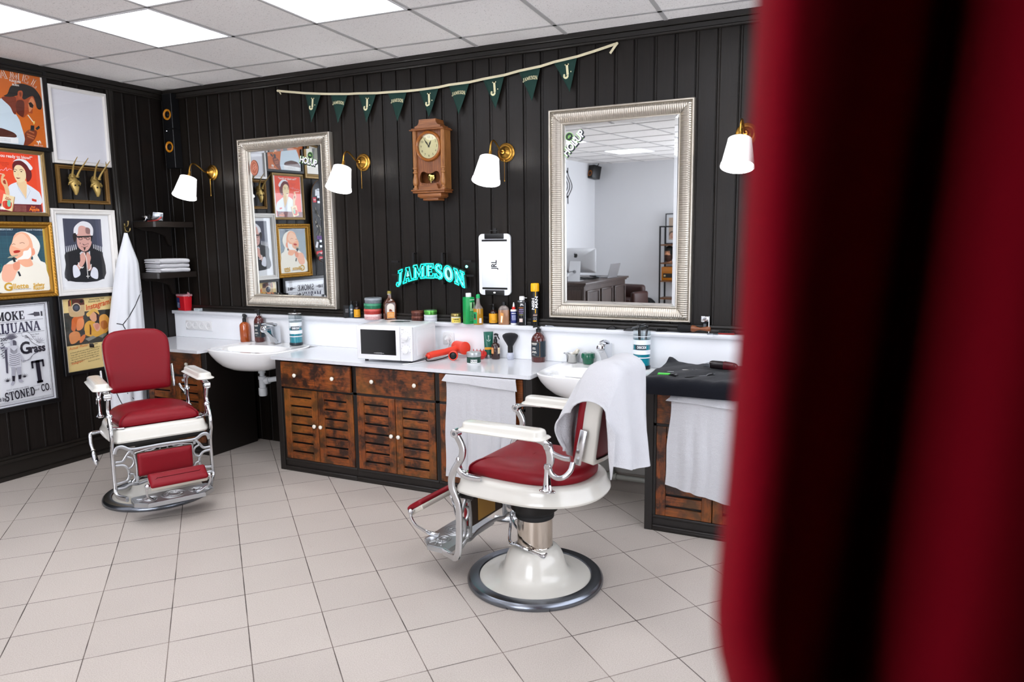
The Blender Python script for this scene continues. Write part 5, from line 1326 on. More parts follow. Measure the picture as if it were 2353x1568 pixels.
a.rect(-.235, .235, -.312, -.3105, INK); a.text('1937', (.17, -.32), .010, '#77757f', raw=True)
a.done(t, x=.0105)

# --- 8 yellow poster with friends round a table
t = picture('framed_poster', 'black framed yellow INSTAGRAM poster with friends at a table, behind the left chair', -1.022, -.556, .632, 1.208, BLKF, P_BLK)
backing(t, .418, .552, .010, .016)
a = Art(t, (140, 670, 8.25)); W2, H2 = .2085, .2755
a.clip = (W2-.0005, H2-.0005); a.rect(-W2, W2, -H2, H2, '#ead08e')
a.rect(-W2, -W2+.012, -H2, H2, '#f0e8d6'); a.rect(-W2+.012, W2, -.075, .165, '#34322c')
a.blob([(465, 640), (540, 560), (640, 570), (700, 640), (760, 700), (900, 760), (700, 860), (540, 850), (470, 800)], '#e0a63c')
a.blob([(560, 500), (570, 400), (640, 390), (700, 470), (680, 560), (620, 570)], '#e3a884'); a.blob([(690, 420), (740, 450), (745, 540), (700, 550)], '#3a2024')
a.blob([(495, 430), (560, 370), (640, 330), (710, 360), (740, 440), (640, 385), (540, 480)], '#e3b45a')
a.blob([(215, 640), (230, 520), (330, 455), (430, 470), (425, 520), (330, 560), (300, 700), (270, 760), (215, 730)], '#d2692c'); a.blob([(330, 540), (430, 510), (455, 600), (430, 690), (370, 740), (310, 720)], '#e88d56')
a.blob([(170, 830), (260, 760), (360, 780), (390, 900), (340, 940), (280, 985), (200, 990)], '#d98a50'); a.blob([(370, 970), (390, 870), (470, 810), (475, 870), (420, 960)], '#e07a3c')
a.blob([(740, 560), (760, 460), (860, 435), (940, 540), (950, 680), (880, 760), (780, 740)], '#e2a14a'); a.blob([(770, 580), (860, 550), (900, 660), (840, 720), (780, 680)], '#b5692c')
a.blob([(620, 620), (720, 600), (760, 700), (700, 760), (650, 700)], '#e0a890'); a.blob([(655, 640), (730, 610), (745, 660), (690, 730)], '#d88f7a')
a.poly([(555, 630), (570, 630), (590, 700), (590, 820), (560, 820), (560, 700)], '#5a2a14'); a.poly([(410, 750), (465, 745), (470, 815), (415, 820)], '#2a2a30'); a.poly([(470, 900), (620, 840), (690, 870), (540, 945)], '#8a8a80'); a.poly([(720, 850), (840, 790), (900, 800), (800, 880)], '#77776e')
q = a.P([(140, 160), (440, 135), (465, 460), (170, 490)])
a.blob([(q[0][0]+.012, q[0][1]), (q[1][0]-.012, q[1][1]), q[1], (q[1][0]+.002, q[1][1]-.05), (q[2][0], q[2][1]+.03), (q[2][0]-.012, q[2][1]), (q[3][0]+.02, q[3][1]), (q[3][0], q[3][1]+.03), (q[0][0], q[0][1]-.03)], '#c9a97c', True)
a.poly([(145, 190), (175, 150), (420, 140), (450, 170), (458, 250), (150, 285)], '#5a2c24'); a.poly([(178, 175), (215, 160), (220, 280), (190, 285)], '#d8692c'); a.poly([(200, 165), (215, 160), (220, 280), (207, 282)], '#5a8a4a')
a.ell((302, 305), .033, .033, '#d9c4a8'); a.ell((302, 310), .028, .028, '#2a2a30'); a.ell((302, 310), .017, .017, '#4a4f60'); a.ell((398, 190), .013, .012, '#1c1414')
a.text('Immortalize Your', (690, 140), .017, '#4a3a28', 2); a.text('Friends with....', (665, 185), .019, '#4a3a28', 2)
a.text('Instagram', (700, 255), .058, '#d8501c', 10, shear=.28, bold=.012, xs=.86); a.text('!', (935, 185), .052, '#d8501c', 10, shear=.25)
a.text('Actual Photo !', (360, 1050), .030, '#d8701c', 6, shear=.3, xs=.9)
a.poly([(545, 990), (620, 985), (640, 1020), (640, 1060), (555, 1065)], '#17130f'); a.line([(640, 1000), (705, 985)], .004, '#17130f')
for k, s_ in enumerate(('A friend will ask you what is wrong after a', 'long night of drinking. A good friend will', 'hold your hair for you when you get sick.', 'But a best friend will encourage you to', 'your life bettering as they can take selfies')): a.text(s_, (470, 1108+k*44), .0135, '#4a3a28', 6, xs=1.0, shear=.15)
a.text('Instagram !', (330, 1345), .022, '#d8501c', 6, shear=.28); a.text('Share your photos.', (640, 1300), .0125, '#4a3a28', 6)
a.done(t, x=.0105)

# --- 9 things only the left mirror shows
t = picture('framed_picture', 'gold framed pale picture seen only in the left mirror, top corner', -1.90, -1.432, 2.172, 2.74, ANTG, [(0, 0), (0, .02), (.006, .03), (.022, .032), (.03, .02), (.04, .024), (.05, .014), (.05, .010)])
backing(t, .372, .472, .008, .012)
a = Art(t); a.rect(-.185, .185, -.235, .235, '#e8e4da'); a.rect(-.10, .10, -.13, .14, '#5a6058'); a.blob([(-.06, -.12), (-.05, .0), (0, .09), (.06, .02), (.07, -.12)], '#8a8a7a', True); a.blob([(-.02, .05), (0, .11), (.03, .06), (.01, .02)], '#b5b0a0', True); a.done(t, x=.0085)
t = thing('wall_mounted_skateboard', 'stickered black skateboard deck on the wall, seen only in the left mirror', 'skateboard', (.02, -1.575, 1.75))
def deck(o, x, s=1): # standing deck, gently cupped nose and tail
    pts = []
    for k in range(48):
        c, d = cos(2*PI*k/48), sin(2*PI*k/48); y = .10*math.copysign(abs(c)**.9, c); z = .41*math.copysign(abs(d)**.55, d); y, z = y*s+o*0, z*(s*.3+.7) if s < 1 else z
        kick = max(0, abs(z)-.29); pts.append((x+.022+.9*kick*kick*2.2, y, z))
    return pts
m = MBF(mat('deck_maple', '#b58a5c', .5)); m.loft([deck(0, .0), deck(0, .011)], True); part(m, 'deck_edge', t)
m = MB(mat('deck_black', '#15151a', .4)); m.loft([deck(0, .0112), deck(0, .0113, .96), deck(0, .0113, .3)], True, False, True); part(m, 'deck', t)
m = MBF(); m.M = None
random.seed(5)
def sticker(y, z, w, h, col, rot, txt=None, tc='#f2f2f2', ts=.02):
    x = .036+2*max(0, abs(z)-.29)**2; M = T(x, y, z) @ LM @ RZ(rot); m.use(flat(col)); m.face([(-w/2, -h/2, 0), (w/2, -h/2, 0), (w/2, h/2, 0), (-w/2, h/2, 0)], M)
    if txt: m.use(flat(tc)); m.text(txt, ts, M @ T(0, 0, .0004), bold=.02)
sticker(.0, .31, .09, .12, '#d5d8dc', 6, 'D.A.M.S', '#333333', .018); sticker(.06, .215, .045, .05, '#c43040', -4, 'NV', '#f2f2f2', .024); sticker(-.06, .18, .04, .03, '#b04a3a', 10)
for k in range(46): sticker(random.uniform(-.07, .07), random.uniform(-.15, .12), random.uniform(.006, .014), random.uniform(.04, .1), random.choice(['#8d8578', '#6a6358', '#c8c2b4', '#3a3632', '#a89c80']), random.uniform(-35, 35)) if False else None
for k in range(26):
    z = -.12+k*.0095; sticker(random.uniform(-.055, .055), z, .009, random.uniform(.03, .07), ['#8d8578', '#5a554c', '#b9b2a2', '#3a3632'][k % 4], random.uniform(-40, 40))
sticker(.02, -.16, .07, .035, '#6a3a8a', 3, 'WAVE', '#2a1a3a', .016); sticker(-.045, -.17, .03, .04, '#3aa0b0', 20); sticker(.06, -.23, .03, .06, '#e4e4e8', 20); sticker(.0, -.31, .15, .045, '#d2202c', -8, 'Supreme', '#f6f6f6', .03); sticker(.01, -.37, .09, .04, '#c8242c', 4, 'Heaven', '#f6d6d6', .02)
m.fixn = False
part(m, 'sticker', t, sharp=0)
for z in (.22, -.22):
    m = MB(STEEL); m.box(.033, .04, -.03, .03, z-.04, z+.04, .003, 1); m.box(.04, .062, -.02, .02, z-.015, z+.015, .004, 1); part(m, 'truck', t)
# ================================================================== things on the ledge and the worktop
def spot(pxl, pxr, pyb, pyt, z, ymax=None):
    """measured footprint -> centre, radius, height of an upright round thing standing on height z"""
    P = onz((pxl+pxr)/2, pyb, z); d = Vector((P.x-CAM.x, P.y-CAM.y)).normalized()
    w = (ony(pxr, pyb, P.y).x-ony(pxl, pyb, P.y).x)*d.y; r = w/2
    x, y = P.x+d.x*r, P.y+d.y*r
    if ymax is not None and y > ymax-r: y = ymax-r; x = ony((pxl+pxr)/2, pyb, y-d.y*r).x+d.x*r
    h = ony((pxl+pxr)/2, pyt, y).z-z
    return x, y, r, h
def facing(x, y): return math.atan2(CAM.y-y, CAM.x-x)+PI/2   # turn a thing's front (-y) to the viewer's side
LY, LZ = -.003, LEDGE_Z+.0006
CY, CZ = SPL-.002, TOP_Z+.0006
AMBER = mat('amber_glass', '#4a1708', .05, coat=.6, spec=.7); AMBERL = mat('amber_glass_light', '#a5480e', .06, coat=.6, spec=.7); BROWNB = mat('brown_bottle', '#2a0f0a', .06, coat=.6)
YLAB = mat('yellow_label', '#e0a11f', .5)
def band(m, prof_r, z0, z1, mt, a0=-90-75, a1=-90+75, n=20): # label wrapped on a round body, facing -y
    m.use(mt).lathe([(prof_r, z0), (prof_r, z1)], n, None, False, a0, a1)
def arc_text(m, txt, r, z, size, mt, sp=1, **kw):
    m.use(mt); v, f = fine_text(txt, 'CENTER', kw.get('bold', 0))
    xs = kw.get('xs', 1); m.add([(r*sin(x*size*xs/r), -r*cos(x*size*xs/r), z+y*size) for x, y, _ in v], f, None, False)
def marks(m, r, z, w, hgt, mt, n=1, gap=2.0, a=0, seed=1): # unreadable small print: short broken lines
    m.use(mt); rnd = random.Random(seed)
    for k in range(n):
        x = -w/2*rnd.uniform(.75, 1); zz = z-k*hgt*gap
        while x < w/2*.9:
            l = rnd.uniform(.12, .34)*w; x1 = min(x+l, w/2)
            st = 3; pts = [x+(x1-x)*q/st for q in range(st+1)]
            m.add([(r*sin(a+p/r), -r*cos(a+p/r), e) for p in pts for e in (zz, zz+hgt)], [(2*q, 2*q+2, 2*q+3, 2*q+1) for q in range(st)], None, False); x = x1+.06*w
def flat_marks(m, M, x, y, w, hgt, mt, n=1, gap=2.0, seed=1):
    m.use(mt); rnd = random.Random(seed)
    for k in range(n):
        a = -w/2; yy = y-k*hgt*gap
        while a < w/2*.9:
            b = min(a+rnd.uniform(.12, .34)*w, w/2); m.face([(x+a, yy, 0), (x+b, yy, 0), (x+b, yy+hgt, 0), (x+a, yy+hgt, 0)], M); a = b+.06*w
def pump(m, z, s=1):
    m.lathe([(.012*s, z), (.0125*s, z+.002), (.0125*s, z+.014*s), (.008*s, z+.016*s), (.0045*s, z+.018*s), (.004*s, z+.034*s), (.009*s, z+.035*s), (.009*s, z+.042*s), (0, z+.044*s)], 20)
    m.tube([(0, 0, z+.039*s), (-.014*s, -.01*s, z+.039*s), (-.026*s, -.018*s, z+.034*s)], .0042*s, 8)

# -- small bottles at the far end
x, y, r, h = spot(791, 803, 731, 702, LZ, LY)
t = thing('carton', 'small black carton at the left end of the ledge bottles', 'carton', (x, y-.004, LZ), facing(x, y)+.3)
part(MB(mat('black_carton', '#141416', .5)).box(-.016, .016, -.016, .016, 0, h, .001, 1), 'box', t)
m = MBF(); flat_marks(m, T(0, -.0163, 0) @ RX(90), 0, h*.7, .022, .0022, flat('#9a9a9c'), 5, 2.6); part(m, 'lettering', t, sharp=0)
x, y, r, h = spot(803, 814, 731, 692, LZ, LY)
t = thing('bottle', 'small grey-blue clear bottle with black cap, next to the black carton', 'bottle', (x, y, LZ), facing(x, y))
m = MB(mat('smoky_blue', '#31414a', .08, coat=.5)); m.lathe([(0, 0), (r, .002), (r*1.02, .006), (r*1.02, h*.62), (r*.8, h*.72), (r*.4, h*.78), (r*.4, h*.82)], 24); part(m, 'body', t)
m = MB(BLACK); m.cyl(r*.48, h*.8, h, 20, .001); part(m, 'cap', t)
m = MBF(flat('#dadada')); arc_text(m, '06', r*1.03, h*.5, .016, flat('#dadada'), bold=.03); marks(m, r*1.03, h*.32, r*1.1, .002, flat('#dadada'), 2); part(m, 'lettering', t, sharp=0)
def beard_bottle(pxl, pxr, pyb, pyt, label):
    x, y, r, h = spot(pxl, pxr, pyb, pyt, LZ, LY)
    t = thing('bottle', label, 'bottle', (x, y, LZ), facing(x, y))
    m = MB(BROWNB); m.lathe([(0, 0), (r*.96, .001), (r, .004), (r, h*.52), (r*.93, h*.56), (r*.6, h*.61), (r*.34, h*.64), (r*.34, h*.68)], 28); part(m, 'body', t)
    m = MB(BLACK); m.lathe([(r*.42, h*.66), (r*.42, h*.78), (r*.2, h*.8), (r*.2, h*.88), (r*.36, h*.885), (r*.36, h*.93), (0, h*.94)], 20); m.tube([(0, 0, h*.91), (-r*.5, -r*.2, h*.91), (-r*.95, -r*.4, h*.895)], r*.13, 8); part(m, 'pump', t)
    m = MBF(YLAB); band(m, r*1.006, h*.06, h*.49, YLAB)
    m.use(flat('#17120c')); q = [(-.55, .19), (.45, .36), (.55, .45), (-.45, .28)]
    m.add([(r*1.02*sin(a), -r*1.02*cos(a), b*h) for a, b in q], [(0, 1, 2, 3)], None, False)
    marks(m, r*1.03, h*.15, r*1.1, r*.07, flat('#8a6414'), 2)
    part(m, 'label', t, 'yellow label with a black slanted banner', sharp=0)
beard_bottle(813.5, 829, 731.5, 690, 'small brown pump bottle with yellow label, left of the tin stack')
beard_bottle(1123.5, 1144.5, 745.5, 695, 'brown pump bottle with yellow label, right of the green-capped bottle')

# -- pomade tins
def tin(pxl, pxr, pyb, pyt, z, base, lid, label, group, x=None, y=None, r=None, h=None, lidlab=None):
    if x is None: x, y, r, h = spot(pxl, pxr, pyb, pyt, z, LY)
    t = thing('pomade_tin', label, 'tin', (x, y, z), random.uniform(0, 6), group)
    m = MB(base); m.lathe([(0, 0), (r*.95, 0), (r*.97, .003), (r*.97, h*.6), (r*.9, h*.6)], 40, cap=False); part(m, 'base', t)
    m = MB(lid); m.lathe([(r*.99, h*.58), (r, h*.6), (r, h*.66), (r*.985, h*.70), (r*.985, h*.93), (r*.96, h), (r*.9, h*.995), (r*.88, h*.965), (0, h*.965)], 40, cap=False)
    part(m, 'lid', t)
    if lidlab:
        m = MBF(lidlab); m.lathe([(0, h*.97), (r*.72, h*.97)], 32, None, False); part(m, 'lid_label', t)
    return x, y, r, h
def mott(k, c, v=.5): return mat(k, c, .35, cvar=v, cscale=120)
x, y, r, h = spot(838, 880, 735.5, 722, LZ, LY)
cols = [('#d9a7a6', '#e0c3c2', 'pink marbled tin at the bottom of the four-tin stack'), ('#a8322c', '#c0524a', 'red tin second from the bottom of the four-tin stack'), ('#1f6e4c', '#3c8a68', 'green tin third from the bottom of the four-tin stack'), ('#6f757a', '#8d9398', 'grey tin on top of the four-tin stack')]
zz = LZ; hh = .0375
for k, (c, l, lab) in enumerate(cols):
    ox = (-.002, -.003, -.001, .004)[k]
    tin(0, 0, 0, 0, zz, mott('tin_base_%s' % c[1:], c), mott('tin_lid_%s' % l[1:], l, .25), lab, 'stacked pomade tins', x+ox, y-.004, r*(.97 if k == 3 else 1), hh, mat('tin_label_dark', '#4a4f55', .5) if k == 3 else None); zz += hh+.0006
x, y, r, h = spot(946, 975, 738, 722, LZ, LY); zz = LZ
for k in range(2): tin(0, 0, 0, 0, zz, mott('brown_tin', '#4a2018', .4), mott('brown_tin_lid', '#6b3a2c', .3), ['lower tin of the two brown tins behind the microwave', 'upper tin of the two brown tins behind the microwave'][k], 'brown tins behind the microwave', x, y-.004, r, .034); zz += .0346
x, y, r, h = spot(975, 1006, 739, 722, LZ, LY); zz = LZ
for k in range(2): tin(0, 0, 0, 0, zz, mat('white_tin', '#cfd2d8', .3), mat('white_tin_lid', '#dfe1e6', .3), ['white tin at the bottom, under the green-lidded tin', 'white tin in the middle, directly under the green tin'][k], 'white tins beside the brown ones', x, y-.004, r, .023); zz += .0236
tin(0, 0, 0, 0, zz, mat('green_metal_tin', '#5aa84a', .25, .7), mat('green_metal_lid', '#6cb85a', .25, .6), 'shiny green tin with patterned lid on the white tins', None, x, y-.004, r*.99, .031, mat('lid_pattern', '#4c4a60', .4, cvar=.8, cscale=300))

# -- amber flask with arched label
x, y, r, h = spot(882.5, 911.5, 735.5, 669, LZ, LY)
t = thing('bottle', 'flat amber aftershave bottle with tan stopper and arched orange label', 'bottle', (x, y-.003, LZ), facing(x, y)+.25)
m = MB(mat('amber_flask', '#4d240c', .05, coat=.7)); sec = lambda s, z, d=1: [(px*s, py*d, z) for px, py in rrect(r*2, r*1.15, r*.22, 4)]
m.loft([sec(.97, 0), sec(1, .003), sec(1, h*.54), sec(.9, h*.60, .95), sec(.62, h*.69, .8), sec(.34, h*.755, .5), sec(.28, h*.79, .42), sec(.27, h*.88, .42)], True, True, True); part(m, 'body', t)
m = MB(mat('glass_neck', '#8f8a80', .1, coat=.4)); m.lathe([(r*.3, h*.86), (r*.33, h*.87), (r*.31, h*.92)], 18); part(m, 'neck', t)
m = MB(mat('tan_stopper', '#8f7f38', .5)); m.lathe([(r*.33, h*.91), (r*.34, h*.97), (r*.25, h), (0, h)], 18); part(m, 'stopper', t)
m = MBF(flat('#e8dfd2')); M = T(0, -r*.585, 0) @ RX(90); w_ = r*.62
m.face([(-w_, h*.05, 0), (w_, h*.05, 0), (w_, h*.44, 0)] + [(w_*cos(R(a)), h*.44+h*.13*sin(R(a)), 0) for a in range(15, 180, 15)] + [(-w_, h*.44, 0)], M)
m.use(flat('#e58a1c')); m.face([(-w_*.95, h*.06, .0003), (w_*.95, h*.06, .0003), (w_*.95, h*.27, .0003), (-w_*.95, h*.27, .0003)], M); m.use(flat('#8a3a1a')); m.face([(-w_*.5, h*.29, .0003), (w_*.5, h*.28, .0003), (w_*.2, h*.36, .0003), (-w_*.3, h*.38, .0003)], M)
flat_marks(m, M @ T(0, 0, .0006), 0, h*.21, w_*1.5, r*.09, flat('#f7d9a8'), 4, 1.9); part(m, 'label', t, sharp=0)

# -- yellow-labelled jar
x, y, r, h = spot(1036, 1060.5, 744, 720.5, LZ, LY)
t = thing('jar', 'small cream jar with brass lid and yellow label, on the ledge', 'jar', (x, y, LZ), facing(x, y))
m = MB(mat('cream_glass', '#d9d6c4', .15, coat=.4)); m.lathe([(0, 0), (r*.93, 0), (r*.97, .003), (r*.97, h*.68), (r*.9, h*.7)], 32); part(m, 'body', t)
m = MB(mat('dull_brass_lid', '#9c8a52', .3, .8)); m.lathe([(r*.98, h*.68), (r, h*.7), (r, h*.96), (r*.96, h), (0, h)], 32); part(m, 'lid', t)
m = MBF(); band(m, r*.98, h*.1, h*.56, mat('lemon_label', '#e6cf55', .5), -150, -30); marks(m, r*.985, h*.36, r*1.2, r*.24, flat('#1c1a14'), 1, seed=4); marks(m, r*.985, h*.2, r*1.1, r*.1, flat('#5a5430'), 1); part(m, 'label', t, sharp=0)

# -- green talc bottle
x, y, r, h = spot(1065, 1091, 745.5, 673.5, LZ, LY)
t = thing('bottle', 'green talcum bottle with white cap, tallest of the green ones', 'bottle', (x, y-.002, LZ), facing(x, y)+.45)
m = MB(mat('green_plastic', '#0f9a4e', .3)); q = lambda s, z, k=1: [(px*s, py*s*k, z) for px, py in rrect(r*1.75, r*1.45, r*.2, 4)]
m.loft([q(.97, 0), q(1, .003), q(1, h*.83), q(.97, h*.865), q(.6, h*.875)], True, True, True); part(m, 'body', t)
m = MB(WHITE); m.lathe([(r*.48, h*.87), (r*.5, h*.88), (r*.5, h*.985), (r*.46, h), (0, h)], 24); part(m, 'cap', t)
m = MBF(); M = T(0, -r*.73, 0) @ RX(90); m.use(flat('#8fc98f')); m.face([(-r*.1, h*.42, 0), (r*.8, h*.42, 0), (r*.8, h*.7, 0), (-r*.1, h*.7, 0)], M)
m.use(flat('#16241a')); m.face([(r*.3, h*.5, .0003), (r*.5, h*.5, .0003), (r*.62, h*.6, .0003), (r*.55, h*.72, .0003), (r*.38, h*.72, .0003), (r*.3, h*.6, .0003)], M)
flat_marks(m, M @ T(0, 0, .0003), r*.35, h*.77, r*.9, r*.14, flat('#c9ecd2'), 1); flat_marks(m, M @ T(0, 0, .0003), r*.35, h*.36, r*.9, r*.07, flat('#9ad6ae'), 7, 3.2)
part(m, 'label', t, sharp=0)

# -- clear bottle of yellow lotion with green cap
x, y, r, h = spot(1088, 1111, 745.5, 676, LZ, LY-.055); x += .006
t = thing('bottle', 'clear long-necked bottle of yellow lotion with green cap', 'bottle', (x, y-.012, LZ), facing(x, y))
m = MB(mat('yellow_lotion', '#a87a18', .1, coat=.5)); m.lathe([(0, 0), (r*.94, 0), (r, .004), (r, h*.5), (r*.98, h*.53), (0, h*.53)], 28); part(m, 'lotion', t)
m = MB(mat('empty_bottle_glass', '#6e6560', .08, coat=.6)); m.lathe([(r*.985, h*.53), (r*.9, h*.57), (r*.55, h*.64), (r*.4, h*.72), (r*.38, h*.88)], 28); part(m, 'neck', t)
m = MB(mat('green_cap', '#14a05a', .35)); m.lathe([(r*.40, h*.87), (r*.42, h*.88), (r*.36, h*.98), (r*.2, h), (0, h)], 20); part(m, 'cap', t)
m = MBF(); band(m, r*1.01, h*.04, h*.42, mat('green_label', '#129a58', .45), -165, -105); band(m, r*1.01, h*.06, h*.22, flat('#dddddd'), -80, -52); m.use(flat('#14241c')); m.lathe([(r*1.02, h*.2), (r*1.02, h*.36)], 6, None, False, -142, -122); m.use(flat('#c2402a')); m.lathe([(r*1.025, h*.18), (r*1.025, h*.21)], 6, None, False, -150, -118); part(m, 'label', t, 'green label with a small dark figure', sharp=0)

# -- frosted bottle with beige liquid
x, y, r, h = spot(1145.5, 1171, 747, 693.5, LZ, LY)
t = thing('bottle', 'clear shouldered bottle of cloudy beige liquid with black cap', 'bottle', (x, y-.002, LZ), facing(x, y)+.15)
q = lambda s, z, k=1: [(px*s, py*s*k, z) for px, py in rrect(r*2, r*1.35, r*.5, 5)]
m = MB(mat('beige_liquid', '#9c7050', .2, coat=.4)); m.loft([q(.95, 0), q(1, .005), q(1, h*.62), q(.985, h*.64)], True, True, True); part(m, 'liquid', t)
m = MB(mat('empty_shoulder', '#7b706a', .08, coat=.5)); m.loft([q(.985, h*.641), q(.93, h*.70), q(.72, h*.77), q(.45, h*.82, 1.2), q(.36, h*.83, 1.4)], True, False, True); part(m, 'shoulder', t)
m = MB(BLACK); m.cyl(r*.36, h*.82, h, 20, .001); part(m, 'cap', t)
m = MBF(flat('#d9974e')); M = T(0, -r*.69, 0) @ RX(90); m.face([(-r*.75, h*.1, 0), (-r*.3, h*.08, 0), (-r*.15, h*.5, 0), (-r*.75, h*.55, 0)], M); m.use(flat('#ece2cc')); m.face([(-r*.7, h*.1, .0003), (-r*.45, h*.1, .0003), (-r*.3, h*.38, .0003), (-r*.6, h*.4, .0003)], M); part(m, 'label', t, sharp=0)

# -- oil bottle with red and white nozzle
x, y, r, h = spot(1174, 1189, 747, 695, LZ, LY)
t = thing('oil_bottle', 'small white oil bottle with blue label and red nozzle ring', 'bottle', (x, y-.004, LZ), facing(x, y))
m = MB(WHITE); m.lathe([(0, 0), (r*.95, 0), (r, .003), (r, h*.66), (r*.9, h*.685), (r*.5, h*.69)], 24); part(m, 'body', t)
m = MB(mat('red_ring', '#cf2a22', .35)); m.lathe([(r*.56, h*.685), (r*.56, h*.79), (r*.4, h*.805), (0, h*.805)], 20); part(m, 'collar', t)
m = MB(WHITE); m.lathe([(r*.36, h*.80), (r*.3, h*.9), (r*.12, h), (0, h)], 18); part(m, 'nozzle', t)
m = MBF(); band(m, r*1.006, h*.08, h*.6, mat('navy_label', '#1b2a6b', .45), -180, 0); marks(m, r*1.012, h*.5, r*1.5, r*.26, flat('#f0f0f0'), 1, seed=2); marks(m, r*1.012, h*.42, r*1.5, r*.11, flat('#c9d0ea'), 7, 2.1, seed=5)
part(m, 'label', t, sharp=0)

# -- black spray can with silver shoulder
x, y, r, h = spot(1189, 1211.5, 747.5, 681, LZ, LY)
t = thing('spray_can', 'black spray can with silver shoulder and white nozzle cap', 'spray can', (x, y-.002, LZ), facing(x, y))
m = MB(mat('black_can', '#121214', .3, .2)); m.lathe([(0, 0), (r*.95, 0), (r*.98, .003), (r*.98, h*.80), (r*.96, h*.805)], 32); part(m, 'body', t)
m = MB(STEEL); m.lathe([(r*.99, h*.80), (r, h*.815), (r*.9, h*.845), (r*.6, h*.87), (r*.5, h*.875)], 32); part(m, 'shoulder', t)
m = MB(WHITE); m.lathe([(r*.55, h*.87), (r*.56, h*.96), (r*.5, h), (0, h)], 22); m.tube([(.2*r, -.3*r, h*.95), (r*1.0, -.5*r, h*.945)], r*.06, 6); part(m, 'cap', t)
m = MBF(); arc_text(m, 'JRL', r*.985, h*.72, r*.55, flat('#e8e8e8'), bold=.02)
for k, c in enumerate(('#c8702a', '#a08ac0', '#a08ac0', '#a08ac0', '#9a9a50')): marks(m, r*.985, h*(.60-.06*k), r*1.0, r*.13, flat(c), 1, a=-.25, seed=k)
m.use(flat('#d9c4bc')); m.lathe([(r*.985, h*.12), (r*.985, h*.24)], 8, None, False, -125, -85); m.use(flat('#b9bcc2')); m.lathe([(r*.984, h*.02), (r*.984, h*.79)], 4, None, False, -52, -44); part(m, 'lettering', t, sharp=0)

# -- tall yellow-topped hair spray
x, y, r, h = spot(1220.5, 1240, 749, 651, LZ, LY)
t = thing('spray_can', 'tall black hairspray can with yellow cap lettered NISHMAN', 'spray can', (x, y-.004, LZ), facing(x, y))
m = MB(mat('black_can', '#121214', .3, .2)); m.lathe([(0, 0), (r*.94, 0), (r*.97, .004), (r*.97, h*.80), (r*.92, h*.815)], 32); part(m, 'body', t)
m = MB(mat('yellow_cap', '#f0b010', .3)); m.lathe([(r*.98, h*.81), (r, h*.82), (r, h*.965), (r*.93, h*.995), (r*.8, h), (0, h)], 32); part(m, 'cap', t)
m = MBF(flat('#f2f2f2')); rr = r*.978
def vtext(txt, ang, z, size, mt):
    m.use(mt); v, f = fine_text(txt, 'CENTER', .03, .1, 1)
    m.add([(rr*sin(ang-yy*size/rr), -rr*cos(ang-yy*size/rr), z+xx*size*1.25) for xx, yy, _ in v], f, None, False)
vtext('NISH', -.46, h*.52, r*1.0, flat('#f2f2f2')); vtext('MAN', .40, h*.56, r*1.0, flat('#f2f2f2'))
m.use(mat('yellow_cap', '#f0b010')); m.lathe([(rr, h*.70), (rr, h*.81)], 4, None, False, -88, -78); m.lathe([(rr, h*.30), (rr, h*.40)], 4, None, False, -90, -80)
marks(m, rr, h*.262, r*1.1, r*.11, flat('#c9a8a0'), 2); arc_text(m, '05', rr, h*.17, r*.95, flat('#9a9aa2')); m.use(mat('yellow_cap', '#f0b010')); m.lathe([(rr, h*.105), (rr, h*.13)], 8, None, False, -120, -70); part(m, 'lettering', t, sharp=0)

# -- bits on the right half of the ledge
def onledge(px, py): P = onz(px, py, LZ); return P.x, min(P.y, -.052)
x, y = onledge(1266, 750)
m = MB(STEEL); m.box(-.028, .028, -.006, .006, 0, .004, .001, 1, M=RZ(12)); m.box(-.028, .02, -.006, .006, .006, .008, .001, 1, M=RZ(8)); m.tube([(-.026, 0, .002), (-.03, 0, .005), (-.026, 0, .007)], .002, 6, M=RZ(10)); solo(m, 'hair_clip', 'metal hair clip lying left of the wide mirror', 'clip', (x, y, LZ))
def guard_shape(m, L=.05, W=.03):
    m.prism([(-L/2, 0), (L/2, 0), (L*.42, .012), (L*.1, .02), (-L*.2, .016), (-L/2, .004)], -W/2, W/2, M=RX(90))
    for k in range(5): m.box(-L/2-.008, -L/2+.004, -W/2+W*k/4-.001, -W/2+W*k/4+.001, 0, .004)
for (px, py, rot, lab) in ((1406, 757, 15, 'black clipper guard on the ledge, left of the blue jar'), (1446, 760, 10, 'black clipper guard on the ledge, directly behind the blue jar')):
    x, y = onledge(px, py); m = MB(BLACK); guard_shape(m); solo(m, 'clipper_guard', lab, 'clipper guard', (x, y, LZ), R(rot), 'clipper guards')
x, y = onledge(1520, 762); m = MB(BLACK); m.box(-.032, .032, .004, .012, 0, .008, .001, 1)
for k in range(9): m.box(-.030+k*.0075-.0016, -.030+k*.0075+.0016, -.016, .006, .002, .016, .001, 1)
solo(m, 'clipper_guard', 'black clipper guard with long teeth, right of the blue jar', 'clipper guard', (x, y, LZ), R(20), 'clipper guards')
x, y = onledge(1594, 765)
t = thing('neck_duster', 'black bristle neck duster with turned wooden handle lying on the ledge', 'brush', (x, -.045, LZ), R(6))
m = MB(mat('bristle', '#141416', .9, bump=.6, bscale=700)); m.lathe([(.012, 0), (.016, .01), (.022, .04), (.0245, .065), (.020, .08), (.008, .086), (0, .087)], 22, T(-.008, 0, .0245) @ RY(-90)); part(m, 'bristles', t)
m = MB(mat('brush_wood', '#7a4320', .35, coat=.3)); m.lathe([(0, -.104), (.013, -.102), (.016, -.09), (.012, -.07), (.008, -.045), (.011, -.028), (.019, -.012), (.020, .0), (.016, .008), (0, .008)], 24, T(-.008, 0, .0245) @ RY(-90)); part(m, 'handle', t)
x, y = onledge(1618, 764)
t = thing('shaver_stand', 'small clear upright case with chrome top on the ledge', 'case', (x+.01, -.026, LZ), R(-8))
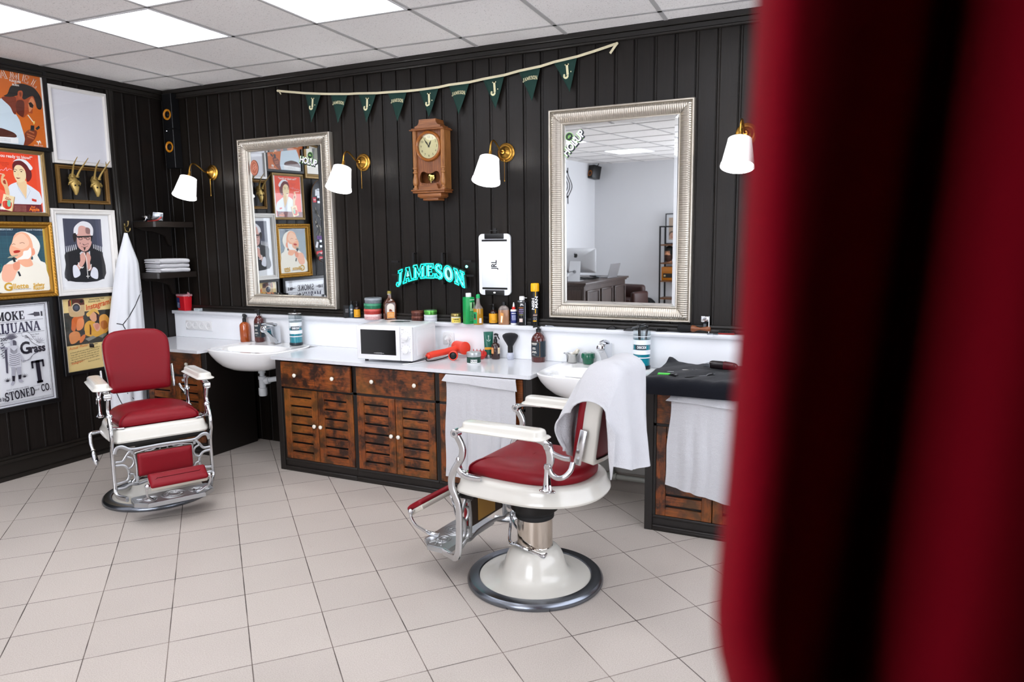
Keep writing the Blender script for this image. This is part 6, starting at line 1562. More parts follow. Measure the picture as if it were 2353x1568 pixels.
m = MB(CHROME); m.box(-.024, .024, -.012, .012, .062, .098, .005, 2); m.box(.022, .027, -.014, .014, 0, .1, .002, 1); part(m, 'top', t)
m = MB(CLEAR); m.box(-.021, .021, -.010, .010, .004, .062, .003, 1); part(m, 'case', t); part(MB(STEEL).box(-.012, .008, -.004, .004, .01, .055, .002, 1), 'insert', t)
x, y = onledge(1672, 767)
t = thing('comb', 'red-backed black comb at the curtain end of the ledge', 'comb', (x, -.05, LZ), R(4))
part(MB(mat('red_plastic', '#8f2420', .4)).box(-.045, .045, -.018, -.006, 0, .008, .003, 2), 'spine', t)
m = MB(BLACK)
for k in range(22): m.box(-.043+k*.004, -.0412+k*.004, -.008, .016, .002, .02)
part(m, 'teeth', t)
for (px, py, rot, lab) in ((1633, 769, 30, 'small metal hair clip near the duster handle'), (1645, 769, -15, 'small metal hair clip next to the red comb')):
    x, y = onledge(px, py); m = MB(STEEL); m.box(-.016, .016, -.003, .003, 0, .004, .001, 1); m.box(-.016, .012, -.003, .003, .005, .007, .001, 1); m.tube([(-.016, 0, .003), (-.02, 0, .005), (-.016, 0, .006)], .0018, 6); solo(m, 'hair_clip', lab, 'clip', (x, y-.012, LZ), R(rot))

# -- left end of the ledge
t = thing('sharps_bin', 'red sharps container with blue label at the left end of the ledge', 'bin', (.122, -.042, LZ), R(-12))
m = MB(mat('red_bin', '#c01824', .35)); q = lambda s, z: [(px*s, py*s*.8, z) for px, py in rrect(.126, .09, .012, 4)]
m.loft([q(.86, 0), q(.88, .004), q(1, .118)], True, True, True); part(m, 'body', t)
m = MB(mat('milky_lid', '#b98a90', .3)); m.loft([q(1.06, .118), q(1.08, .121), q(1.08, .130), q(1.0, .134)], True, True, True); m.box(.01, .045, -.004, .0, .132, .165, .002, 1, M=RY(18)); part(m, 'lid', t)
m = MBF(flat('#22305e')); m.face([(-.052, -.0335, .02), (-.01, -.0335, .02), (-.01, -.0365, .105), (-.054, -.0365, .105)]); flat_marks(m, T(-.031, -.0375, 0) @ RX(88), 0, .095, .034, .003, flat('#cfd5e6'), 9, 2.9)
part(m, 'label', t, sharp=0)
m = MB(mat('clear_block', '#b9c2c6', .06, coat=.5)); m.box(-.03, .03, -.018, .018, 0, .022, .002, 1); flat_marks(m, T(0, -.0184, 0) @ RX(90), 0, .012, .04, .003, flat('#4a5058'), 1); solo(m, 'card_holder', 'small clear block on the ledge next to the red bin', 'holder', (.282, -.05, LZ), R(4))

# -- by the left sink
DECK = TOP_Z+.0112
def round_bottle(pxl, pxr, pyb, pyt, z, mt, shoulder=.62, neck=.30):
    x, y, r, h = spot(pxl, pxr, pyb, pyt, z, CY); return x, y, r, h
x, y, r, h = spot(565, 589, 785.5, 722, CZ, CY)
t = thing('spray_bottle', 'orange-brown spray bottle with black trigger beside the left tap', 'bottle', (.823, y, CZ), facing(x, y))
m = MB(AMBERL); m.lathe([(0, 0), (r*.92, 0), (r, .006), (r, h*.58), (r*.93, h*.63), (r*.62, h*.685), (r*.34, h*.71), (r*.34, h*.74)], 32); part(m, 'body', t)
m = MB(BLACK); m.lathe([(r*.38, h*.71), (r*.38, h*.82), (r*.28, h*.84), (r*.26, h*.9), (r*.36, h*.92), (r*.3, h*.99), (0, h)], 20); m.tube([(0, 0, h*.93), (r*.5, -r*.3, h*.925)], r*.15, 8); m.tube([(r*.2, -r*.1, h*.9), (r*.42, -r*.3, h*.85)], r*.1, 6); part(m, 'trigger', t)
def big_pump(x, y, r, h, z, label):
    t = thing('pump_bottle', label, 'bottle', (x, y, z), facing(x, y), 'large brown pump bottles')
    m = MB(mat('brown_pump_body', '#4a130e', .05, coat=.7)); m.lathe([(0, 0), (r*.94, 0), (r, .007), (r, h*.60), (r*.96, h*.65), (r*.82, h*.71), (r*.55, h*.77), (r*.32, h*.80), (r*.30, h*.83)], 40); part(m, 'body', t)
    m = MB(BLACK); m.lathe([(r*.34, h*.82), (r*.34, h*.90), (r*.18, h*.91), (r*.16, h*.955), (r*.3, h*.96), (r*.3, h*.985), (0, h)], 22); m.tube([(0, 0, h*.975), (-r*.4, -r*.2, h*.975), (-r*.7, -r*.4, h*.962)], r*.13, 8); part(m, 'pump', t)
    m = MBF(); NAV = mat('dark_teal_label', '#15242e', .5); band(m, r*1.006, h*.14, h*.58, NAV, -180, 10, 32)
    T_ = flat('#c58a4a'); 
    for z0, z1 in ((.16, .163), (.557, .56)): m.use(T_).lathe([(r*1.012, h*z0), (r*1.012, h*z1)], 20, None, False, -165, -78)
    for a in (-165, -79.5): m.use(T_).lathe([(r*1.012, h*.16), (r*1.012, h*.56)], 2, None, False, a, a+1.5)
    m.use(flat('#e8e4da'))
    def at_(txt, ang, z, s): v, f = text_geo(txt, 'LEFT', .02, 0, 0, 1); m.add([(r*1.014*sin(ang+a*s/r), -r*1.014*cos(ang+a*s/r), z+b*s) for a, b, _ in v], f, None, False)
    for zz, s, w_ in ((.50, .17, .95), (.475, .06, .8), (.39, .11, .55), (.355, .11, .6), (.29, .11, .8), (.255, .11, .9), (.2, .06, .5)): marks(m, r*1.014, h*zz, r*w_, r*s, flat('#e8e4da'), 1, a=-.72, seed=int(zz*100))
    part(m, 'label', t, 'dark label with a thin copper border', sharp=0)
x, y, r, h = spot(593.5, 620, 789, 712.5, CZ, CY); big_pump(.99, -.105, .0385, h*.98, DECK, 'dark brown pump bottle behind the left tap')
x, y, r, h = spot(1221, 1254, 833.5, 748, CZ, CY); big_pump(x, y, r, h, CZ, 'tall dark brown pump bottle with teal label, left of the right sink')

# -- disinfectant jars
def jar(x, y, r, h, z, label, full, open_):
    t = thing('disinfectant_jar', label, 'jar', (x, y, z), facing(x, y), 'blue disinfectant jars')
    m = MB(mat('jar_foot', '#12202a', .3)); m.lathe([(0, 0), (r, 0), (r*1.03, .004), (r*1.03, .014), (r, .018), (0, .018)], 36); part(m, 'foot', t)
    m = MBF(mat('teal_liquid', '#1f8fa0', .06, coat=.4)); m.lathe([(0, .0185), (r*.93, .0185), (r*.93, h*full), (0, h*full)], 36, None, False); part(m, 'liquid', t, 'blue liquid')
    m = MBF(CLEAR); m.lathe([(r*.985, .0182), (r*.985, h*.985)], 44, None, False); m.lathe([(r*.985, h*.985), (r*.955, h*.985)], 44, None, False); part(m, 'glass', t)
    m = MB(mat('jar_white_band', '#e4eaee', .35))
    for z0, z1 in ((.36, .47), (.60, .72), (.265, .29)) : m.lathe([(r*.992, h*z0), (r*.992, h*z1)], 44, None, False)
    m.lathe([(r*.992, h*.80), (r*.992, h*.815)], 44, None, False); part(m, 'printed_bands', t)
    m = MBF(); m.use(flat('#1b2732')).lathe([(r*.994, h*.48), (r*.994, h*.592)], 16, None, False, -135, -60)
    arc_text(m, 'DISICIDE', r*1.0, h*.535, h*.085, flat('#f2f6f8'), bold=.03, xs=.72); part(m, 'label', t, 'dark label lettered DISICIDE', sharp=0)
    if not open_:
        m = MB(CHROME); m.lathe([(r*1.03, h*.985), (r*1.06, h*.995), (r*1.03, h*1.008), (r*.7, h*1.016), (0, h*1.018)], 40); part(m, 'lid', t, 'chrome lid')
        m = MB(BLACK); m.lathe([(0, h*1.016), (.012, h*1.018), (.007, h*1.04), (.011, h*1.065), (.008, h*1.1), (0, h*1.11)], 18); part(m, 'knob', t)
        m = MB(STEEL); m.tube([(0, 0, h*.98), (0, 0, h*.80)], .0012, 6); m.box(-.012, .012, -.002, .002, h*.76, h*.80); part(m, 'lift_rod', t)
    return t
x, y, r, h = spot(665, 699, 794, 714, DECK, CY); jar(1.375, -.132, .0475, h*.93, DECK, 'blue disinfectant jar with chrome lid on the left sink', .53, False)
x, y, r, h = spot(1458, 1500, 848, 746, DECK, CY); jx, jy, jr, jh = 4.003, -.137, .0515, h*.93
jar(jx, jy, jr, jh, DECK, 'open blue disinfectant jar full of combs and clips on the right sink', .70, True)
def instick(label, ang, tilt, L, mt, w, kind):
    t = thing(kind, label, 'comb' if 'comb' in kind else 'clip', (jx+.022*cos(ang), jy+.022*sin(ang), DECK+jh*.705), 0, 'tools standing in the open jar')
    m = MB(mt); M = Matrix.Rotation(ang, 4, 'Z') @ RY(tilt); m.box(-w/2, w/2, -.003, .003, 0, L, .0015, 1, M=M); m.sphere(w*.75, M @ T(0, 0, L), 12); part(m, 'handle', t); return t
instick('black round-ended comb at the left rim of the open jar', 2.6, 5, .085, BLACK, .012, 'comb'); instick('black round-ended comb at the right rim of the open jar', .2, 6, .078, BLACK, .013, 'comb'); instick('black comb in the middle of the open jar', 4.5, 3, .09, BLACK, .011, 'comb')
t = thing('hair_clip', 'long silver sectioning clip lying across the top of the open jar', 'clip', (jx-.012, jy-.02, DECK+jh+.008), R(-14))
m = MB(STEEL); m.box(-.05, .045, -.006, .006, -.003, .0015, .0015, 1, M=RY(-14)); m.box(-.045, .045, -.005, .005, .005, .0085, .0015, 1, M=RY(-18)); part(m, 'blades', t)

# -- microwave
t = thing('microwave', 'white microwave oven with black window and two dials on the worktop', 'microwave', (2.232, -.520, TOP_Z), R(4.5))
MW, MD, MH = .405, .325, .222; Z0 = .014
WM = mat('microwave_white', '#e4e4e6', .25, coat=.2)
m = MB(WM); m.box(0, MW, .022, MD, Z0, Z0+MH, .010, 3); 
m.use(WM).box(MW-.001, MW+.0025, .06, MD-.03, Z0+.03, Z0+MH-.03, .004, 2); part(m, 'housing', t)
m = MB(WM); m.box(0, .318, -.002, .022, Z0+.003, Z0+MH-.002, .006, 3); d = part(m, 'door', t)
m = MB(mat('black_window', '#060607', .08, coat=.4)); m.box(.032, .29, -.0028, -.0005, Z0+.036, Z0+MH-.026, .003, 1); part(m, 'window', d)
m = MBF(flat('#c8c8c8')); m.text('HOME', .012, T(.165, -.0031, Z0+.046) @ RX(90), xs=1.3); m.use(flat('#c8c8c8')); m.face([(.128, -.0031, Z0+.0455), (.143, -.0031, Z0+.0455), (.143, -.0031, Z0+.047), (.128, -.0031, Z0+.047)]); m.face([(.187, -.0031, Z0+.0455), (.202, -.0031, Z0+.0455), (.202, -.0031, Z0+.047), (.187, -.0031, Z0+.047)]); part(m, 'lettering', d, sharp=0)
m = MB(WM); m.box(.3195, MW, -.002, .022, Z0+.003, Z0+MH-.002, .006, 3); pn = part(m, 'control_panel', t)
for k, z in enumerate((.158, .075)):
    m = MB(WHITE); M = T(.362, -.002, Z0+z) @ RX(90); m.lathe([(.028, 0), (.028, .004), (.0245, .005), (.0225, .018), (.018, .020), (0, .020)], 32, M); m.box(-.0015, .0015, .004, .0225, .02, .0208, M=M); part(m, 'dial', pn)
    m = MBF(flat('#77777b'))
    for q in range(9): a = R(200-q*27.5 if k == 0 else 230-q*32); m.face([(.362+(.031+e)*cos(a+f), -.0023, Z0+z+(.031+e)*sin(a+f)) for e, f in ((0, -.03), (.004, -.03), (.004, .03), (0, .03))])
    flat_marks(m, T(.34, -.0023, Z0+z) @ RX(90), 0, .043, .02, .003, flat('#8a8a8e'), 1); part(m, 'dial_marks', pn, sharp=0)
for fx in (.04, MW-.04):
    for fy in (.05, MD-.05): m = MB(BLACK); m.cyl(.012, 0, Z0+.002, 14, M=T(fx, fy, 0)); part(m, 'foot', t)
P = onz(917, 739.5, TOP_Z+Z0+MH); m = MB(mat('dark_green_card', '#0f2a22', .4)); m.box(-.055, .035, -.022, .022, 0, .0015); m.use(BLACK).box(.035, .075, -.004, .008, 0, .003, .001, 1)
solo(m, 'name_card', 'dark green card lying on top of the microwave', 'card', (P.x, P.y, TOP_Z+Z0+MH+.0008), R(18))
m = MB(WHITE); m.tube(smooth_path([(2.655, -.072, .905), (2.652, -.078, .87), (2.645, -.082, .83), (2.662, -.10, .8092), (2.655, -.2, .8092), (2.66, -.30, .8092), (2.648, -.40, .8092), (2.625, -.49, .8092), (2.59, -.535, .8092)], 6), .0034, 8)
m.lathe([(0, 0), (.017, 0), (.019, .012), (.015, .024), (.008, .034), (0, .035)], 22, T(2.643, -.0635, .914) @ RX(90)); m.tube([(2.643, -.088, .914), (2.65, -.085, .90), (2.655, -.074, .885)], .007, 8)
solo(m, 'power_cable', 'white plug and cable running beside the microwave', 'cable')

# -- hairdryer
CORAL = mat('coral_plastic', '#e0402c', .35)
t = thing('hairdryer', 'coral red hairdryer lying right of the microwave', 'hairdryer', (2.775, -.13, TOP_Z), R(12))
m = MB(CORAL); B0 = T(.0, .0, .066) @ RZ(-40) @ RY(90)
m.lathe([(0, -.062), (.03, -.060), (.038, -.052), (.040, -.038), (.040, .038), (.0425, .048), (.0425, .058), (.036, .060)], 36, B0); part(m, 'barrel', t)
m = MB(BLACK); m.lathe([(.036, .0605), (.031, .052), (.014, .052), (.012, .057), (0, .057)], 28, B0, cap=False); part(m, 'outlet', t)
m = MB(CORAL); m.tube([(-.02, -.025, .060), (-.075, -.085, .047), (-.13, -.165, .042), (-.15, -.20, .036)], [.022, .021, .022, .021], 20); m.tube([(-.15, -.20, .036), (-.158, -.213, .034)], [.016, .012], 14); part(m, 'handle', t)
m = MB(mat('dryer_switch', '#d9a09a', .4)); m.cyl(.005, 0, .004, 12, M=T(-.068, -.075, .064)); part(m, 'switch', t)
m = MB(BLACK); m.tube(smooth_path([(-.158, -.213, .034), (-.15, -.238, .012), (-.125, -.20, .0045), (-.10, -.12, .0045), (-.085, -.03, .0045), (-.09, .05, .0045)], 6), .0035, 8); part(m, 'cord', t)
x, y, r, h = spot(1033, 1054, 827.5, 805, CZ)
t = thing('dryer_nozzle', 'round coral hairdryer nozzle standing in front of the dryer', 'nozzle', (2.80, -.265, TOP_Z+.0006), R(20))
m = MB(CORAL); M = T(0, 0, .0315) @ RX(90); m.lathe([(.024, -.032), (.028, -.025), (.0305, 0), (.031, .010), (.027, .013), (.0235, .010)], 32, M, cap=False); part(m, 'ring', t)
m = MB(BLACK); m.lathe([(.0235, .010), (.018, .002), (.008, .004), (0, .006)], 28, M, cap=False); m.lathe([(.024, -.031), (0, -.031)], 28, M, cap=False); part(m, 'core', t)

# -- scalp brush, shaving cream, tube, spray, neck brush
t = thing('scalp_brush', 'red scalp massage brush with pegs behind the green shaving jar', 'brush', (2.918, -.138, TOP_Z+.001), R(25))
RB = mat('red_brush', '#c4221c', .3, coat=.3)
m = MB(RB); m.loft([[(px*s_, py*s_, z) for px, py in rrect(.105, .066, .032, 6)] for s_, z in ((.62, 0), (.86, .010), (1, .028), (1.0, .036), (.9, .037))], True, True, True, M=RX(24) @ T(0, 0, .004)); part(m, 'shell', t)
for k in range(4):
    for j in range(2): m = MB(RB); m.lathe([(.0042, 0), (.003, .016), (.0015, .026), (0, .027)], 10, RX(24) @ T(-.033+.022*k, -.013+.025*j, .040)); part(m, 'peg', t)
x, y, r, h = spot(1072, 1106, 838, 809, CZ)
t = thing('shaving_jar', 'white and green shaving cream jar with metal lid, lettered PRORASO', 'jar', (x, y, CZ), facing(x, y))
m = MB(WHITE); m.lathe([(0, 0), (r*.93, 0), (r*.96, .003), (r*.96, h*.63), (r*.9, h*.64)], 40); part(m, 'body', t)
m = MB(mat('matt_aluminium', '#b9bcbc', .35, .7)); m.lathe([(r*.985, h*.63), (r, h*.645), (r, h*.94), (r*.965, h), (r*.5, h*1.0), (0, h*.995)], 40); part(m, 'lid', t, 'brushed metal lid')
m = MBF(); DG = mat('bottle_green', '#123c30', .4); band(m, r*.967, h*.10, h*.62, DG, -180, 0, 32)
def patch(pts, mt, rr=r*.974): m.use(mt); m.add([(rr*sin(a), -rr*cos(a), b*h) for a, b in pts], [tuple(range(len(pts)))], None, False)
RD = flat('#b0242a'); WH = flat('#f0f0ee')
for s_ in (1, -1): patch([(s_*.95, .62), (s_*.75, .62), (s_*.3, .36), (s_*.45, .32)], WH); patch([(s_*.92, .62), (s_*.80, .62), (s_*.36, .36), (s_*.45, .34)], RD, r*.977)
for k in range(6):
    a0, a1 = -.48+.16*k, -.32+.16*k; patch([(a0, .14), (a1, .14), (a1, .40), (a0, .40)], WH, r*.980)
arc_text(m, 'PRORASO', r*.985, h*.275, h*.2, flat('#1a2a24'), bold=.03, xs=.8); part(m, 'label', t, 'dark green label with red stripes', sharp=0)
x, y, r, h = spot(1117.5, 1135, 824, 762.5, CZ, CY)
t = thing('cream_tube', 'dark green cream tube standing on its cap behind the spray bottle', 'tube', (x-.008, y-.005, CZ), facing(x, y)+.1)
m = MB(mat('silver_cap', '#a9aeb0', .25, .8)); m.lathe([(0, 0), (r*.98, .001), (r, .003), (r*.98, h*.14), (0, h*.14)], 28); part(m, 'cap', t)
m = MB(mat('tube_green', '#0f5a48', .35)); m.loft([[(r*1.03*(1-.0*k)*cos(2*PI*j/28)*(1+.22*k), r*(1-.93*k)*sin(2*PI*j/28), h*(.14+.86*k)) for j in range(28)] for k in (0, .15, .4, .7, .95, 1)], True, True, True); part(m, 'body', t)
m = MBF(flat('#d9992a')); m.face([(-r*1.06, -r*.80, h*.33), (r*1.06, -r*.80, h*.33), (r*1.08, -r*.70, h*.42), (-r*1.08, -r*.70, h*.42)]); m.use(flat('#d6e6de')); m.tube([(0, -r*.36, h*.82), (0, -r*.46, h*.68)], .0016, 6); m.tube([(r*.45*sin(R(a)), -r*.5, h*.72-r*.5*cos(R(a))) for a in range(-80, 81, 20)], .0016, 6); m.tube([(.004*cos(R(a)), -r*.34, h*.84+.004*sin(R(a))) for a in range(0, 361, 45)], .001, 5); flat_marks(m, T(0, -r*.58, 0) @ RX(85), 0, h*.61, r*1.2, r*.12, flat('#a8c9bc'), 2); part(m, 'print', t, sharp=0)
x, y, r, h = spot(1131, 1151.5, 826, 766, CZ, CY)
t = thing('spray_bottle', 'small dark brown trigger spray bottle beside the black neck brush', 'bottle', (x, y-.012, CZ), facing(x, y))
m = MB(BROWNB); m.lathe([(0, 0), (r*.92, 0), (r, .005), (r, h*.50), (r*.93, h*.56), (r*.62, h*.62), (r*.34, h*.64), (r*.34, h*.68)], 30); part(m, 'body', t)
m = MB(BLACK); m.lathe([(r*.42, h*.65), (r*.42, h*.76), (r*.3, h*.78), (r*.28, h*.88)], 20); m.tube([(-r*.35, .0, h*.94), (0, 0, h*.965), (r*.35, -r*.1, h*.955), (r*.62, -r*.2, h*.94)], [r*.2, r*.28, r*.26, r*.14], 12); m.tube([(r*.4, -r*.1, h*.93), (r*.62, -r*.2, h*.84), (r*.92, -r*.3, h*.765)], [r*.13, r*.14, r*.09], 8); part(m, 'trigger', t)
m = MBF(); band(m, r*1.007, h*.22, h*.46, mat('peach_label', '#d99a62', .5), -165, -118, 8); band(m, r*1.007, h*.22, h*.46, mat('pale_label', '#e6cfae', .5), -62, -20, 8); arc_text(m, '7', r*1.012, h*.35, .0, flat('#8a4a2a')) if False else None; part(m, 'label', t, sharp=0)
x, y, r, h = spot(1167, 1184, 827, 764.5, CZ, CY)
t = thing('neck_brush', 'fan-shaped black neck brush standing on its clear handle', 'brush', (x, y-.016, CZ), facing(x, y))
m = MB(mat('clear_handle', '#b4b8c6', .05, coat=.6)); m.lathe([(0, 0), (r*.85, 0), (r*.95, .005), (r, h*.12), (r*.97, h*.2), (r*.8, h*.265), (0, h*.27)], 10); part(m, 'handle', t, 'clear faceted handle')
m = MB(BLACK); m.lathe([(r*.72, h*.265), (r*.72, h*.50), (r*.8, h*.53)], 24); part(m, 'ferrule', t)
m = MB(mat('soft_bristle', '#101014', .95, bump=.8, bscale=900, sheen=.2)); m.loft([[(r*a*cos(2*PI*j/28), r*b*sin(2*PI*j/28), h*z) for j in range(28)] for a, b, z in ((.78, .78, .52), (1.1, .85, .60), (1.65, .95, .72), (2.05, 1.0, .83), (2.15, .98, .89), (1.9, .85, .945), (1.3, .6, .985), (.5, .3, 1.0))], True, True, True); part(m, 'bristles', t)

# -- by the right sink: bowl, soap pot
x, y, r, h = spot(1290, 1321, 832, 811, DECK, CY)
t = thing('shaving_bowl', 'small steel shaving bowl on the right sink', 'bowl', (3.555, -.105, DECK), 0)
m = MB(mat('brushed_bowl', '#c4c4c2', .22, 1)); m.lathe([(0, 0), (r*.72, 0), (r*.8, .004), (r*.93, h*.8), (r*1.08, h*.95), (r*1.1, h), (r*1.05, h), (r*.88, h*.82), (r*.7, .008), (0, .006)], 36); part(m, 'bowl', t)
m = MB(STEEL); m.tube([(-r*1.05, 0, h*.97), (-r*1.3, -.004, h*.97)], .004, 8); part(m, 'ear', t)
t = thing('shaving_brush', 'cream handled brush resting in the steel shaving bowl', 'brush', (3.560, -.108, DECK+.026), R(-20))
m = MB(mat('cream_handle', '#d9d3c4', .4)); m.tube([(-.012, 0, .012), (.012, 0, .03), (.03, 0, .042), (.04, 0, .052), (.048, 0, .050)], [.009, .011, .013, .014, .009], 16); part(m, 'handle', t)
x, y, r, h = spot(1327, 1359, 834, 808.5, DECK, CY)
t = thing('soap_pot', 'glossy green shaving soap pot with lid on the right sink', 'pot', (3.663, -.112, DECK), 0)
GS = mat('glossy_green', '#0a5c42', .15, coat=.4)
m = MB(GS); m.lathe([(0, 0), (r*.72, 0), (r*.78, .004), (r*.86, h*.42), (r*.9, h*.48)], 36); part(m, 'pot', t)
m = MB(GS); m.lathe([(r*.9, h*.47), (r, h*.5), (r*1.02, h*.62), (r, h*.84), (r*.9, h*.95), (r*.5, h), (0, h)], 36); m.use(flat('#cfd6d2')); m.lathe([(0, h*1.002), (r*.4, h*1.001)], 24, None, False); part(m, 'lid', t)

# -- upper corner shelf
SZ = 1.742+.0006
t = thing('hair_clippers', 'polished chrome vintage clippers on the upper corner shelf', 'clippers', (.155, -.30, SZ), R(10))
m = MB(CHROME); m.loft([[(x_, py*s_, .028+pz*s_) for py, pz in rrect(.045, .05, .016, 4)] for x_, s_ in ((-.05, .55), (-.04, .8), (0, .95), (.03, 1.0))], True, True, True); part(m, 'body', t)
m = MB(mat('brushed_plate', '#9fa3a8', .2, 1)); m.box(-.004, .004, -.038, .038, -.027, .036, .006, 2, M=T(.045, -.005, .034) @ RY(8) @ RZ(-35)); part(m, 'end_plate', t)
m = MB(mat('red_plastic', '#8f2420', .4)); m.tube(smooth_path([(-.03, -.03, .003), (.03, -.045, .004), (.07, -.035, .012), (.085, -.01, .035)], 5), .005, 8); part(m, 'red_rim', t)
m = MB(CHROME); m.tube([(-.05, 0, .03), (-.068, -.004, .036), (-.088, -.008, .040), (-.105, -.01, .034)], [.012, .017, .012, .003], 14); m.tube([(-.06, -.012, .03), (-.06, -.022, .008), (-.07, -.024, .005)], .005, 8); m.tube([(-.055, .0, .04), (-.03, -.01, .052)], .004, 8); part(m, 'head', t)
m = MB(STEEL); m.tube([(-.06, -.024, .006), (-.19, -.03, .003)], [.003, .0018], 8); part(m, 'rod', t)
m = MB(mat('dark_blue_cup', '#161d28', .35)); m.lathe([(0, 0), (.034, 0), (.036, .003), (.036, .045), (.033, .045), (.033, .005), (0, .005)], 32); solo(m, 'cup', 'low dark blue cup on the upper corner shelf', 'cup', (.062, -.262, SZ))
# ================================================================== towels and the cape
def wob(u, v, a=1): return a*(.5*sin(u*9.1+v*2.3)+.3*sin(u*17.7-v*5.1+1.3)+.2*sin(u*31+v*11))
# towel over the middle chair's back, in the chair's own frame
def crest(Y): return 1.068-11*max(0, abs(Y)-.115)**2 if abs(Y) < .225 else 1.068-11*.11**2-.5*(abs(Y)-.225)
def xface(z): return -.312-(z-.652)*.185
def chair_towel(u, v):
    Y = -.150+.402*u
    zc = crest(Y); zf = .70+.05*sin(u*7)-.02*u+(.10*(1-u))
    # hem at the back: a pointed corner near the viewer's side
    tab = [(0, .60), (.45, .61), (.78, .655), (.875, .665), (.92, .605), (.95, .64), (1, .80)]
    zb = lerp_tab(tab, u)
    if Y > .2: zf = .70+.1*(Y-.2)
    yy = min(Y, .222)+.25*max(0, Y-.222)
    if v < .36:   # front, hanging loose ahead of the cushion
        t = v/.36; z = zf+(zc-.045-zf)*t
        bulge = .016+.062*max(0, u-.35)/.65*sin(PI*min(1, max(0, (1-t)*1.02+.05)))**.8+.010*sin(u*22+t*3)*(1-t)
        x = xface(z)+.054+bulge
        yy2 = yy-.05*(1-t)*max(0, u-.6)
        return (x, yy2, z)
    if v < .5:    # over the top
        t = (v-.36)/.14; a = PI*t
        xf, xb = xface(zc-.045)+.070, xface(zc-.045)-.092
        xm, rr = (xf+xb)/2, (xf-xb)/2
        return (xm+rr*cos(a), yy, zc-.045+.052*sin(a)+.004*wob(u*1.3, t))
    t = (v-.5)/.5; z = zc-.045+(zb-zc+.045)*t
    x = xface(zc-.045)-.092-.030*t+.016*sin(u*15.5+.8)*t**.7-.004*wob(u, t)
    return (x-.012*t*sin(u*6), yy+.012*sin(u*9+t*2)*t, z)
m = MB(TERRY); m.grid(chair_towel, 56, 72, thick=.006)
solo(m, 'towel', 'white terry towel thrown over the back of the middle barber chair', 'towel', (3.84, -1.33, 0), R(176), sharp=70)
# towel tucked over the third cabinet's drawer
def hung_towel(name, label, x0, x1, y, ztop, flapL, flapR, hemL, hemR, spread=.01, seed=0.):
    def fn(u, v):
        X = x0+(x1-x0)*u; flap = flapL+(flapR-flapL)*u; hem = hemL+(hemR-hemL)*u
        lim = .16
        if v < lim: t = v/lim; return (X-.02*(1-u)*(1-t)+.012*u*(1-t), y-.014-.010*(1-t)-.004*sin(u*12+seed)*(1-t), ztop-flap*(1-t))
        if v < lim+.04: t = (v-lim)/.04; return (X, y-.006-.006*cos(PI*t), ztop+.005*sin(PI*t))
        t = (v-lim-.04)/(1-lim-.04); z = ztop-(ztop-hem)*t
        fold = (.012*sin(u*19+seed)+.007*sin(u*34+1+seed*2))*min(1, t*1.6)
        return (X+spread*(u-.5)*2*t-.01*sin(t*3+seed)*(u-.5)+.004*sin(t*9+u*5), y-.003-.016*t*.5-abs(fold)*.9-.003, z)
    m = MB(TERRY); m.grid(fn, 48, 60, thick=.004); solo(m, name, label, 'towel', group=None, sharp=70)
hung_towel('hanging_towel', 'white terry towel hanging in front of the long cabinet row, behind the middle chair', 2.925, 3.39, -.566, .773, .034, .062, .15, .15, .004, .4)
hung_towel('hanging_towel', 'white terry towel hanging from the right cabinet under the navy towel', 4.283, 4.82, -.577, .756, .018, .05, .285, .17, .014, 1.7)
# navy towel lying on the right worktop
def navy(u, v):
    X = 4.155+.66*u; n = .004*wob(u*2.2, v*3)+.003*sin(u*23+v*17)
    if v < .72:
        t = v/.72; y = -.085-.495*t; z = TOP_Z+.026+n+.03*math.exp(-((u-.0)/.05)**2-((t-.0)/.10)**2)
        return (X-.012*t, y, z)
    t = (v-.72)/.28
    if t < .35: a = PI/2*t/.35; return (X-.012, -.58-.024*sin(a), TOP_Z+.026-.024*(1-cos(a))+n*(1-t))
    s = (t-.35)/.65; return (X-.012+.004*sin(u*20), -.604-.003*sin(u*14), TOP_Z+.002-.037*s)
m = MB(NAVY); m.grid(navy, 60, 50, thick=.022); solo(m, 'towel', 'dark navy towel laid over the right worktop under the barber tools', 'towel', sharp=70)
NZ = TOP_Z+.0415
def on_navy(px, py): P = onz(px, py, NZ); return P.x, P.y
zx = lambda x, y: (1460+x/5.604, 820+y/5.604)
x, y = on_navy(*zx(368, 250)); m = MB(mat('lime_plastic', '#4fd24a', .4)); m.box(-.032, .032, -.012, .012, 0, .016, .002, 1)
for k in range(7): m.box(-.03+k*.01-.001, -.03+k*.01+.001, -.016, -.011, 0, .012)
solo(m, 'clipper_guard', 'lime green clipper guard on the navy towel', 'clipper guard', (x, y, NZ), R(4), 'guards on the navy towel')
for (p, rot, lab) in (((480, 262), -10, 'black clipper guard next to the lime green one'), ((970, 262), 12, 'black clipper guard on the navy towel, nearest the curtain')):
    x, y = on_navy(*zx(*p)); m = MB(BLACK); guard_shape(m, .055, .034); m.use(STEEL).box(-.004, .022, -.010, .010, .0155, .0165); solo(m, 'clipper_guard', lab, 'clipper guard', (x, y, NZ), R(rot), 'guards on the navy towel')
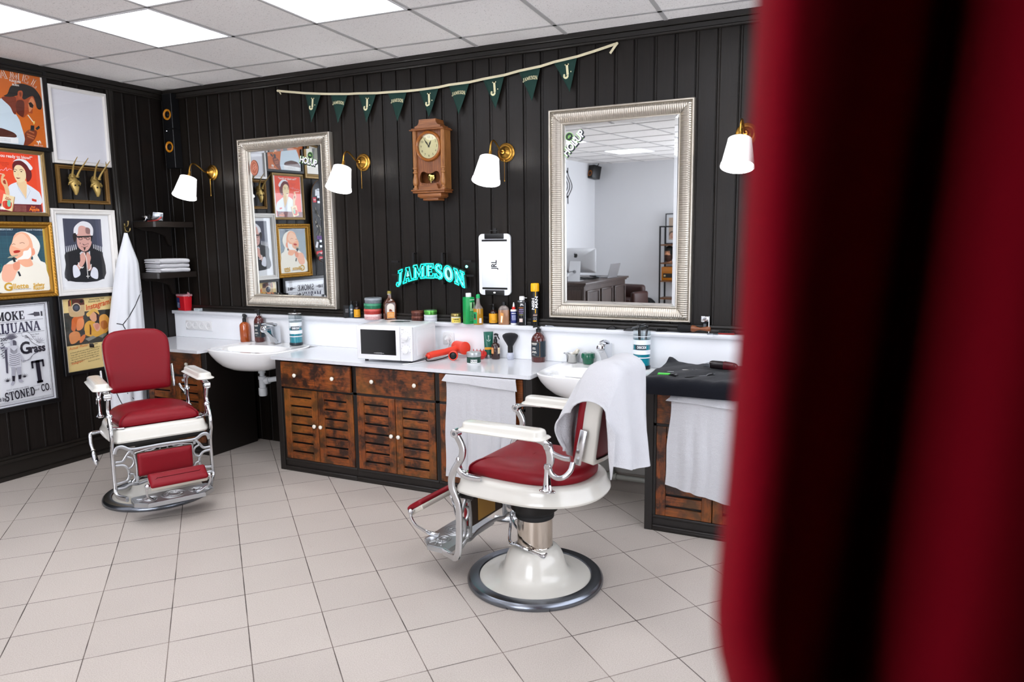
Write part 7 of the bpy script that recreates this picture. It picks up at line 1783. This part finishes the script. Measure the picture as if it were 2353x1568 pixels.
def scissors(px, py, rot, label, L=.155):
    x, y = on_navy(px, py); t = thing('scissors', label, 'scissors', (x, y, NZ), R(rot), 'scissors on the navy towel')
    for s_ in (1, -1):
        m = MB(CHROME); m.prism([(0, -.003*s_), (-L*.55, 0), (-L*.5, .006*s_), (0, .006*s_)], .001, .0035)
        m.tube(smooth_path([(0, .003*s_, .003), (.03, .006*s_, .003), (.05, .012*s_, .003)], 4), .003, 8)
        m.tube([(.063+.014*cos(2*PI*k/16), s_*.016+.011*sin(2*PI*k/16), .004) for k in range(16)], .0028, 8, True)
        part(m, 'blade', t)
    m = MB(STEEL); m.cyl(.004, .003, .0055, 12); part(m, 'pivot', t)
scissors(*zx(590, 205), 8, 'silver scissors lying open toward the sink on the navy towel'); scissors(*zx(610, 178), 4, 'scissors at the back of the navy towel, nearest the splashback')
x, y = on_navy(*zx(760, 222)); t = thing('comb', 'grey flat comb lying diagonally on the navy towel', 'comb', (x, y, NZ), R(52)); GR = mat('grey_comb', '#3d4145', .4)
part(MB(GR).box(-.085, .085, .0, .016, 0, .004, .001, 1), 'spine', t); m = MB(GR)
for k in range(40): m.box(-.084+k*.0042, -.0822+k*.0042, -.020, .001, .0005, .0035)
part(m, 'teeth', t)
x, y = on_navy(*zx(800, 262)); t = thing('razor', 'slim black and silver razor in front of the grey comb', 'razor', (x, y, NZ), R(40)); part(MB(BLACK).box(-.075, .01, -.005, .005, 0, .006, .002, 1), 'handle', t); part(MB(STEEL).box(.0, .075, -.006, .006, .002, .005, .001, 1), 'blade', t)
x, y = on_navy(*zx(1100, 200)); t = thing('hair_clippers', 'black and dark red clippers on the navy towel beside the curtain', 'clippers', (x, y, NZ+.012), R(-14))
m = MB(mat('clipper_body', '#1a1214', .25, coat=.4)); m.loft([[(x_, p*s_, .026+q*s_) for p, q in rrect(.045, .046, .017, 5)] for x_, s_ in ((-.06, .8), (-.05, .98), (0, 1), (.05, .92), (.085, .7), (.09, .5))], True, True, True); part(m, 'body', t)
m = MB(mat('clipper_red', '#4a0d16', .25, coat=.4)); m.loft([[(x_, p*s_, .027+q*s_) for p, q in rrect(.046, .047, .017, 5)] for x_, s_ in ((.02, 1.0), (.05, .93), (.075, .8))], True, True, True); part(m, 'grip', t)
m = MB(STEEL); m.box(-.085, -.055, -.021, .021, .012, .032, .003, 1)
for k in range(12): m.box(-.092, -.084, -.0205+k*.0037, -.0190+k*.0037, .014, .020)
part(m, 'blade', t)
# folded towels on the lower shelf
LSZ = 1.345
def folded(z, dx, dy, rot, W, D, tk, label):
    g = .0022; arc = [(W-tk+tk*sin(R(a)), tk-tk*cos(R(a))) for a in range(0, 181, 20)]
    sec = [(0, .002), (W*.5, 0)] + arc + [(W*.5, 2*tk+.001), (.004, 2*tk-.001), (-.004, 2*tk-.006), (.0, tk+g+.004), (.006, tk+g), (W*.7, tk+.001), (W*.7, tk-.001), (.01, tk-g), (-.002, tk-g-.004), (-.004, .006)]
    rows = []
    for k in range(13):
        y = -D/2+D*k/12; e = min(k, 12-k); pinch = (0, .004, .001)[min(e, 2)] if e < 2 else 0
        sc_ = (.86 if e == 0 else .97 if e == 1 else 1)
        rows.append([(x+.003*sin(k*1.7+z*90), y+.004*sin(x*40+z*70), tk+(zz-tk)*sc_+.0012*sin(x*60+k)) for x, zz in sec])
    m = MB(TERRY); m.loft(rows, True, True, True); solo(m, 'folded_towel', label, 'towel', (dx, dy, z), R(rot), 'folded towels on the lower shelf', sharp=60)
folded(LSZ+.0015, .035, -.175, -8, .205, .25, .0165, 'folded white towel at the bottom of the shelf stack')
folded(LSZ+.0365, .030, -.175, -5, .200, .255, .0165, 'folded white towel in the middle of the shelf stack')
folded(LSZ+.0715, .032, -.175, -7, .205, .255, .018, 'folded white towel on top of the shelf stack')
# hook and cape
t = thing('wall_hook', 'small double brass hook on the left wall holding the cape', 'hook', (0, -.45, 1.70))
m = MB(mat('aged_brass', '#b09a62', .3, .9)); m.box(.004, .010, -.012, .012, -.05, .03, .003, 2); m.tube(smooth_path([(.01, 0, .01), (.04, 0, .005), (.055, 0, .02), (.058, 0, .04)], 5), .004, 8); m.sphere(.007, T(.058, 0, .043), 10)
m.tube(smooth_path([(.01, 0, -.02), (.03, .012, -.035), (.045, .018, -.025), (.048, .02, -.012)], 5), .0035, 8); m.sphere(.0055, T(.048, .02, -.01), 10); m.tube(smooth_path([(.01, 0, -.02), (.03, -.012, -.035), (.045, -.018, -.025), (.048, -.02, -.012)], 5), .0035, 8); part(m, 'hook', t)
CAPE = mat('white_cape', '#d9dbdf', .8, sheen=.2, bump=.08, bscale=300)
def cape_fn(u, v):
    z = 1.655-1.315*v
    cy = lerp_tab([(0, -.470), (.17, -.478), (.53, -.532), (1, -.56)], v); wy = lerp_tab([(0, .010), (.06, .035), (.17, .083), (.35, .118), (.53, .147), (1, .150)], v); dx = lerp_tab([(0, .010), (.17, .055), (.53, .085), (1, .095)], v)
    a = PI*(u-.5); f = 1+(.10*sin(u*21+v*1.5)+.07*sin(u*37+2-v*2.5))*min(1, v*2.2)
    return (.045+dx*cos(a)*f, cy+wy*sin(a)*(1+.03*sin(v*9)), z-.03*sin(u*8+1)*max(0, v-.85)/.15)
cape = thing('hanging_cape', 'white cape with black piping hanging from the wall hook behind the left chair', 'cape', (.05, -.47, 1.655))
m = MB(CAPE); m.grid(cape_fn, 60, 50, thick=.003)
m.v = [(a-.05, b+.47, c-1.655) for a, b, c in m.v]; part(m, 'cloth', cape, sharp=70)
from mathutils.bvhtree import BVHTree
cb = MB(); cb.grid(cape_fn, 60, 50); bvh = BVHTree.FromPolygons([Vector(v) for v in cb.v], cb.f)
def on_cape(px, py):
    h = bvh.ray_cast(CAM, ray(px, py).normalized()); P = h[0] if h[0] else onx(px, py, .10); return P+Vector((.003, -.0015, .0005))-Vector((.05, -.47, 1.655))
z4f = lambda x, y: (260+x/3.409, 440+y/3.409); zrf = lambda x, y: (180+x/3.136, 720+y/3.136)
m = MB(mat('black_piping', '#16181c', .7))
for pts in ([z4f(219, 775), z4f(200, 830), z4f(170, 900), z4f(128, 975), z4f(76, 1045), z4f(84, 1062), z4f(96, 1080)], [z4f(26, 1036), z4f(50, 1040), z4f(74, 1046)]):
    q = []
    for (a, b), (c, d) in zip(pts, pts[1:]): q += [(a+(c-a)*k/3, b+(d-b)*k/3) for k in range(3)]
    m.tube([on_cape(*p) for p in q+[pts[-1]]], .0035, 6)
for pts in ([zrf(275, 575), zrf(298, 625), zrf(322, 668)], [zrf(352, 575), zrf(390, 610), zrf(424, 642)]): m.tube([on_cape(*p) for p in pts], .0035, 6)
part(m, 'piping', cape, 'black piping')

# ================================================================== the room the wide mirror shows
# writing desk
DESKW = grainwood('dark_desk', '#2c211d', '#4a3a34', 2, .4, 30)
t = thing('desk', 'dark panelled reception desk seen in the wide mirror', 'desk', (0, 0, 0))
DX, DYa, DYb, DZ = 1.04, -5.63, -7.32, .845
m = MB(DESKW); m.box(.20, DX-.03, DYb+.04, DYa-.03, 0, DZ-.05); part(m, 'body', t)
m = MB(DESKW); m.box(.16, DX+.02, DYb, DYa+.02, DZ-.03, DZ, .006, 2); m.box(.18, DX-.005, DYb+.02, DYa-.005, DZ-.055, DZ-.03, .004, 1); part(m, 'top', t)
for k in range(3):
    ya = DYa-.10-k*.53; m = MB(DESKW)
    m.box(DX-.03, DX-.018, ya-.45, ya, .08, .72, .004, 1); m.box(DX-.018, DX-.002, ya-.45, ya-.42, .08, .72, .006, 2); m.box(DX-.018, DX-.002, ya-.03, ya, .08, .72, .006, 2); m.box(DX-.018, DX-.002, ya-.42, ya-.03, .69, .72, .006, 2); m.box(DX-.018, DX-.002, ya-.42, ya-.03, .08, .11, .006, 2); part(m, 'side_panel', t)
m = MB(DESKW); m.box(.24, DX-.07, DYa-.03, DYa-.012, .56, .74, .006, 2); m.box(.24, DX-.07, DYa-.03, DYa-.018, .50, .53, .004, 1); m.use(mat('knee_hole_shade', '#0d0a09', .8)).box(.28, DX-.14, DYa-.03, DYa-.02, .05, .48); part(m, 'end_panel', t)  # flat dark sheet paints the shade of a knee opening
# computer
SILV = mat('silver_aluminium', '#c9cacd', .35, .6)
t = thing('desktop_computer', 'silver all-in-one computer seen from behind in the wide mirror', 'computer', (.735, -5.98, DZ+.0008), R(-8))
# front is -y, so the back faces the mirror wall
m = MB(SILV); m.loft([[(x*s_, y_, .31+z*s_) for x, z in rrect(.62, .37, .018, 5)] for s_, y_ in ((1, -.008), (1, .0), (.94, .012), (.7, .028), (.4, .036))], True, True, True); part(m, 'screen_housing', t)
part(MB(mat('dark_screen', '#08080a', .1)).box(-.295, .295, -.0095, -.0082, .15, .485), 'screen', t)
m = MB(SILV); m.loft([[(x, .042+.10*k-.0, .30-.298*k**1.0) for x in (-.085-.01*k, .085+.01*k)]+[(x, .036+.10*k, .30-.298*k-.003) for x in (.085+.01*k, -.085-.01*k)] for k in (0, .2, .4, .6, .8, .95, 1)], True, True, True); m.box(-.095, .095, -.09, .142, 0, .006, .003, 2); part(m, 'stand', t)
m = MB(mat('stand_hole', '#85878b', .5)); m.cyl(.026, 0, .003, 24, M=T(0, .099, .145) @ RX(-71)); part(m, 'cable_hole', t)
m = MB(flat('#0c0c0e')); AM = T(0, .0365, .37) @ RX(-90) @ RY(180)
ap = smooth_path([(-.026, .012, 0), (-.014, .024, 0), (0, .020, 0), (.014, .025, 0), (.024, .018, 0), (.018, .006, 0), (.022, -.012, 0), (.012, -.028, 0), (0, -.025, 0), (-.012, -.028, 0), (-.024, -.012, 0)], 4, True)
AM = Matrix(((-1, 0, 0, 0), (0, 0, 1, .0368), (0, 1, 0, .385), (0, 0, 0, 1)))
m.prism([(p.x*1.1, p.y*1.2) for p in ap], 0, .0006, M=AM); m.prism([(.001, .03), (.004, .038), (.012, .044), (.013, .038), (.008, .031)], 0, .0006, M=AM); part(m, 'emblem', t, 'black apple shaped emblem')
m = MB(BLACK); m.tube(smooth_path([(0, .10, .145), (-.03, .15, .15), (-.09, .17, .12), (-.10, .18, .04), (-.16, .19, .006), (-.3, .2, .006)], 6), .004, 8); part(m, 'power_cord', t)
# laptop
t = thing('laptop', 'open silver laptop on the desk, seen side-on in the wide mirror', 'laptop', (.86, -6.85, DZ+.0008), R(-84))
GRY = mat('grey_aluminium', '#8d8b8d', .4, .5); m = MB(GRY); m.box(-.16, .16, -.11, .11, 0, .014, .004, 2); part(m, 'keyboard_base', t)
m = MB(GRY); m.box(-.16, .16, -.004, .004, 0, .222, .003, 1, M=T(0, .108, .012) @ RX(-16)); part(m, 'lid', t); part(MB(BLACK).box(-.15, .15, -.0048, -.004, .01, .212, M=T(0, .108, .012) @ RX(-16)), 'screen', t)
m = MB(BLACK)
random.seed(3)
P = [(.62, -6.25, DZ+.006)]
for k in range(26): P.append((.72+.20*sin(k*1.3)+.04*sin(k*3.1), -6.32+.10*cos(k*1.7)+.05*sin(k*2.3), DZ+.006+.022*abs(sin(k*1.9))))
m.tube(smooth_path(P, 5), .0035, 6); solo(m, 'cable_tangle', 'tangle of black cables on the desk between the two computers', 'cables')
m = MB(mat('tablet_dark', '#2a3038', .3)); m.box(-.07, .07, -.05, .05, 0, .02, .004, 1, M=RX(12)); solo(m, 'card_reader', 'small dark device lying among the cables on the desk', 'device', (.90, -6.30, DZ+.042), R(20))
# leather chair behind the desk
t = thing('armchair', 'brown leather armchair behind the desk, its top just visible in the wide mirror', 'chair', (.86, -7.72, 0), R(195)); LEA = mat('brown_leather', '#3d2420', .4, bump=.3, bscale=120)
m = MB(LEA); m.box(-.24, .24, -.22, .2, .30, .44, .05, 4); part(m, 'seat', t); m = MB(LEA); m.box(-.24, .24, .14, .26, .40, .66, .055, 4); part(m, 'backrest', t)
for s_ in (1, -1):
    m = MB(LEA); m.box(s_*.27-.05, s_*.27+.05, -.2, .22, .26, .56, .045, 4); part(m, 'armrest', t)
    for yy in (-.17, .17): m = MB(BLACK); m.cyl(.018, 0, .30, 12, M=T(s_*.2, yy, 0)); part(m, 'leg', t)
# bag on the floor
t = thing('travel_bag', 'black travel bag on the floor by the white wall, in the wide mirror', 'bag', (1.03, -8.20, 0)); BC = mat('black_canvas', '#0e0e10', .7, bump=.3, bscale=300)
m = MB(BC); m.loft([[(x*s_+ox, y*s_, z) for x, y in rrect(.40, .22, .07, 6)] for z, s_, ox in ((0, .94, 0), (.02, 1, 0), (.20, 1.0, 0), (.33, .88, -.01), (.39, .66, -.03), (.41, .4, -.04))], True, True, True); part(m, 'body', t)
m = MB(BC); m.tube(smooth_path([(.14, .05, .30), (.19, .06, .30), (.215, .06, .23), (.205, .06, .16)], 5), .014, 8); part(m, 'handle', t)
# wall shelf rack
t = thing('shelf_rack', 'black metal rack with wooden shelves, seen at the right of the wide mirror', 'rack', (1.30, -8.12, 0)); RM = mat('black_metal', '#121214', .4)
for xx in (0.012, .598):
    for yy in (-.012, -.288): m = MB(RM); m.box(xx-.012, xx+.012, yy-.012, yy+.012, 0, 1.65); part(m, 'post', t)
m = MB(RM)
for yy in (-.012, -.288): m.box(.024, .586, yy-.012, yy+.012, 1.626, 1.65)
for xx in (.012, .598): m.box(xx-.012, xx+.012, -.276, -.024, 1.626, 1.65); m.box(xx-.01, xx+.01, -.276, -.024, .40, .414)
part(m, 'top_rail', t)
SHW = grainwood('rack_shelf_wood', '#5c3a22', '#7c5232', 0, .45, 40)
for z in (1.337, 1.024, .714, .413): m = MB(SHW); m.box(.0245, .5855, -.30, 0.0, z-.024, z, .002, 1); part(m, 'shelf', t)
# things on the rack
t = thing('framed_photograph', 'black framed family photograph standing on the rack top shelf', 'picture', (1.585, -8.35, 1.3375+.2632), 0)
m = MB(BLKF); W_, H_ = .50, .525
XZf = Matrix(((-1, 0, 0, 0), (0, 0, 1, 0), (0, 1, 0, 0), (0, 0, 0, 1)))
for q in ((-W_/2, W_/2, H_/2-.016, H_/2), (-W_/2, W_/2, -H_/2, -H_/2+.016), (-W_/2, -W_/2+.016, -H_/2+.016, H_/2-.016), (W_/2-.016, W_/2, -H_/2+.016, H_/2-.016)): m.box(q[0], q[1], -.012, .012, q[2], q[3])
part(m, 'frame', t); part(MB(mat('photo_back', '#222222', .8)).box(-W_/2+.016, W_/2-.016, -.008, .002, -H_/2+.016, H_/2-.016), 'backing_board', t)
a = Art(t); a.M = XZf; a.z = .003
def arect(x0, x1, z0, z1, c): a.rect(-x1, -x0, z0, z1, c)
arect(-.234, .234, -.246, .246, '#d6d8dc'); arect(-.19, .19, -.19, .19, '#b7a08a')
for (cx, cz, s_) in ((-.13, -.12, 1), (-.01, -.02, 1.1), (.08, -.10, 1), (-.05, .09, 1.1), (.10, .07, 1.1)):
    q = lambda pts: [(-(cx+s_*u), cz+s_*v) for u, v in pts]
    a.blob(q([(-.05, .0), (-.045, .06), (0, .08), (.045, .06), (.05, .0)]), '#5a4636', True); a.blob(q([(-.042, .02), (0, .055), (.042, .02), (.036, -.035), (0, -.055), (-.036, -.035)]), '#c9967a', True)
    for e in (-.016, .016): a.blob(q([(e-.007, .006), (e, .010), (e+.007, .006), (e, .002)]), '#3a2a22', True)
    a.blob(q([(-.014, -.022), (0, -.018), (.014, -.022), (0, -.034)]), '#8a4a40', True)
a.done(t, sharp=0) if False else part(a.m, 'print', t, sharp=0)
m = MBF(PANE); m.face([(-.234, .0095, -.246), (.234, .0095, -.246), (.234, .0095, .246), (-.234, .0095, .246)]); part(m, 'glass', t)
def head(x, label, hair, beard, rot):
    t = thing('mannequin_head', label, 'mannequin head', (x, -8.25, 1.0245), R(rot), 'mannequin heads on the rack')
    SK = mat('mannequin_skin', '#c98a66', .5); m = MB(SK)
    secs = [(0, .052, .055, 0), (.04, .046, .050, 0), (.07, .048, .056, .006), (.09, .060, .072, .014), (.12, .068, .082, .014), (.15, .072, .088, .008), (.185, .074, .090, .0), (.22, .068, .082, -.006), (.25, .048, .058, -.01), (.265, .02, .025, -.01)]
    m.loft([[(rx*cos(2*PI*k/28), cy+ry*sin(2*PI*k/28), z) for k in range(28)] for z, rx, ry, cy in secs], True, True, True)
    m.loft([[(w*cos(2*PI*k/10), .086+d+.5*w*sin(2*PI*k/10), z) for k in range(10)] for z, w, d in ((.172, .006, .002), (.155, .008, .012), (.138, .013, .020), (.130, .012, .010))], True, True, True)
    for e in (-1, 1): m.tube([(e*.072, .0, .17), (e*.08, -.006, .165), (e*.079, -.004, .14), (e*.072, .004, .13)], .009, 8)
    part(m, 'head', t)
    m = MB(mat('mannequin_hair_%s' % hair[1:], hair, .7, bump=.5, bscale=300)); m.loft([[((rx+.010)*cos(R(a_)), cy+(ry+.010)*sin(R(a_)), z) for a_ in range(125, 416, 10)] for z, rx, ry, cy in ((.13, .070, .084, -.004), (.17, .073, .088, -.006), (.2, .074, .09, -.006))], False); m.loft([[((rx)*cos(2*PI*k/28), cy+(ry)*sin(2*PI*k/28), z) for k in range(28)] for z, rx, ry, cy in ((.197, .083, .099, -.004), (.235, .078, .092, -.008), (.265, .056, .068, -.012), (.283, .02, .03, -.012))], True, False, True); part(m, 'hair', t)
    m = MB(mat('mannequin_eye', '#241a14', .4))
    for e in (-1, 1): m.sphere(.008, T(e*.030, .083, .168), 10, 1.5, .6, .7); m.box(e*.030-.018, e*.030+.018, .086, .092, .182, .187, .002, 1)
    part(m, 'eyes', t)
    if beard:
        m = MB(mat('mannequin_beard', '#3a2016', .8, bump=.5, bscale=300)); m.loft([[((rx)*cos(R(a_)), cy+ry*sin(R(a_)), z) for a_ in range(-15, 196, 10)] for z, rx, ry, cy in ((.128, .073, .090, .012), (.11, .076, .096, .012), (.07, .068, .094, .012), (.03, .05, .075, .018), (.012, .03, .05, .022))], False, False, False); m.tube([(-.034, .094, .112), (-.015, .106, .124), (0, .109, .126), (.015, .106, .124), (.034, .094, .112)], .009, 8); part(m, 'beard', t)
    else: m = MB(mat('mannequin_lips', '#a85a50', .4)); m.tube([(-.022, .088, .106), (0, .096, .106), (.022, .088, .106)], [.003, .006, .003], 8); part(m, 'mouth', t)
head(1.438, 'bearded mannequin head with black hair on the rack', '#120e0c', True, 8); head(1.615, 'mannequin head without beard on the rack, cut by the mirror edge', '#1a1412', False, 20)
t = thing('radio', 'orange wooden vintage radio on the rack', 'radio', (1.572, -8.27, .7145), 0); OW = mat('orange_wood', '#b06a16', .35, coat=.3)
m = MB(OW); m.box(-.235, .215, -.11, .13, 0, .235, .012, 3); part(m, 'case', t); m = MB(mat('radio_grille', '#1c1a18', .6)); m.box(-.20, .18, .1305, .134, .05, .125, .003, 1); part(m, 'dial_panel', t); m = MB(OW); m.box(-.225, .205, .1305, .136, .15, .158); m.box(-.225, .205, .1305, .136, .215, .222); part(m, 'trim', t)
for xx in (-.17, .15): m = MB(mat('ivory_knob', '#d9c08a', .3)); m.cyl(.014, 0, .014, 18, .002, M=T(xx, .134, .085) @ RX(-90)); part(m, 'knob', t)
# speaker in the far corner
t = thing('wall_speaker', 'small black speaker with orange cone high in the far white corner', 'speaker', (.045, -8.22, 2.625), R(28))
m = MB(BLACK); m.box(-.075, .075, -.09, .09, -.115, .115, .006, 2, M=RX(12)); part(m, 'cabinet', t); m = MB(mat('orange_cone', '#b5661c', .5)); m.lathe([(.052, 0), (.052, .004), (.045, .005), (.02, -.008)], 28, RX(12) @ T(0, .0905, -.035) @ RX(-90), cap=False); m.use(BLACK).lathe([(.02, -.008), (0, .004)], 20, RX(12) @ T(0, .0905, -.035) @ RX(-90), cap=False); part(m, 'driver', t)
m = MB(BLACK); m.tube([(0, -.06, .1), (-.01, -.11, .155)], .008, 8); part(m, 'bracket', t)
# wrought-iron rack on the white side wall
t = thing('wall_rack', 'black wrought-iron wall rack with curved bars, at the left edge of the wide mirror', 'rack', (-.05, -7.13, 2.35))
IR = mat('wrought_iron', '#101012', .5)
for z in (.235, -.18): m = MB(IR); m.box(.002, .022, -.16, .17, z-.02, z+.02, .003, 1); part(m, 'cross_bar', t)
for k in range(4):
    yy = -.135+.085*k; m = MB(IR); m.tube(smooth_path([(.03, yy, .30), (.03, yy, .22), (.045, yy, .16), (.10, yy, .03), (.10, yy, -.05), (.05, yy, -.15), (.03, yy, -.20), (.03, yy, -.30)], 5), .008, 8); part(m, 'curved_bar', t)
m = MB(mat('dark_window_frame', '#1c1a19', .5)); m.box(-.052, -.02, -7.19, -6.75, 1.40, 1.965); m.use(mat('window_dark', '#0a0b0d', .15)).box(-.021, -.015, -7.16, -6.78, 1.43, 1.935); struct(m, 'window_1')
# ================================================================== foreground curtain
FAB = mat('red_curtain_fabric', '#86051a', .9, sheen=0, spec=.1, bump=.25, bscale=900)
EDGE = [(-150, 1752), (0, 1738), (400, 1715), (800, 1692), (1100, 1668), (1300, 1648), (1420, 1640), (1500, 1648), (1600, 1672), (1750, 1720)]
VALE = [(-150, 2205), (0, 2180), (800, 2055), (1568, 1935), (1750, 1905)]
def curtain_row(py):
    e = lerp_tab(EDGE, py); v = lerp_tab(VALE, py); out = []
    for px, dp in ((e+105, .60), (e+52, .46), (e+12, .385), (e, .35), (e+14, .318), (e+55, .300), (e+120, .296), ((e+v)/2, .306), (v-110, .335), (v-45, .375), (v, .42), (v+22, .40), (v+60, .36), (v+120, .325), (v+210, .30), (v+330, .29), (v+470, .295), (v+640, .33), (v+800, .38), (v+1000, .36), (v+1250, .32), (v+1600, .30)):
        out.append(CAM + ray(px, py)*dp)
    return out
rows = [curtain_row(p) for p in range(-150, 1751, 50)]
def flat_z(row, z): return [Vector((p.x, p.y, z)) for p in row]
def settle(row): # straighten the hang away from the lens' tilt
    return row
top = [flat_z(rows[0], z) for z in (2.775, 2.3, 1.95)]
bot = [flat_z(rows[-1], z) for z in (1.0, .5, .03)]
rings = [smooth_path(r, 5) for r in top+rows+bot]
nv, nu = len(rings[0])-1, len(rings)-1
solo(MB(FAB).grid(lambda u, v: rings[round(u*nu)][round(v*nv)], nu, nv, thick=.0015), 'curtain', 'blurred deep red curtain hanging close in front of the whole view', 'curtain')

# ================================================================== camera, light, colour
cd = bpy.data.cameras.new('camera'); co = bpy.data.objects.new('camera', cd); COL.objects.link(co); SC.camera = co
cd.sensor_fit = 'HORIZONTAL'; cd.sensor_width = 23.5; cd.lens = FPX/2353*23.5; cd.clip_start = .02
co.matrix_world = Matrix(((_r.x, _u.x, -_f.x, CAM.x), (_r.y, _u.y, -_f.y, CAM.y), (_r.z, _u.z, -_f.z, CAM.z), (0, 0, 0, 1)))
cd.dof.use_dof = True; cd.dof.focus_distance = 4.2
cd.dof.aperture_fstop = cd.lens/1000/.0085
w = bpy.data.worlds.new('world'); SC.world = w; w.use_nodes = True
w.node_tree.nodes['Background'].inputs[0].default_value = (.5, .55, .6, 1); w.node_tree.nodes['Background'].inputs[1].default_value = .02
vs = SC.view_settings; vs.view_transform = 'Standard'; vs.look = 'None'; vs.gamma = 1; vs.exposure = .5; vs.use_curve_mapping = False
SC.cycles.use_denoising = True; SC.cycles.max_bounces = 10; SC.cycles.transparent_max_bounces = 16; SC.cycles.caustics_reflective = False; SC.cycles.caustics_refractive = False
